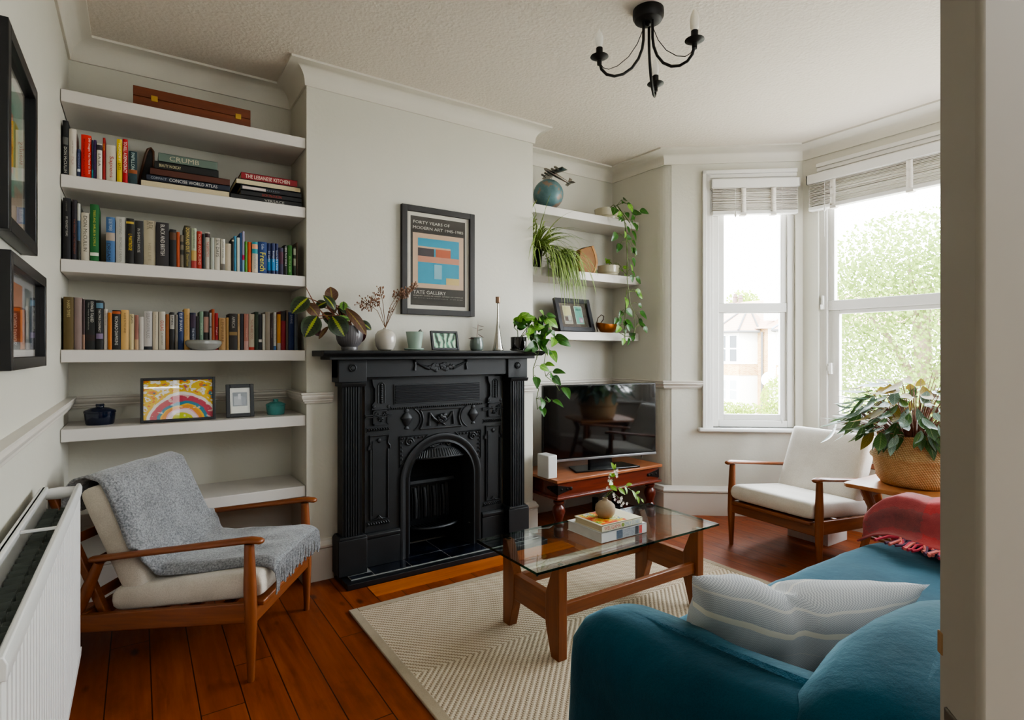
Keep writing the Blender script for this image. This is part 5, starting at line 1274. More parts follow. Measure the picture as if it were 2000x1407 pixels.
for s, cx, cz, L, Hh in (('FORTY YEARS OF', 1.249+.075+.118, 1.418+.540, .236, .017), ('MODERN ART 1945-1985', 1.249+.075+.163, 1.418+.508, .330, .017), ('TATE GALLERY', 1.249+.075+.105, 1.418+.132, .210, .020)):
    text(s, po, (cx, ty, cz), (1, 0, 0), (0, 0, 1), L, Hh, '#cfcac0')
text('20 FEBRUARY - 28 APRIL 1985  MONDAY - SATURDAY 10.00  SUNDAY 2.00', po, (1.249+.075+.163, ty, 1.418+.112), (1, 0, 0), (0, 0, 1), .326, .0065, '#b9b4aa')
text('ADMISSION FREE', po, (1.249+.075+.163, ty, 1.418+.098), (1, 0, 0), (0, 0, 1), .326, .005, '#8f8b84')

# two frames on the left wall (front faces +x): local x runs along -Y
def wallM(yfar, ynear, z): return Matrix.Translation((-.276+.036, ynear, z)) @ Matrix.Rotation(R(90), 4, 'Z')
# rotation 90: local x -> +Y, local y -> -X (into the wall), front faces +X
M1 = wallM(2.095, 1.66, 1.475)
p1 = picture_frame('picture_frame', 'upper black framed print with green tones on the left wall', 'framed picture', M1, .435, .472, .034, .035, [BLACKF, PAPER], 'framed prints on the left wall')
art(p1, M1, [(.036, .40, .036, .436, '#c7c6bc'), (.06, .375, .06, .41, '#8fb3a0'), (.06, .375, .06, .16, '#b0947c'), (.12, .26, .12, .36, '#5f9a86'), (.27, .31, .18, .33, '#b8b060'), (.20, .24, .18, .33, '#c06a48'), (.32, .36, .17, .34, '#86a894')], .027)
M2 = wallM(2.282, 1.69, 1.157)
p2 = picture_frame('picture_frame', 'lower deep black frame holding three narrow prints on the left wall', 'framed picture', M2, .592, .276, .03, .036, [BLACKF, flat('#b4b4b8', .8, key='matgrey')], 'framed prints on the left wall')
art(p2, M2, [(.032, .56, .032, .246, '#b9bac0'), (.06, .19, .07, .225, '#b06a4c'), (.22, .36, .07, .225, '#c0652c'), (.25, .33, .08, .15, '#a8440f'), (.40, .52, .07, .225, '#3f5a68'), (.42, .46, .08, .20, '#a8a49c'), (.03, .40, .034, .064, '#d0cfcc')], .028)

# ================================================================== MANTELPIECE OBJECTS (top of the shelf at z = 1.208)
MZ = 1.209
# prayer plant in a ribbed grey pot
mp = thing('potted_plant', 'prayer plant with dark veined leaves in a ribbed grey pot on the mantelpiece', 'plant', (.915, 2.895, MZ))
GREYP = flat('#5f5c5e', .28, key='ribpot', var=.15)
part('pot', MB().lathe([(.040, 0), (.042, .012), (.040, .018), (.056, .034), (.066, .058), (.069, .085), (.066, .118), (.066, .128), (.061, .128), (.061, .10)], (.915, 2.895, MZ), 96, flutes=32, amp=.012), GREYP, mp, angle=60)
part('soil', MB().lathe([(.0005, .115), (.060, .115)], (.915, 2.895, MZ), 20), SOIL, mp)
L_MAR = m_leaf('maranta_leaf', '#1f2c18', '#33422a', '#8f9a34', .075, .36, 18, '#3c4a34', '#141c10')
L_MARB = m_leaf('maranta_underside', '#5a3a2a', '#70523a', '#8a7a3a', .05, .45, 18, None, '#47301f'); L_MARR = m_leaf('maranta_red', '#3a1418', '#4c1c1e', '#5a2a24', .03, .5, 18, None, '#2a0e12'); L_MARG = m_leaf('maranta_new', '#5f8a3a', '#78a04a', '#2f4a24', .12, .4, 12, None, '#4a7030')
MAR = [((0.698, 2.86, 1.468), (0.612, 2.82, 1.385), 0.08, 0), ((0.74, 2.85, 1.379), (0.669, 2.81, 1.272), 0.095, 0), ((0.811, 2.845, 1.381), (0.859, 2.80, 1.278), 0.1, 0), ((0.824, 2.89, 1.454), (0.815, 2.89, 1.533), 0.068, 1), ((0.768, 2.84, 1.482), (0.818, 2.82, 1.411), 0.055, 0), ((0.884, 2.86, 1.426), (0.979, 2.82, 1.288), 0.055, 1),
 ((0.95, 2.86, 1.362), (1.012, 2.84, 1.315), 0.045, 0), ((0.955, 2.90, 1.345), (0.985, 2.91, 1.252), 0.07, 2), ((0.694, 2.88, 1.443), (0.748, 2.86, 1.375), 0.065, 1), ((0.868, 2.84, 1.456), (0.859, 2.82, 1.410), 0.04, 3), ((0.796, 2.86, 1.329), (0.744, 2.84, 1.264), 0.024, 1), ((0.793, 2.88, 1.453), (0.738, 2.87, 1.422), 0.05, 0), ((0.82, 2.85, 1.356), (0.895, 2.83, 1.368), 0.045, 3), ((0.923, 2.87, 1.401), (0.844, 2.86, 1.428), 0.05, 0), ((.86, 2.90, 1.44), (.90, 2.90, 1.36), .06, 0), ((.78, 2.91, 1.40), (.84, 2.91, 1.34), .07, 0), ((.80, 2.92, 1.47), (.85, 2.92, 1.40), .06, 1), ((.72, 2.90, 1.36), (.76, 2.90, 1.28), .05, 2)]
ml, ms_ = MB(), MB()
for i, (b, t, w_, mi) in enumerate(MAR):
    ml.leaf(b, t, (random.uniform(-.4, .4), -1, .35), w_, 'oval', .10, .05, mi, 10, 6)
    ms_.tube([(.905+random.uniform(-.03, .03), 2.895, MZ+.115), (.5*(.905+b[0]), 2.88, .5*(MZ+.13+b[2])+.03), b], .0026, 6)
ms_.tube([(0.689, 2.87, 1.522), (0.726, 2.87, 1.45), (0.80, 2.875, 1.363), (0.90, 2.89, MZ+.115)], [.0015, .003, .0035, .0035], 6)
part('foliage', ml, [L_MAR, L_MARB, L_MARR, L_MARG], mp, recalc=False, angle=80); part('stem', ms_, STEMR, mp)

GLZ = lambda c, k: flat(c, .16, key=k, var=.05, coat=.3)
va = thing('vase', 'round off-white glazed bud vase holding dried flowers on the mantelpiece', 'vase', (1.106, 2.885, MZ))
part('body', MB().lathe([(.026, 0), (.040, .004), (.051, .025), (.056, .055), (.053, .085), (.040, .104), (.020, .112), (.012, .115), (.012, .120), (.009, .121), (.008, .10)], (1.106, 2.885, MZ), 36), GLZ('#b9b3a9', 'vase_white'), va)
df = thing('dried_flowers', 'sprigs of brown dried flowers in the off-white bud vase', 'dried flowers', (1.106, 2.885, MZ+.10))
DRY = flat('#6d4f38', .9, key='dry', var=.2); DRYF = flat('#8a6a58', .95, key='dryf', var=.3)
rr = random.Random(5)
b0 = (1.104, 2.886, MZ+.02); nk = (1.106, 2.885, MZ+.121)
for tip, ns, kn in (((.985, 2.88, 1.472), 44, .045), ((1.075, 2.89, 1.548), 22, .018), ((1.035, 2.885, 1.50), 30, .03), ((1.228, 2.87, 1.545), 40, .026), ((1.278, 2.86, 1.578), 36, .018), ((1.185, 2.88, 1.535), 26, .028), ((1.15, 2.89, 1.44), 6, .012)):
    st2, fl2 = MB(), MB(); t = Vector(tip); n0 = Vector(nk); mid = n0.lerp(t, .5) + Vector(((t.x-n0.x)*-.12, 0, .02))
    pts = [Vector(b0), n0, mid, t]
    st2.tube(pts, [.0018, .0018, .0015, .0008], 5)
    for i in range(ns):
        s = rr.uniform(0, .5); p = t.lerp(mid, s) + Vector((rr.uniform(-1, 1)*kn, rr.uniform(-1, 1)*kn*.6, rr.uniform(-1, 1)*kn*.8))
        st2.tube([t.lerp(mid, min(1, s+.22)), p], .0006, 4)
        st2.ball(p, rr.uniform(.0028, .0055), 6, 1, sc=(1, 1, 1.25))
    part('sprig', st2, [DRY, DRYF], df)

mu = thing('planter_cup', 'pale sage glazed planter cup on a round saucer on the mantelpiece', 'planter', (1.276, 2.885, MZ))
SAGE = GLZ('#93a79a', 'sage_glaze')
part('saucer', MB().lathe([(.030, 0), (.050, .002), (.056, .008), (.055, .012), (.045, .008), (.0005, .007)], (1.272, 2.885, MZ), 32), SAGE, mu)
part('cup', MB().lathe([(.030, .008), (.036, .012), (.041, .05), (.048, .098), (.050, .104), (.046, .104), (.043, .09)], (1.276, 2.885, MZ), 32), SAGE, mu)
part('soil', MB().lathe([(.0005, .088), (.043, .088)], (1.276, 2.885, MZ), 18), SOIL, mu)
sp_ = MB()
for i in range(5): sp_.tube([(1.29+.004*i, 2.885, MZ+.088), (1.297+.003*i, 2.88, MZ+.108+.003*i), (1.303+.005*i, 2.88, MZ+.112-.003*i)], .0016, 5)
part('sprout', sp_, flat('#3b4238', .7, key='sprout'), mu)

fw, fh = .178, .112
M = Matrix.Translation((1.378, 2.868, MZ+.0035)) @ Matrix.Rotation(R(4), 4, 'Z') @ Matrix.Rotation(R(-12), 4, 'X')
pf_ = picture_frame('picture_frame', 'small black framed green landscape print standing on the mantelpiece', 'framed picture', M, fw, fh, .013, .014, [BLACKF, PAPER])
a = NT('landscape_print'); tc = a.coord()
n = a.noise(tc, 34, 5, .6); w2_ = a.n('ShaderNodeTexWave', Vector=tc, Scale=9.0, Distortion=9.0, Detail=3.0).outputs[0]
a.bsdf(Base__Color=a.ramp(a.math('ADD', a.math('MULTIPLY', n, .6), a.math('MULTIPLY', w2_, .4)), [(.3, lin('#1c2a22')), (.42, lin('#4c8a6a')), (.55, lin('#9fd0b0')), (.7, lin('#cfe0c8'))]), Roughness=.6)
mb = MB(); colour_plane(mb, M, .012, fw-.012, .012, fh-.012, 0, .0072); part('print', mb, a.m, pf_, smooth=False, recalc=False)
part('strut', MB().box(fw*.45, fw*.55, .014, .018, .002, .08, 0, M), BLACKF, pf_)

sm = thing('potted_plant', 'tiny grey-green glazed pot with one thin red sprig on the mantelpiece', 'plant', (1.672, 2.885, MZ))
part('pot', MB().lathe([(.030, 0), (.037, .006), (.041, .03), (.039, .055), (.034, .07), (.036, .078), (.032, .078), (.030, .06)], (1.672, 2.885, MZ), 28), GLZ('#66726c', 'greygreen_glaze'), sm)
part('soil', MB().lathe([(.0005, .064), (.031, .064)], (1.672, 2.885, MZ), 16), SOIL, sm)
L_RED = m_leaf('sprig_leaf', '#3a2420', '#5a3a30', '#6a4a3a', .05, .5)
sg, sl = MB(), MB(); sg.tube([(1.672, 2.885, MZ+.06), (1.674, 2.88, MZ+.11), (1.68, 2.88, MZ+.155)], .0014, 5)
for b, t, w_ in (((1.674, 2.88, MZ+.13), (1.626, 2.87, MZ+.142), .014), ((1.68, 2.88, MZ+.15), (1.716, 2.87, MZ+.142), .013), ((1.68, 2.88, MZ+.155), (1.672, 2.875, MZ+.178), .011), ((1.676, 2.88, MZ+.10), (1.712, 2.86, MZ+.075), .014), ((1.66, 2.87, MZ+.075), (1.60, 2.86, MZ+.07), .016), ((1.678, 2.88, MZ+.12), (1.706, 2.87, MZ+.128), .01)): sl.leaf(b, t, (0, -.4, 1), w_, 'lance', -.05, .05)
part('stem', sg, STEMR, sm); part('foliage', sl, L_RED, sm, recalc=False)

cs = thing('candlestick', 'slender silver trumpet candlestick on the mantelpiece', 'candlestick', (1.822, 2.885, MZ))
part('stem', MB().lathe([(.033, 0), (.034, .003), (.030, .02), (.024, .05), (.017, .10), (.0085, .17), (.0055, .22), (.0045, .27), (.005, .286), (.013, .290)], (1.822, 2.885, MZ), 28), STEEL, cs)
part('candle_cup', MB().lathe([(.013, .290), (.0145, .294), (.0145, .324), (.0155, .327), (.012, .327), (.011, .305), (.0005, .304)], (1.822, 2.885, MZ), 24), flat('#a88a76', .3, .9, key='copper_cup'), cs)

# pothos in a dark glass pot, trailing off the end of the mantelpiece
L_POT = m_leaf('pothos_leaf', '#234c14', '#38681f', '#558c36', .02, .32, 9, None, '#274f18'); L_POT2 = m_leaf('pothos_light', '#5c8f2c', '#7cab40', '#a0c060', .03, .35, 9, None, '#4f8026')
DKG = NT('dark_glass'); DKG.bsdf(Base__Color=lin('#141014'), Roughness=.08, **{'Coat Weight': .5}); DKG = DKG.m
pt = thing('potted_plant', 'trailing pothos in a dark glass pot at the right end of the mantelpiece', 'plant', (1.985, 2.90, MZ))
part('pot', MB().lathe([(.044, 0), (.056, .004), (.056, .012), (.049, .014), (.050, .02), (.051, .085), (.047, .086), (.046, .07)], (1.985, 2.90, MZ), 30), DKG, pt)
part('soil', MB().lathe([(.0005, .075), (.047, .075)], (1.985, 2.90, MZ), 16), SOIL, pt)
MPL = [(2.081, 1.441, .075), (1.921, 1.407, .06), (1.99, 1.406, .07), (2.057, 1.395, .075), (2.169, 1.383, .10), (1.888, 1.371, .06), (2.021, 1.343, .08), (2.129, 1.323, .08), (1.99, 1.228, .115), (2.081, 1.258, .085), (2.252, 1.259, .10), (2.157, 1.259, .09), (2.157, 1.171, .085), (2.081, 1.097, .075), (2.137, 1.119, .07), (2.202, 1.072, .085), (2.137, 1.054, .08), (2.178, 1.02, .08), (2.018, 1.012, .085), (2.265, .939, .10), (2.057, .883, .085), (2.182, .877, .085), (2.077, .831, .085), (2.121, .902, .065), (1.95, 1.36, .07), (2.10, 1.36, .085), (2.04, 1.30, .08), (2.13, 1.40, .08), (2.0, 1.37, .06), (2.09, 1.21, .09), (2.17, 1.32, .075), (2.12, 1.20, .08)]
vines = [[(1.985, 2.90, 1.285), (2.005, 2.85, 1.32), (2.055, 2.80, 1.27), (2.065, 2.785, 1.226), (2.041, 2.785, 1.162), (2.025, 2.80, 1.098), (2.033, 2.81, 1.044), (2.06, 2.82, 1.0), (2.089, 2.83, .968), (2.073, 2.83, .905), (2.081, 2.83, .84)],
         [(1.99, 2.90, 1.285), (2.049, 2.84, 1.338), (2.109, 2.82, 1.29), (2.137, 2.82, 1.194), (2.129, 2.83, 1.113), (2.153, 2.84, 1.047), (2.231, 2.84, .996), (2.262, 2.84, .95)],
         [(1.98, 2.90, 1.285), (1.95, 2.86, 1.33), (1.91, 2.84, 1.35)], [(1.99, 2.9, 1.285), (2.06, 2.87, 1.39), (2.10, 2.85, 1.40)], [(1.99, 2.9, 1.285), (2.10, 2.85, 1.30), (2.20, 2.83, 1.27)], [(2.07, 2.83, .91), (2.13, 2.83, .90), (2.17, 2.83, .88)]]
vm, lm = MB(), MB(); rr = random.Random(2)
MPL += [(x+rr.uniform(-.04, .04), z+rr.uniform(-.05, .035), L*rr.uniform(.7, 1)) for x, z, L in MPL if z > 1.2 and rr.random() < .9] + [(1.93+rr.uniform(0, .2), 1.33+rr.uniform(-.04, .09), .075) for _ in range(14)]
for v_ in vines: vm.tube(v_, .0024, 6)
allp = [Vector(p) for v_ in vines for p in v_]
for x, z, L in MPL:
    y = 2.80 + rr.uniform(-.03, .04); c = Vector((x, y, z))
    if z < 1.27: y = c.y = 2.765+rr.uniform(-.015, .012)
    near = min(allp, key=lambda p: (p-c).length); d = (c-near); d.y *= .3
    d = d.normalized() if d.length > 1e-3 else Vector((1, 0, 0))
    d = (d + Vector((rr.uniform(-.35, .35), rr.uniform(-.3, .1), -.55))).normalized()
    b = c - d*L*.5; vm.tube([near, near.lerp(b, .6)+Vector((0, 0, .012)), b], .0014, 5)
    lm.leaf(b, c+d*L*.5, (rr.uniform(-.6, .6), -1, rr.uniform(.1, .8)), L*.62, 'heart', .06, .08, 1 if rr.random() < .3 else 0, 10, 6)
part('vine', vm, STEM, pt); part('foliage', lm, [L_POT, L_POT2], pt, recalc=False, angle=80)

# ================================================================== RIGHT ALCOVE OBJECTS
S1, S2_, S3_ = 2.2125, 1.7825, 1.3465
a = NT('globe_map'); tc = a.coord(); n = a.noise(tc, 11, 6, .6); n2 = a.noise(tc, 60, 3)
col = a.ramp(n, [(.45, lin('#53757a')), (.565, lin('#678488')), (.575, lin('#94796a')), (.7, lin('#a3856f'))])
a.bsdf(Base__Color=a.mix(a.math('MULTIPLY', n2, .3), col, lin('#4f6e76')), Roughness=.4); GLOBE = a.m
g = thing('globe', 'small blue globe standing on the top right alcove shelf', 'globe', (2.449, 3.2, S1))
part('sphere', MB().ball((2.449, 3.2, S1+.118), .108, 40), GLOBE, g, angle=80)
part('ring_stand', MB().lathe([(.05, 0), (.055, .003), (.050, .018), (.045, .018), (.046, .003)], (2.449, 3.2, S1), 28), STEEL, g)
CHR = flat('#8f8a84', .22, 1.0, key='chrome')
apl = thing('model_aeroplane', 'silver model aeroplane mounted on top of the blue globe', 'model aeroplane', (2.46, 3.19, S1+.226))
ax = Vector((.78, -.12, -.30)).normalized(); c0 = Vector((2.475, 3.17, S1+.262)); rt = ax.cross(Vector((0, 0, 1))).normalized(); up = rt.cross(ax)
part('fuselage', MB().tube([c0-ax*.085, c0-ax*.075, c0-ax*.04, c0+ax*.02, c0+ax*.10, c0+ax*.15], [.002, .010, .014, .014, .009, .003], 12), CHR, apl)
def wing(mb, s, root, span, chord, sweep_, th_):
    r = c0+ax*root; mb.cushion(r + rt*s*span*.5 + ax*sweep_*.5, rt*s*span*.5 + ax*sweep_*.5, ax*chord, up*th_, 4, .5, 8, 8)
for s in (-1, 1):
    mb = MB(); wing(mb, s, -.02, .15, .024, .025, .005); part('wing', mb, CHR, apl)
    mb = MB(); wing(mb, s, .135, .055, .013, .01, .003); part('tailplane', mb, CHR, apl)
    for k in (.05, .095):
        e = c0 - ax*.035 + rt*s*k; part('engine', MB().tube([e-ax*.02, e-ax*.015, e+ax*.02, e+ax*.035], [.004, .008, .008, .003], 10), CHR, apl)
mb = MB(); mb.cushion(c0+ax*.137+up*.018, up*.02, ax*.013, rt*.002, 4, .5, 6, 6); part('tail_fin', mb, CHR, apl)
part('mount', MB().tube([(2.462, 3.185, S1+.225), tuple(c0)], .004, 8), CHR, apl)

CREAM = GLZ('#c4bda6', 'cream_glaze')
def round_pot(mbname, parent, c, r, h): return part('pot', MB().lathe([(r*.62, 0), (r*.86, h*.04), (r*.92, h*.25), (r*.88, h*.30), (r*.97, h*.40), (r, h*.8), (r*1.02, h), (r*.93, h), (r*.9, h*.8)], c, 32), CREAM, parent)
tr = thing('potted_plant', 'long trailing pothos in a cream bowl on the top right alcove shelf', 'plant', (3.02, 3.2, S1))
round_pot('pot', tr, (3.02, 3.2, S1), .095, .088); part('soil', MB().lathe([(.0005, .078), (.088, .078)], (3.02, 3.2, S1), 18), SOIL, tr)
TRAIL = [(2.968, 2.314, .065), (3.058, 2.282, .085), (3.128, 2.246, .09), (3.185, 2.255, .075), (2.86, 2.216, .09), (2.911, 2.20, .06), (2.979, 2.203, .055), (3.069, 2.131, .075), (3.123, 2.138, .06), (2.855, 2.03, .085), (2.963, 2.061, .06), (2.937, 1.965, .075), (3.031, 2.05, .065), (3.096, 2.073, .085), (3.09, 2.015, .06), (3.101, 1.951, .085), (3.09, 1.873, .075), (3.053, 1.821, .065), (3.074, 1.75, .06), (3.139, 1.739, .075), (3.145, 1.647, .075), (3.128, 1.623, .06), (3.005, 1.563, .09), (3.139, 1.547, .05), (2.958, 1.478, .065), (3.021, 1.488, .085), (3.161, 1.474, .09), (2.87, 1.423, .06), (2.922, 1.417, .065), (3.026, 1.401, .10), (3.20, 1.418, .08), (3.167, 1.401, .075), (2.906, 1.364, .07), (2.995, 1.378, .06), (3.069, 1.322, .10), (2.942, 1.275, .06), (3.037, 1.276, .06), (3.06, 2.20, .06), (3.03, 1.95, .05), (3.0, 2.10, .06)]
vl = [[(3.0, 3.18, S1+.08), (2.952, 3.06, 2.30), (2.975, 2.99, 2.215), (2.989, 2.975, 2.152), (3.0, 2.975, 2.025), (3.01, 2.975, 1.912), (3.015, 2.975, 1.799), (3.01, 2.975, 1.742), (3.026, 2.975, 1.648), (3.042, 2.975, 1.554), (3.079, 2.975, 1.498), (3.096, 2.975, 1.384), (3.069, 2.975, 1.318), (2.994, 2.975, 1.317), (2.932, 2.975, 1.342)],
      [(3.01, 3.18, S1+.08), (2.98, 3.05, 2.30), (2.994, 2.99, 2.19), (3.012, 2.98, 2.03), (3.02, 2.98, 1.9), (3.004, 2.98, 1.78)], [(2.98, 3.05, 2.30), (3.06, 3.0, 2.17), (3.10, 2.99, 2.20)], [(3.01, 2.98, 1.66), (2.99, 2.975, 1.5), (2.98, 2.975, 1.40), (2.99, 2.975, 1.27)]]
vm, lm = MB(), MB(); rr = random.Random(4)
TRAIL += [(x+rr.uniform(-.03, .02), z+rr.uniform(-.05, .03), L*.8) for x, z, L in TRAIL if rr.random() < .35]
for v_ in vl: vm.tube(v_, .003, 6)
allp = [Vector(p) for v_ in vl for p in v_]
for x, z, L in TRAIL:
    c = Vector((min(x, 3.17), 2.965 + rr.uniform(-.025, .03), z)); near = min(allp, key=lambda p: (p-c).length + (.05 if p.z < c.z else 0))
    d = c-near; d.y *= .3; d = d.normalized() if d.length > 1e-3 else Vector((1, 0, 0))
    d = (d*.7 + Vector((rr.uniform(-.3, .3), rr.uniform(-.3, .1), -.6))).normalized()
    b = c-d*L*.5; vm.tube([near, near.lerp(b, .6)+Vector((0, 0, .012)), b], .0014, 5)
    lm.leaf(b, c+d*L*.5, (rr.uniform(-.6, .6), -1, rr.uniform(.1, .7)), L*.66, 'heart', .06, .08, 1 if rr.random() < .15 else 0, 10, 6)
part('vine', vm, STEM, tr); part('foliage', lm, [L_POT, L_POT2], tr, recalc=False, angle=80)

sd = thing('potted_plant', 'spider plant in a black pot spilling over the middle right alcove shelf', 'plant', (2.30, 3.19, S2_))
part('pot', MB().lathe([(.055, 0), (.06, .004), (.075, .135), (.078, .14), (.07, .14), (.068, .12)], (2.30, 3.19, S2_), 28), DKG, sd); part('soil', MB().lathe([(.0005, .125), (.068, .125)], (2.30, 3.19, S2_), 16), SOIL, sd)
L_SPI = m_leaf('spider_leaf', '#5f8030', '#86a04a', '#c9cf94', .13, .4, 1.0)
sf = MB(); rr = random.Random(9)
def blade(p0, d, L, droop, w):
    p = Vector(p0); d = Vector(d).normalized(); pts = [p.copy()]; n = 12
    for i in range(n):
        d = (d + Vector((0, 0, -droop/n))).normalized(); p = p + d*(L/n)
        if p.x < 2.20 and p.y > 2.995: p.x = 2.20
        if p.y > 3.36: p.y = 3.36
        if p.z > S1-.075 and p.y > 3.07: p.z = S1-.075
        if p.z < S2_+.008 and p.y > 3.075: p.y = 3.075 - rr.uniform(0, .02)
        pts.append(p.copy())
    rows = []
    for i, q in enumerate(pts):
        t = i/n; dd = (pts[min(i+1, n)]-pts[max(i-1, 0)]).normalized(); sdv = dd.cross(Vector((.2, -.5, .8))).normalized(); ww = w*(min(1, .4+t*4)*(1-t)**.7+.02)
        rows.append([sf.V(q-sdv*ww), sf.V(q+Vector((0, 0, -ww*.35))), sf.V(q+sdv*ww)])
    for i in range(n):
        for j in (0, 1): sf.face([rows[i][j], rows[i+1][j], rows[i+1][j+1], rows[i][j+1]], 0, [(i/n, j/2), ((i+1)/n, j/2), ((i+1)/n, j/2+.5), (i/n, j/2+.5)])
for i in range(110):
    a_ = rr.uniform(-2.9, .35); el = R(rr.uniform(15, 80))
    blade((2.31+.03*cos(a_), 3.17+.03*sin(a_), S2_+.125), (cos(a_)*cos(el), sin(a_)*cos(el), sin(el)), rr.uniform(.26, .50), rr.uniform(1.2, 3.4), rr.uniform(.006, .0095))
for i in range(110):   # the tuft that hangs over the shelf edge
    a_ = rr.uniform(-2.2, -.2); el = R(rr.uniform(-10, 45)); x = 2.36+rr.uniform(-.05, .14)
    blade((x, 3.08+rr.uniform(-.03, .03), S2_+.09+rr.uniform(-.05, .06)), (cos(a_)*cos(el)*.7+.1, sin(a_)*cos(el), sin(el)), rr.uniform(.24, .46), rr.uniform(2.5, 5.0), rr.uniform(.006, .0095))
part('foliage', sf, L_SPI, sd, recalc=False, angle=80)

wp_ = thing('potted_plant', 'small white pot with a stubby succulent behind the hanging spider plant leaves', 'plant', (2.66, 3.22, S2_))
part('pot', MB().lathe([(.030, 0), (.032, .004), (.038, .085), (.034, .085), (.033, .07)], (2.66, 3.22, S2_), 24), CREAM, wp_); part('soil', MB().lathe([(.0005, .072), (.034, .072)], (2.66, 3.22, S2_), 14), SOIL, wp_)
su = MB()
for a_, l, t_ in ((2.2, .11, .5), (.9, .12, .25), (4.6, .10, .5), (0.1, .09, 1.1), (3.3, .10, .9)):
    b = Vector((2.66, 3.22, S2_+.07)); su.leaf(b, b+Vector((cos(a_)*sin(t_), sin(a_)*sin(t_), cos(t_)))*l, (-cos(a_), -sin(a_), .5), .035, 'lance', .08, .15)
part('foliage', su, m_leaf('succulent', '#4c6a34', '#6a8648', '#8aa060', .05, .4), wp_, recalc=False)

vs_ = thing('vase', 'tan flat-sided curved stoneware vase on the middle right alcove shelf', 'vase', (2.825, 3.22, S2_))
TAN = flat('#8d6134', .6, key='tanpot', var=.18); TANL = flat('#c0905e', .6, key='tanrim', var=.08)
ov = []
for k in range(13):
    t = k/12; ov.append((t*.235, .0+.035*sin(PI*t)))
mb = MB()   # lens-like slab: left face straight, right edge bowed
prof = [(2.745, 0), (2.735, .10), (2.748, .185), (2.80, .205), (2.872, .225), (2.905, .16), (2.918, .10), (2.900, .04), (2.872, 0)]
mb.prism([(x, S2_+z) for x, z in prof], 'y', 3.195, 3.245)
part('body', mb, TAN, vs_, bevel=.004)
mb = MB().prism([(x, S2_+z) for x, z in ((2.873, .0), (2.901, .04), (2.919, .10), (2.906, .16), (2.873, .226), (2.852, .219), (2.885, .155), (2.897, .10), (2.88, .04), (2.852, 0))], 'y', 3.190, 3.250)
part('bowed_edge', mb, TANL, vs_, bevel=.003)
part('opening', MB().prism([(2.765, S2_+.1915), (2.80, S2_+.2055), (2.855, S2_+.2205), (2.855, S2_+.2225), (2.80, S2_+.2085), (2.765, S2_+.1945)], 'y', 3.203, 3.237), flat('#120d0a', .9, key='dark_hole'), vs_)  # dark strip paints the shade of a mouth; the body is solid
tw = thing('twig', 'short brown twig sticking out beside the tan curved vase', 'twig', (2.70, 3.22, S2_))
part('stick', MB().tube([(2.665, 3.215, S2_+.075), (2.70, 3.217, S2_+.098), (2.737, 3.22, S2_+.115)], .004, 7), flat('#5a3424', .8, key='twig'), tw)

p3_ = thing('potted_plant', 'cream pot with a few small leaves on the middle right alcove shelf', 'plant', (3.045, 3.21, S2_))
round_pot('pot', p3_, (3.045, 3.21, S2_), .083, .085); part('soil', MB().lathe([(.0005, .074), (.076, .074)], (3.045, 3.21, S2_), 16), SOIL, p3_)
mb, m2_ = MB(), MB()
for x, y, z, L in ((2.975, 3.15, .125, .045), (2.95, 3.14, .095, .045), (2.99, 3.14, .10, .05), (3.12, 3.13, .07, .05), (3.15, 3.13, .02, .04), (2.965, 3.15, .11, .04), (3.09, 3.13, .055, .04)):
    b = Vector((x, y, S2_+z)); d = Vector((rr.uniform(-1, 1), -.4, rr.uniform(-.6, .3))).normalized(); mb.leaf(b, b+d*L, (0, -1, .6), L*.8, 'heart', .05, .06)
    m2_.tube([(3.045, 3.2, S2_+.074), (.5*(3.045+x), 3.16, S2_+.11), tuple(b)], .0015, 5)
part('foliage', mb, L_POT2, p3_, recalc=False); part('stem', m2_, STEM, p3_)

# framed pair of cards leaning on the lower right shelf
M = Matrix.Translation((2.535, 3.165, S3_+.0085)) @ Matrix.Rotation(R(-17), 4, 'X')
fw, fh = .335, .258
pc = picture_frame('picture_frame', 'black box frame with two small cards leaning on the lower right alcove shelf', 'framed picture', M, fw, fh, .032, .028, [flat('#2b2b30', .4, key='boxframe'), flat('#5b524b', .8, key='backing_brown')])
art(pc, M, [(.072, .150, .062, .205, '#c8c3ae'), (.076, .146, .12, .20, '#c6c090'), (.076, .146, .066, .125, '#87877c'), (.083, .11, .085, .118, '#5c4a46'), (.112, .138, .09, .13, '#b9b9ae'), (.182, .258, .062, .205, '#b9cdc0'), (.186, .254, .066, .201, '#6cb3a2'), (.214, .250, .072, .115, '#a58fa0'), (.226, .246, .078, .100, '#cdbcc8')], .020, 'cards')
def onM(M, x, z, y): return M @ Vector((x, y, z))
xd = M.to_3x3() @ Vector((1, 0, 0)); zd = M.to_3x3() @ Vector((0, 0, 1))
text('devon', pc, onM(M, .111, .077, .017), xd, zd, .064, .016, '#d8d6cc'); text('olico', pc, onM(M, .218, .178, .017), xd, zd, .05, .018, '#1f4c4a')

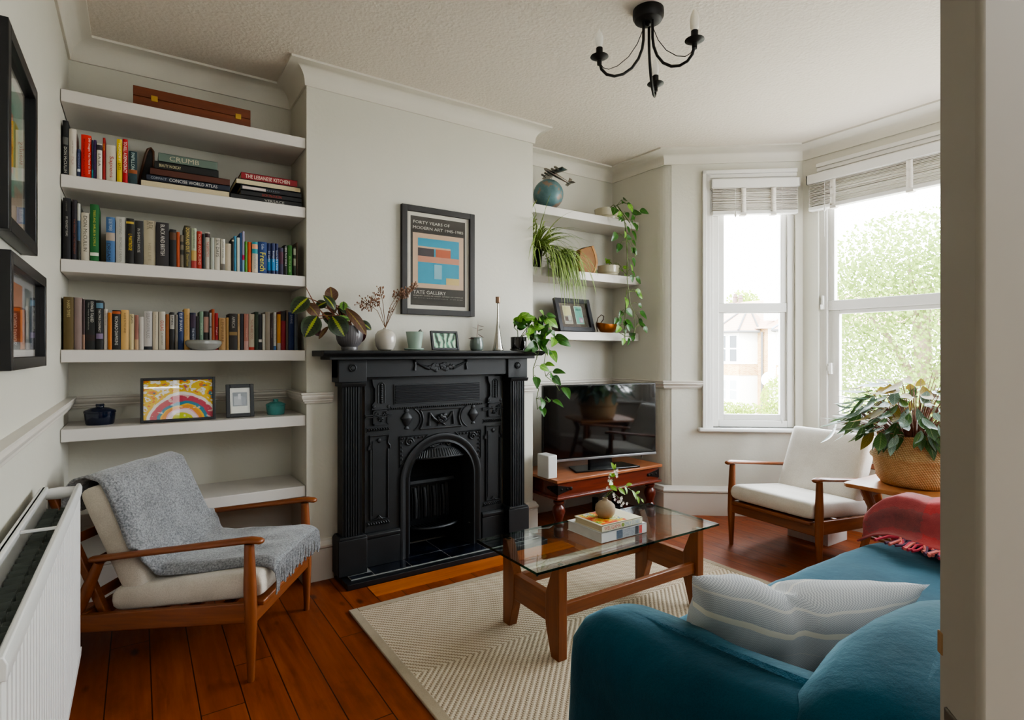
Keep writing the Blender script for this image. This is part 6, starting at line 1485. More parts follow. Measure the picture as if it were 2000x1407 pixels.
bo_ = thing('gravy_boat', 'copper sauce boat with a looped wire handle on the lower right alcove shelf', 'dish', (2.985, 3.16, S3_))
COP = flat('#9a5a24', .32, .85, key='copper', var=.2)
mb = MB(); rows = []
for i, (r, z) in enumerate(((.04, 0), (.062, .012), (.083, .035), (.095, .058), (.098, .066), (.092, .064), (.075, .03), (.0, .012))):
    rows.append([mb.V((2.985 + r*1.12*cos(t), 3.16 + r*.55*sin(t), S3_ + z + (.010*cos(t)**2 if z > .03 else 0))) for t in [2*PI*k/28 for k in range(28)]])
for p, q in zip(rows, rows[1:]):
    for k in range(28): mb.face([p[k], p[(k+1) % 28], q[(k+1) % 28], q[k]])
mb.face(rows[0][::-1])
part('bowl', mb, COP, bo_)
part('handle', MB().tube([(2.885, 3.16, S3_+.01), (2.868, 3.155, S3_+.06), (2.88, 3.15, S3_+.11), (2.91, 3.145, S3_+.135), (2.935, 3.145, S3_+.125), (2.93, 3.145, S3_+.10), (2.905, 3.15, S3_+.07), (2.885, 3.155, S3_+.065)], .0035, 8), flat('#4a3a2c', .45, .7, key='wire'), bo_)
rd = thing('wooden_box', 'dark red box half hidden behind the framed pair of cards', 'box', (2.46, 3.25, S3_))
part('body', MB().box(2.42, 2.50, 3.22, 3.29, S3_, S3_+.06), flat('#4e1f18', .5, key='redbox', var=.2), rd, bevel=.004); part('lid', MB().box(2.417, 2.503, 3.217, 3.293, S3_+.06, S3_+.075), flat('#4e1f18', .5, key='redbox', var=.2), rd, bevel=.004)

# ================================================================== LEFT ALCOVE: LOOSE OBJECTS
cz = 2.3205
CASE = wood('walnut_case', '#5f2d14', '#7d3f1e', 'x', .4, .8, .2)
k_ = thing('wooden_case', 'long flat brown wooden case with two brass clasps on the topmost shelf', 'case', (.235, 3.16, cz))
part('lower_half', MB().box(-.02, .475, 3.105, 3.30, cz, cz+.062), CASE, k_, bevel=.002); part('lid', MB().box(-.02, .475, 3.105, 3.30, cz+.0635, cz+.108), CASE, k_, bevel=.002)
for x in (.05, .405): part('clasp', MB().box(x, x+.026, 3.101, 3.106, cz+.050, cz+.076), BRASS, k_, bevel=.001)

z5 = .8705
def casserole(name, label, c, rx, ry, h, mat):
    o = thing(name, label, 'casserole', c)
    part('body', MB().lathe([(rx*.86, 0), (rx*.93, h*.06), (rx, h*.5), (rx*1.0, h*.56), (rx*1.05, h*.58), (rx*1.05, h*.62)], c, 40, sy=ry/rx), mat, o)
    part('lid', MB().lathe([(rx*1.04, h*.625), (rx*1.05, h*.65), (rx*1.0, h*.69), (rx*.6, h*.80), (rx*.28, h*.84), (rx*.26, h*.88), (rx*.30, h*.94), (rx*.26, h), (rx*.0005, h*1.0)], c, 40, sy=ry/rx), mat, o)
    return o
casserole('casserole_dish', 'navy blue lidded oval casserole at the left end of its shelf', (-.145, 3.165, z5), .058, .047, .094, GLZ('#10182e', 'navy_glaze'))
te = casserole('casserole_dish', 'small turquoise lidded casserole at the right end of its shelf', (.606, 3.165, z5), .047, .044, .082, GLZ('#4c8f8c', 'teal_glaze'))
# bright abstract painting
a = NT('abstract_painting'); tc = a.n('ShaderNodeTexCoord').outputs['UV']; xyz = a.n('ShaderNodeSeparateXYZ', Vector=tc); U, Vv = xyz.outputs[0], xyz.outputs[1]
dx = a.math('MULTIPLY', a.math('SUBTRACT', U, .56), 1.5); dy = a.math('SUBTRACT', Vv, -.12)
rad = a.math('SQRT', a.math('ADD', a.math('MULTIPLY', dx, dx), a.math('MULTIPLY', dy, dy)))
wn = a.noise(tc, 2.2, 3, .5); wn2 = a.noise(tc, 5.5, 2, .5)
rr_ = a.math('ADD', rad, a.math('MULTIPLY', a.math('SUBTRACT', wn, .5), .22))
arc_ = a.ramp(rr_, [(0, lin('#b8c41c')), (.24, lin('#c9c020')), (.27, lin('#e0cdd0')), (.36, lin('#dfa0b4')), (.39, lin('#d88a1c')), (.46, lin('#e0b01c')), (.49, lin('#1f7a94')), (.54, lin('#2d6f8c')), (.565, lin('#b83450')), (.68, lin('#c24a60')), (.71, lin('#e4dcd4')), (.78, lin('#e0b51e')), (.84, lin('#e8e0d6'))], 'CONSTANT')
bg = a.ramp(wn2, [(0, lin('#1d7f86')), (.36, lin('#d8731c')), (.42, lin('#e0bb14')), (.52, lin('#e8e2d8')), (.60, lin('#d9b11a')), (.66, lin('#c04a62')), (.70, lin('#2a7d8c'))], 'CONSTANT')
col = a.mix(a.math('GREATER_THAN', rr_, .84), arc_, bg)
col = a.mix(a.math('MULTIPLY', a.math('GREATER_THAN', a.noise(tc, 9, 2), .62), .5), col, lin('#e9e1d4'))
a.bsdf(Base__Color=col, Roughness=.6); ABST = a.m
M = Matrix.Translation((.008, 3.085, z5+.0028)) @ Matrix.Rotation(R(-9), 4, 'X'); fw, fh = .308, .208
ab = picture_frame('picture_frame', 'black framed bright abstract painting of swirling colour leaning on the shelf', 'framed picture', M, fw, fh, .012, .016, [BLACKF, PAPER])
mb = MB(); vs4 = [mb.V(onM(M, x, z, .009)) for x, z in ((.012, .012), (fw-.012, .012), (fw-.012, fh-.012), (.012, fh-.012))]; mb.face(vs4, 0, [(0, 0), (1, 0), (1, 1), (0, 1)])
part('painting', mb, ABST, ab, smooth=False, recalc=False)
M = Matrix.Translation((.366, 3.11, z5+.003)) @ Matrix.Rotation(R(-10), 4, 'X'); fw, fh = .128, .166
ph = picture_frame('picture_frame', 'small black frame with a grey photograph beside the bright painting', 'framed picture', M, fw, fh, .018, .016, [BLACKF, PAPER])
art(ph, M, [(.018, fw-.018, .018, fh-.018, '#c9c4b4'), (.03, fw-.03, .055, .125, '#3a3a3c'), (.036, .075, .06, .105, '#8a8a8c'), (.055, .068, .09, .118, '#b0b0b0'), (.07, .09, .062, .10, '#5c5c60')], .009, 'photograph')
bw = MB().lathe([(.045, 0), (.052, .003), (.070, .014), (.079, .030), (.077, .042), (.070, .047), (.066, .045), (.072, .03), (.05, .008), (.0005, .006)], (.262, 3.068, 1.2105), 40)
tag(part('bowl', bw, GLZ('#8f908c', 'grey_bowl')), 'low grey stoneware bowl in front of the books on the fourth shelf', 'bowl')

# ---- upright books
EDGE = {}
def book(x0, x1, y0, z0, h, depth, col, label, texts, bands, group, tilt=0):
    o = thing('book', label, 'book', ((x0+x1)/2, y0, z0), 0, group)
    m = flat(col, .55, key='cov'+col, var=.05); w_ = x1-x0; t = min(.0025, w_*.16)
    mb = MB(); mats_ = [m]
    # rounded spine and two boards wrapped round the pages
    n = 6; sp = [(x0 + w_*k/n, y0 + .0035*min(1, w_/.02)*(1-sin(PI*k/n))) for k in range(n+1)]
    out = sp + [(x1, y0+depth), (x1-t, y0+depth), (x1-t, y0+.007), (x0+t, y0+.007), (x0+t, y0+depth), (x0, y0+depth)]
    mb.prism(out, 'z', z0+.0006, z0+h)
    for a0, a1, c in bands:
        mats_.append(flat(c, .6, key='cov'+c, var=.05)); i = len(mats_)-1
        zz0, zz1 = z0+h*a0+.0007, z0+h*a1-.0001
        rows = [[mb.V((p[0], p[1]-.0003, z)) for p in sp] for z in (zz0, zz1)]
        for k in range(n): mb.face([rows[0][k], rows[0][k+1], rows[1][k+1], rows[1][k]], i)
    part('cover', mb, mats_, o, angle=40, recalc=False)
    part('pages', MB().box(x0+t, x1-t, y0+.006, y0+depth-.003, z0+.003, z0+h-.003), PAGES, o, smooth=False)
    for tx in texts:
        s, c, a0, a1, hf = tx[:5]; off = tx[5] if len(tx) > 5 else 0
        text(s, o, ((x0+x1)/2 + off*w_, y0-.0006, z0+h*(a0+a1)/2), (0, 0, -1), (1, 0, 0), h*(a1-a0), w_*hf, c)
    return o
for z, nm, ys, rows in BOOKS:
    rr = random.Random(hash(z) % 1000)
    for x0, x1, h, col, lab, tx, bands in rows:
        book(max(x0, -.272)+.0003, x1-.0003, ys+rr.uniform(-.003, .006), z+.0002, h, min(.19, max(.11, h*.68)), col, lab, tx, bands, f'upright books on the {nm} shelf')
# ---- lying books
def flat_book(x0, x1, y0, z0, t, depth, col, label, texts=(), spine=True, group='lying books on the second shelf', pagecol=None, rz=0):
    o = thing('book', label, 'book', ((x0+x1)/2, y0, z0), 0, group)
    m = flat(col, .5, key='cov'+col, var=.05); c = min(.003, t*.14); mb = MB()
    mb.box(x0, x1, y0, y0+depth, z0+.0004, z0+c).box(x0, x1, y0, y0+depth, z0+t-c, z0+t-.0002)
    if spine: mb.box(x0, x1, y0, y0+.005, z0+.0004, z0+t-.0002)
    else: mb.box(x0, x1, y0+depth-.005, y0+depth, z0+.0004, z0+t-.0002)
    part('cover', mb, m, o, bevel=.0008)
    part('pages', MB().box(x0+.003, x1-.003, y0+(.004 if spine else .003), y0+depth-.004, z0+c, z0+t-c), flat(pagecol, .9, key='pg'+pagecol, var=.08) if pagecol else PAGES, o, smooth=False)
    for s, cc, a0, a1, hf in texts: text(s, o, (x0+(x1-x0)*(a0+a1)/2, y0-.0006, z0+t*.5), (1, 0, 0), (0, 0, 1), (x1-x0)*(a1-a0), t*hf, cc)
    return o
zs = 1.9575
for x0, x1, t, col, lab, tx, sp, dep in ((.008, .376, .034, '#1d1a18', 'bottom book of the taller lying stack, cream page edge outwards', (), False, .23),
        (.031, .376, .027, '#1b2436', 'navy atlas with white capitals lying in the taller stack', (('CONCISE WORLD ATLAS', '#cfcdc8', .26, .84, .55), ('COMPACT', '#9aa0a8', .05, .23, .4)), True, .24),
        (.045, .376, .032, '#4f2413', 'brown leather album lying above the navy atlas', (), True, .24),
        (.062, .327, .036, '#121210', 'black book lying under the grey-green one in the taller stack', (('BEAUTY IN DECAY', '#cfc6a0', .07, .40, .38),), True, .2),
        (.078, .322, .040, '#5f6f66', 'grey-green book lying on top of the taller stack', (('CRUMB', '#b8b29a', .18, .68, .55),), True, .19)):
    flat_book(x0, x1, 3.068 if t < .036 else 3.074, zs, t, dep, col, lab, tx, sp); zs += t+.0003
zs = 1.9575
for x0, x1, t, col, lab, tx, sp, dep, y in ((.378, .717, .028, '#141314', 'bottom black book of the shorter lying stack, pale capitals on its spine', (('VERSACE', '#b8b4ac', .46, .74, .45),), True, .25, 3.066),
        (.424, .716, .024, '#161516', 'black book with red lettering in the shorter lying stack', (('DON McCULLIN', '#a83222', .34, .66, .5),), True, .24, 3.068),
        (.424, .714, .026, '#17171c', 'dark book with white and blue spine patches in the shorter lying stack', (('· · · · · · ·', '#8f9aa8', .42, .62, .3),), True, .24, 3.066),
        (.402, .712, .028, '#23211f', 'dark book with pale page edge under the red cookery book', (), False, .25, 3.064),
        (.426, .694, .034, '#8e1220', 'red cookery book with white title on top of the shorter stack', (('THE LEBANESE KITCHEN', '#e3d8c8', .07, .86, .55),), True, .23, 3.068)):
    b_ = flat_book(x0, x1, y, zs, t, dep, col, lab, tx, sp)
    if col == '#17171c': part('spine_label', MB().box(.432, .54, y-.0006, y+.001, zs+.006, zs+.020), flat('#c8b9b4', .7, key='label_pink'), b_, smooth=False)
    zs += t+.0003
be = thing('bookend', 'dark leather curved bookend leaning between upright books and the taller stack', 'bookend', (.02, 3.15, 1.9575))
mb = MB(); LEA = flat('#17110d', .5, key='leather', var=.2); TANE = flat('#5f3a20', .5, key='leather_edge')
lo_ = [(-.012, 0), (-.006, .03), (.012, .10), (.026, .15), (.036, .172), (.048, .178), (.058, .168), (.060, .14), (.056, .10)]
hi_ = [(.0, 0), (.014, .05), (.03, .11), (.036, .14), (.044, .150), (.05, .14), (.050, .10)]
lo_ = [(x+.004, z*1.42) for x, z in lo_]
mb.tube([(x, 3.315, 1.9575+z+.005) for x, z in lo_], [.006, .006, .006, .006, .006, .006, .006, .005, .004], 8)
part('rim', mb, TANE, be)
part('body', MB().prism([(x, 1.958+z) for x, z in lo_] + [(.03, 1.958)], 'y', 3.315, 3.368), LEA, be, bevel=.003)

# ================================================================== COFFEE TABLE OBJECTS
gz = .3863
bb1 = flat_book(1.634, 1.908, 1.765, gz, .044, .228, '#c9c8c6', 'thick white book lying on the glass table under the cookery book', (), True, 'books on the coffee table', '#d6d4d0')
for i, (x, w2, c) in enumerate(((1.722, .035, '#4c5868'), (1.758, .075, '#8f9296'), (1.835, .022, '#35363a'), (1.86, .018, '#b94a44'))): part('spine_picture', MB().box(x, x+w2, 1.7643, 1.766, gz+.004, gz+.040), flat(c, .5, key='sp'+c, var=.35, scale=120), bb1, smooth=False)
a = NT('tropical_cover'); tc = a.coord(); n = a.noise(tc, 16, 4, .6); n2 = a.noise(tc, 40, 2)
col = a.ramp(n, [(.3, lin('#c23a2c')), (.42, lin('#d8642c')), (.48, lin('#e0b23a')), (.56, lin('#6f9a3a')), (.62, lin('#e3d7a8')), (.68, lin('#3a6aa8'))], 'CONSTANT')
a.bsdf(Base__Color=col, Roughness=.45); TROP = a.m
bb2 = flat_book(1.642, 1.886, 1.770, gz+.0443, .028, .182, '#d9d2b8', 'cream cookery book with bright tropical cover on the white book', (('WELIGAMA', '#b84a48', .05, .45, .6), ('EMILY DOBBS', '#7f9cb4', .55, .93, .6)), True, 'books on the coffee table')
part('cover_picture', MB().box(1.655, 1.80, 1.782, 1.945, gz+.0722, gz+.0729), TROP, bb2, smooth=False)
part('spine_emblem', MB().lathe([(.008, 0), (.008, .001)], (0, 0, 0), 14, 0, Matrix.Translation((1.765, 1.7697, gz+.058)) @ Matrix.Rotation(R(90), 4, 'X')), flat('#7a8a3c', .6, key='emblem'), bb2)
vz = gz+.0732
bv = thing('vase', 'small round beige bud vase on the books on the coffee table', 'vase', (1.742, 1.858, vz))
STW = flat('#a28d72', .7, key='stoneware', var=.15, bumps=.1)
part('body', MB().lathe([(.020, 0), (.030, .003), (.042, .018), (.046, .036), (.042, .056), (.028, .070), (.014, .075), (.010, .082), (.012, .087), (.008, .087), (.007, .07)], (1.742, 1.858, vz), 32), STW, bv)
jf = thing('flower_sprig', 'sprig of small white flowers and green leaves in the beige bud vase', 'flowers', (1.742, 1.858, vz+.03))
sm_, lf_, wf_ = MB(), MB(), MB(); rr = random.Random(8)
nk = Vector((1.742, 1.858, vz+.087))
stems = [[nk-Vector((0, 0, .05)), nk, nk+Vector((.03, 0, .03)), nk+Vector((.05, -.005, .085)), nk+Vector((.052, -.005, .13))],
         [nk-Vector((0, 0, .05)), nk, nk+Vector((.05, -.01, .035)), nk+Vector((.10, -.02, .045)), nk+Vector((.15, -.03, .01)), nk+Vector((.19, -.035, -.025))],
         [nk-Vector((0, 0, .05)), nk, nk+Vector((.02, -.02, .03)), nk+Vector((.045, -.045, .0)), nk+Vector((.06, -.05, -.03))]]
for s in stems: sm_.tube(s, .0013, 5)
for b, t, w_ in (((.052, 0, .125), (.035, 0, .155), .018), ((.05, 0, .12), (.065, 0, .145), .016), ((.045, 0, .095), (.015, -.01, .105), .02), ((.04, 0, .07), (.005, -.02, .06), .026), ((.03, 0, .05), (.045, -.03, .03), .024), ((.06, -.02, .04), (.085, -.04, .01), .022), ((.10, -.02, .045), (.095, -.04, .01), .02), ((.11, -.02, .045), (.14, -.03, .05), .016), ((.14, -.03, .02), (.145, -.05, -.02), .02), ((.16, -.03, .0), (.19, -.03, .01), .012), ((.17, -.03, -.01), (.172, -.04, -.045), .016), ((.19, -.035, -.025), (.205, -.04, -.045), .012), ((.03, 0, .09), (.055, -.02, .105), .016)):
    lf_.leaf(nk+Vector(b), nk+Vector(t), (rr.uniform(-.4, .4), -1, .6), w_, 'lance', .06, .08)
for i in range(22):
    s = rr.choice((0, 0, 2, 2)); c = stems[s][3 if rr.random() < .5 else 2].lerp(stems[s][-1], rr.uniform(0, .8)) + Vector((rr.uniform(-.018, .018), rr.uniform(-.02, .01), rr.uniform(-.012, .012)))
    for k in range(5):
        a_ = 2*PI*k/5 + i; d = Vector((cos(a_), -.5, sin(a_))); wf_.leaf(c, c+d.normalized()*.010, (0, -1, .3), .006, 'lance', .05, .0, 0, 3, 2)
    wf_.ball(c, .0022, 6)
part('stem', sm_, STEM, jf); part('leaves', lf_, m_leaf('sprig_green', '#6c9a22', '#8fb83a', '#a8c860', .04, .4), jf, recalc=False); part('blossom', wf_, flat('#dcd3c8', .7, key='petal', var=.05), jf, recalc=False)

# ================================================================== AROUND THE TELEVISION
tag(part('speaker', MB().box(2.188, 2.262, 2.86, 2.98, .3825, .532), flat('#c9c8c6', .4, key='speaker_white', var=.03), bevel=.006, seg=3), 'white upright box beside the television on the reddish bench', 'speaker')
cb1 = MB().tube([(2.22, 3.30, .20), (2.20, 3.20, .05), (2.23, 3.05, .008), (2.32, 3.02, .007), (2.45, 3.10, .007), (2.60, 3.22, .02), (2.75, 3.32, .12)], .004, 8)
tag(part('cable', cb1, flat('#c9c5bd', .5, key='cable_white')), 'white cable trailing on the floor under the television bench', 'cable')
cb2 = MB().tube([(3.02, 3.10, .25), (2.98, 3.12, .16), (2.90, 3.2, .06), (2.86, 3.22, .05)], .003, 8)
tag(part('cable', cb2, flat('#8f887c', .5, key='cable_grey')), 'thin grey cable hanging behind the right end of the television bench', 'cable')
pbx = thing('power_adaptor', 'small black box on the floor under the television bench', 'adaptor', (2.93, 3.10, 0))
part('case', MB().box(2.86, 3.02, 3.02, 3.16, .001, .06), BLACKF, pbx, bevel=.006); part('plug', MB().box(2.865, 2.90, 3.165, 3.20, .001, .10), BLACKF, pbx, bevel=.004)
skt = MB().box(2.56, 2.70, 3.368, 3.381, .235, .320)
sk = thing('wall_socket', 'white double wall socket behind the television bench', 'socket', (2.63, 3.374, .235)); part('plate', skt, UPVC, sk, bevel=.003); part('plug', MB().box(2.58, 2.61, 3.33, 3.367, .26, .30).box(2.65, 2.68, 3.33, 3.367, .26, .30), BLACKF, sk, bevel=.003)
# ================================================================== OUTSIDE: street, hedge, houses, tree
GZ = -3.0
struct('ground', MB().box(4.6, 70, -40, 60, GZ-.3, GZ), flat('#b4afa4', .9, key='street', var=.1, scale=2))
BRK = NT('stock_brick'); v = BRK.coord(scale=(1, 1, 1))
xyz = BRK.n('ShaderNodeSeparateXYZ', Vector=v); vv = BRK.n('ShaderNodeCombineXYZ', X=BRK.math('ADD', xyz.outputs[1], xyz.outputs[0]), Y=xyz.outputs[2]).outputs[0]
bt = BRK.n('ShaderNodeTexBrick', Vector=vv, Scale=4.2, Color1=lin('#9c7648'), Color2=lin('#b8986a'), Mortar=lin('#cfc4b4')); bt.inputs['Mortar Size'].default_value = .012
BRK.bsdf(Base__Color=bt.outputs[0], Roughness=.9); BRK = BRK.m
REND = flat('#d9d5cd', .85, key='render', var=.04, scale=1); SLATE = NT('clay_roof'); v = SLATE.coord()
wv2 = SLATE.n('ShaderNodeTexWave', Vector=v, _bands_direction='Z', Scale=7.0, Distortion=.4).outputs[0]
SLATE.bsdf(Base__Color=SLATE.ramp(wv2, [(.2, lin('#8a6c5c')), (.7, lin('#b89c8a'))]), Roughness=.9); SLATE = SLATE.m
PANE = flat('#2c3438', .08, key='housepane', var=.1, spec=.8); PANEL = flat('#9aa0a2', .2, key='houseblind')
WHT = flat('#e4e2de', .6, key='housewhite', var=.02); GUT = flat('#5c5a58', .6, key='gutter'); LEAD = flat('#7f8790', .7, key='lead')
FX = 30.0
def house(label, y0, y1, by0, by1, win):
    h = thing('house', label, 'house', (FX, (y0+y1)/2, GZ))
    part('wall', MB().box(FX, FX+8, y0, y1, GZ, 2.62), BRK if win else REND, h)
    # gabled main roof and hipped bay roof
    mb = MB()
    pr = [(FX-.35, 2.55), (FX+4.2, 4.62), (FX+8.4, 2.55)]
    mb.prism(pr, 'y', y0, y1); part('roof', mb, SLATE, h, smooth=False)
    bx = FX-1.15
    pl = [(FX, by0), (bx, by0+.42), (bx, by1-.42), (FX, by1)]
    part('bay', MB().prism(pl, 'z', GZ, 2.35), REND, h, smooth=False)
    ap = Vector((FX+.9, (by0+by1)/2, 4.0)); mb = MB(); ev = [(FX+1.2, by0-.2), (FX-.2, by0-.25), (bx-.25, by0+.30), (bx-.25, by1-.30), (FX-.2, by1+.25), (FX+1.2, by1+.2)]
    top = mb.V(ap); lo = [mb.V((x, y, 2.42)) for x, y in ev]
    for a_, b_ in zip(lo, lo[1:]): mb.face([a_, b_, top])
    part('bay_roof', mb, SLATE, h, smooth=False)
    hp = MB()
    for x, y in ev[1:-1]: hp.tube([(x, y, 2.46), tuple(ap+Vector((0, 0, .04)))], .06, 6)
    part('hip_tiles', hp, LEAD if not win else GUT, h)
    part('gutter', MB().tube([(x, y, 2.38) for x, y in ev[1:-1]], .07, 8), GUT, h)
    mb = MB(); pl2 = [(FX, by0-.03), (bx-.04, by0+.40), (bx-.04, by1-.40), (FX, by1+.03)]
    mb.prism(pl2, 'z', -.15, .5); part('brick_band', mb, BRK, h, smooth=False)
    part('ledge', MB().prism([(x-.06, y) for x, y in pl2], 'z', .5, .6), WHT, h)
    n = 2; w_ = (by1-by0-.84)
    for (z0, z1, pm) in ((.66, 2.15, PANE), (-1.55, -.45, PANEL)):
        for k in range(n):
            yc = by0+.42 + w_*(k+.5)/n; hw = w_/n*.30
            f = part('window', MB().box(bx-.03, bx+.02, yc-hw-.07, yc+hw+.07, z0-.05, z1+.05), WHT, h)
            part('pane', MB().box(bx-.045, bx-.028, yc-hw, yc+hw, z0, (z0+z1)/2-.04).box(bx-.045, bx-.028, yc-hw, yc+hw, (z0+z1)/2+.04, z1), pm, f, smooth=False)
    part('wall_box', MB().box(bx-.2, bx-.03, by1-.85, by1-.55, -.02, .38), WHT, h, bevel=.02)
    part('downpipe', MB().tube([(FX-.1, by0-.35, 2.35), (FX-.1, by0-.35, GZ)], .07, 8), GUT, h)
    if win:
        for k, y in enumerate((23.55, 23.15)): part('chimney_pot', MB().lathe([(.17, 0), (.15, .4), (.19, .45), (.13, .5), (.13, .66)], (FX+4.2, y, 4.55-k*.12), 10), flat('#6d5c54', .9, key='pot_clay'), h)
    return h
house('brick terraced house with hipped bay roof across the street', 18.55, 25.5, 19.2, 21.5, True)
house('white rendered house across the street, right of the brick one', 12.0, 18.55, 14.9, 17.75, False)
cw = MB().prism([(18.5, 3.0), (18.62, 3.0), (18.62, 4.1), (18.56, 4.5), (18.5, 4.1)], 'x', FX-.3, FX+4)
tag(part('party_wall', cw, REND), 'low party wall rising between the two roofs across the street', 'wall')
sdh = MB().lathe([(.0005, .0), (.25, .05), (.42, .16)], (0, 0, 0), 24, 0, Matrix.Translation((FX-.4, 18.2, -.35)) @ Matrix.Rotation(R(-70), 4, 'Y')); sdh.tube([(FX-.35, 18.2, -.35), (FX, 18.2, -.6)], .03, 6)
tag(part('satellite_dish', sdh, WHT), 'grey satellite dish on the white house across the street', 'satellite dish')
def m_tree(name, c1, c2):
    a = NT(name); n = a.noise(a.coord(), 1.6, 4); col = a.mix(n, lin(c1), lin(c2))
    d = a.n('ShaderNodeBsdfDiffuse', Color=col); t = a.n('ShaderNodeBsdfTranslucent', Color=col); mx = a.n('ShaderNodeMixShader', Fac=.4)
    a.t.links.new(d.outputs[0], mx.inputs[1]); a.t.links.new(t.outputs[0], mx.inputs[2]); a.t.links.new(mx.outputs[0], a.out.inputs[0]); return a.m
def leaves_in(mb, c, rad, n, size, rr, shell=.35):
    c = Vector(c)
    for i in range(n):
        while True:
            d = Vector((rr.uniform(-1, 1), rr.uniform(-1, 1), rr.uniform(-1, 1)))
            if shell < d.length < 1: break
        p = c + Vector((d.x*rad[0], d.y*rad[1], d.z*rad[2])); s = size*rr.uniform(.6, 1.4)
        q = Vector((rr.uniform(-1, 1), rr.uniform(-1, 1), rr.uniform(-1, 1))).normalized(); e = q.orthogonal().normalized(); f = q.cross(e)
        mb.face([mb.V(p-e*s), mb.V(p+f*s*.6), mb.V(p+e*s), mb.V(p-f*s*.6)])
T1 = m_tree('plane_leaf', '#5f743a', '#94a560')
tre = thing('tree', 'large leafy tree filling the wide bay window across the street', 'tree', (16.5, 6.2, GZ))
rr = random.Random(21); fo = MB()
for c, rad, n in (((16.5, 6.0, 1.6), (2.6, 3.4, 2.4), 11000), ((16.3, 4.2, 2.6), (2.2, 2.2, 1.8), 6000), ((16.6, 7.6, 2.3), (2.2, 1.7, 1.6), 4500), ((16.4, 6.2, 3.6), (2.0, 1.9, 1.2), 4200), ((16.3, 3.6, .2), (2.2, 2.6, 2.0), 5000), ((16.3, 6.6, -.4), (2.2, 2.2, 1.7), 5000)):
    leaves_in(fo, c, rad, n, .052, rr, .2)
part('crown', fo, T1, tre, smooth=False, recalc=False)
tk = MB().tube([(16.6, 6.2, GZ), (16.55, 6.1, -1), (16.5, 6.0, 1), (16.5, 5.9, 3)], [.28, .24, .18, .06], 10)
for e in ((16.3, 4.3, 2.4), (16.6, 7.4, 2.3), (16.4, 6.3, 3.6), (16.2, 3.8, 1.0)): tk.tube([(16.52, 6.05, .2), tuple(Vector((16.5, 6.0, .6)).lerp(Vector(e), .55)), e], [.12, .07, .03], 7)
part('trunk', tk, flat('#7d6f5c', .95, key='bark', var=.3), tre)
T2 = m_tree('hedge_leaf', '#7f9440', '#a4b35c')
def bush(name, label, cat, boxes, size=.06, n=1500, seed=3):
    rr = random.Random(seed); mb = MB()
    for c, rad in boxes: leaves_in(mb, c, rad, n, size, rr, .55)
    o = thing(name, label, cat, (boxes[0][0][0], boxes[0][0][1], GZ))
    part('foliage', mb, T2, o, smooth=False, recalc=False)
    part('stem', MB().tube([(boxes[0][0][0], boxes[0][0][1], GZ), (boxes[0][0][0], boxes[0][0][1], boxes[0][0][2])], .08, 6), flat('#7d6f5c', .95, key='bark', var=.3), o)
    return o
bush('hedge', 'clipped green hedge in front of the brick house', 'hedge', [((26, 16.9+k*.75, -2.15), (.6, .7, .75)) for k in range(5)], .07, 700, 4)
bush('shrub', 'tall rounded shrub beside the hedge in front of the white house', 'shrub', [((25.6, 15.3, -1.2), (1.0, .75, 1.25)), ((25.6, 15.0, -1.9), (1.1, .9, 1.0))], .07, 1500, 6)
for k, (x, y, z, r, lb) in enumerate(((46, 34.6, 5.4, 1.0, 'small distant treetop left of the far chimney pots'), (46, 31.0, 5.6, 1.3, 'distant treetop behind the ridge of the brick house'))):
    rr = random.Random(40+k); mb = MB(); leaves_in(mb, (x, y, z), (r, r*1.3, r), 700, .16, rr, .2)
    t_ = thing('distant_tree', lb, 'tree', (x, y, GZ)); part('crown', mb, T2, t_, smooth=False, recalc=False); part('trunk', MB().tube([(x, y, GZ), (x, y, z)], .2, 6), flat('#7d6f5c', .95, key='bark', var=.3), t_)

flush_texts()

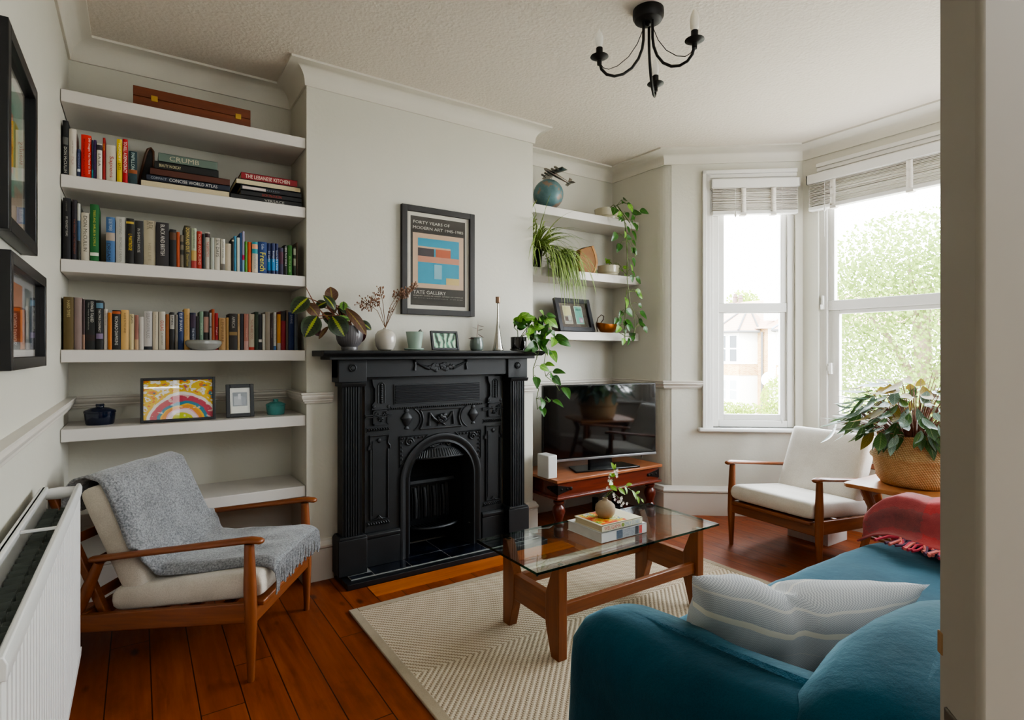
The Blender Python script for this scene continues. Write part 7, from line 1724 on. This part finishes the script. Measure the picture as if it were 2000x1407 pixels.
# ================================================================== LIGHT
w = bpy.data.worlds.new('sky'); sc.world = w; w.use_nodes = True
nt = w.node_tree; nt.nodes.clear()
o = nt.nodes.new('ShaderNodeOutputWorld'); b = nt.nodes.new('ShaderNodeBackground')
tcn = nt.nodes.new('ShaderNodeTexCoord'); sp = nt.nodes.new('ShaderNodeSeparateXYZ'); rp = nt.nodes.new('ShaderNodeValToRGB')
nt.links.new(tcn.outputs['Generated'], sp.inputs[0]); nt.links.new(sp.outputs[2], rp.inputs[0])
rp.color_ramp.elements[0].position = 0; rp.color_ramp.elements[0].color = (.95, .98, 1, 1); rp.color_ramp.elements[1].position = .6; rp.color_ramp.elements[1].color = (.82, .92, 1, 1)
nt.links.new(rp.outputs[0], b.inputs[0]); b.inputs[1].default_value = SKY = 9.0
nt.links.new(b.outputs[0], o.inputs[0])
def lamp(name, ty, loc, energy, col=(1, 1, 1), rot=None, to=None, **k):
    l = bpy.data.lights.new(name, ty); l.energy = energy; l.color = col
    for a_, v_ in k.items(): setattr(l, a_, v_)
    ob = bpy.data.objects.new(name, l); COL.objects.link(ob); ob.location = loc
    if to is not None: ob.rotation_euler = (Vector(to)-Vector(loc)).to_track_quat('-Z', 'Y').to_euler()
    if rot: ob.rotation_euler = rot
    return ob
lamp('sun', 'SUN', (-10, 0, 20), 5.0, (1, .96, .88), to=(10, 6, 0), angle=R(1.5))
def portal(o_, rz, s0, s1, off=.13):
    c = Matrix.Translation(o_) @ Matrix.Rotation(rz, 4, 'Z') @ Vector(((s0+s1)/2, off, (ZS+ZT)/2))
    inw = Matrix.Rotation(rz, 3, 'Z') @ Vector((0, -1, 0))
    p = lamp('window_portal', 'AREA', c, 1, to=c+inw, shape='RECTANGLE', size=s1-s0, size_y=ZT-ZS); p.data.cycles.is_portal = True
portal(oA, rA, .348, .938); portal(oB, rB, .11, 1.395); portal(oC, rC, .048, .638)
hl = lamp('hall_fill', 'AREA', (.45, -1.3, 2.5), 20, (.93, .97, 1), to=(.45, -.6, 1.0), shape='RECTANGLE', size=.9, size_y=.9)  # added fill lamp in the unseen hallway, lifts the camera side of the room

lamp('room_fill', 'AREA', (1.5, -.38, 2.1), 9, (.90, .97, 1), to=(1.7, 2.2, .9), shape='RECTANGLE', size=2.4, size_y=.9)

# ================================================================== CAMERA
cd = bpy.data.cameras.new('camera'); cam = bpy.data.objects.new('camera', cd); COL.objects.link(cam); sc.camera = cam
cd.sensor_width = 36; cd.lens = 36*1094/2000; cd.shift_y = -15.5/2000; cd.clip_start = .02; cd.clip_end = 300
cam.location = (0, 0, 1.2); cam.rotation_euler = (R(90), 0, -R(33.714))

sc.view_settings.view_transform = 'AgX'; sc.view_settings.look = 'AgX - Medium High Contrast'; sc.view_settings.exposure = 1.35
cy = sc.cycles
cy.use_denoising = True; cy.max_bounces = 9; cy.diffuse_bounces = 5; cy.glossy_bounces = 4; cy.transmission_bounces = 4; cy.transparent_max_bounces = 16
cy.sample_clamp_indirect = 8; cy.caustics_reflective = False; cy.caustics_refractive = False
try: cy.denoiser = 'OPENIMAGEDENOISE'
except Exception: pass
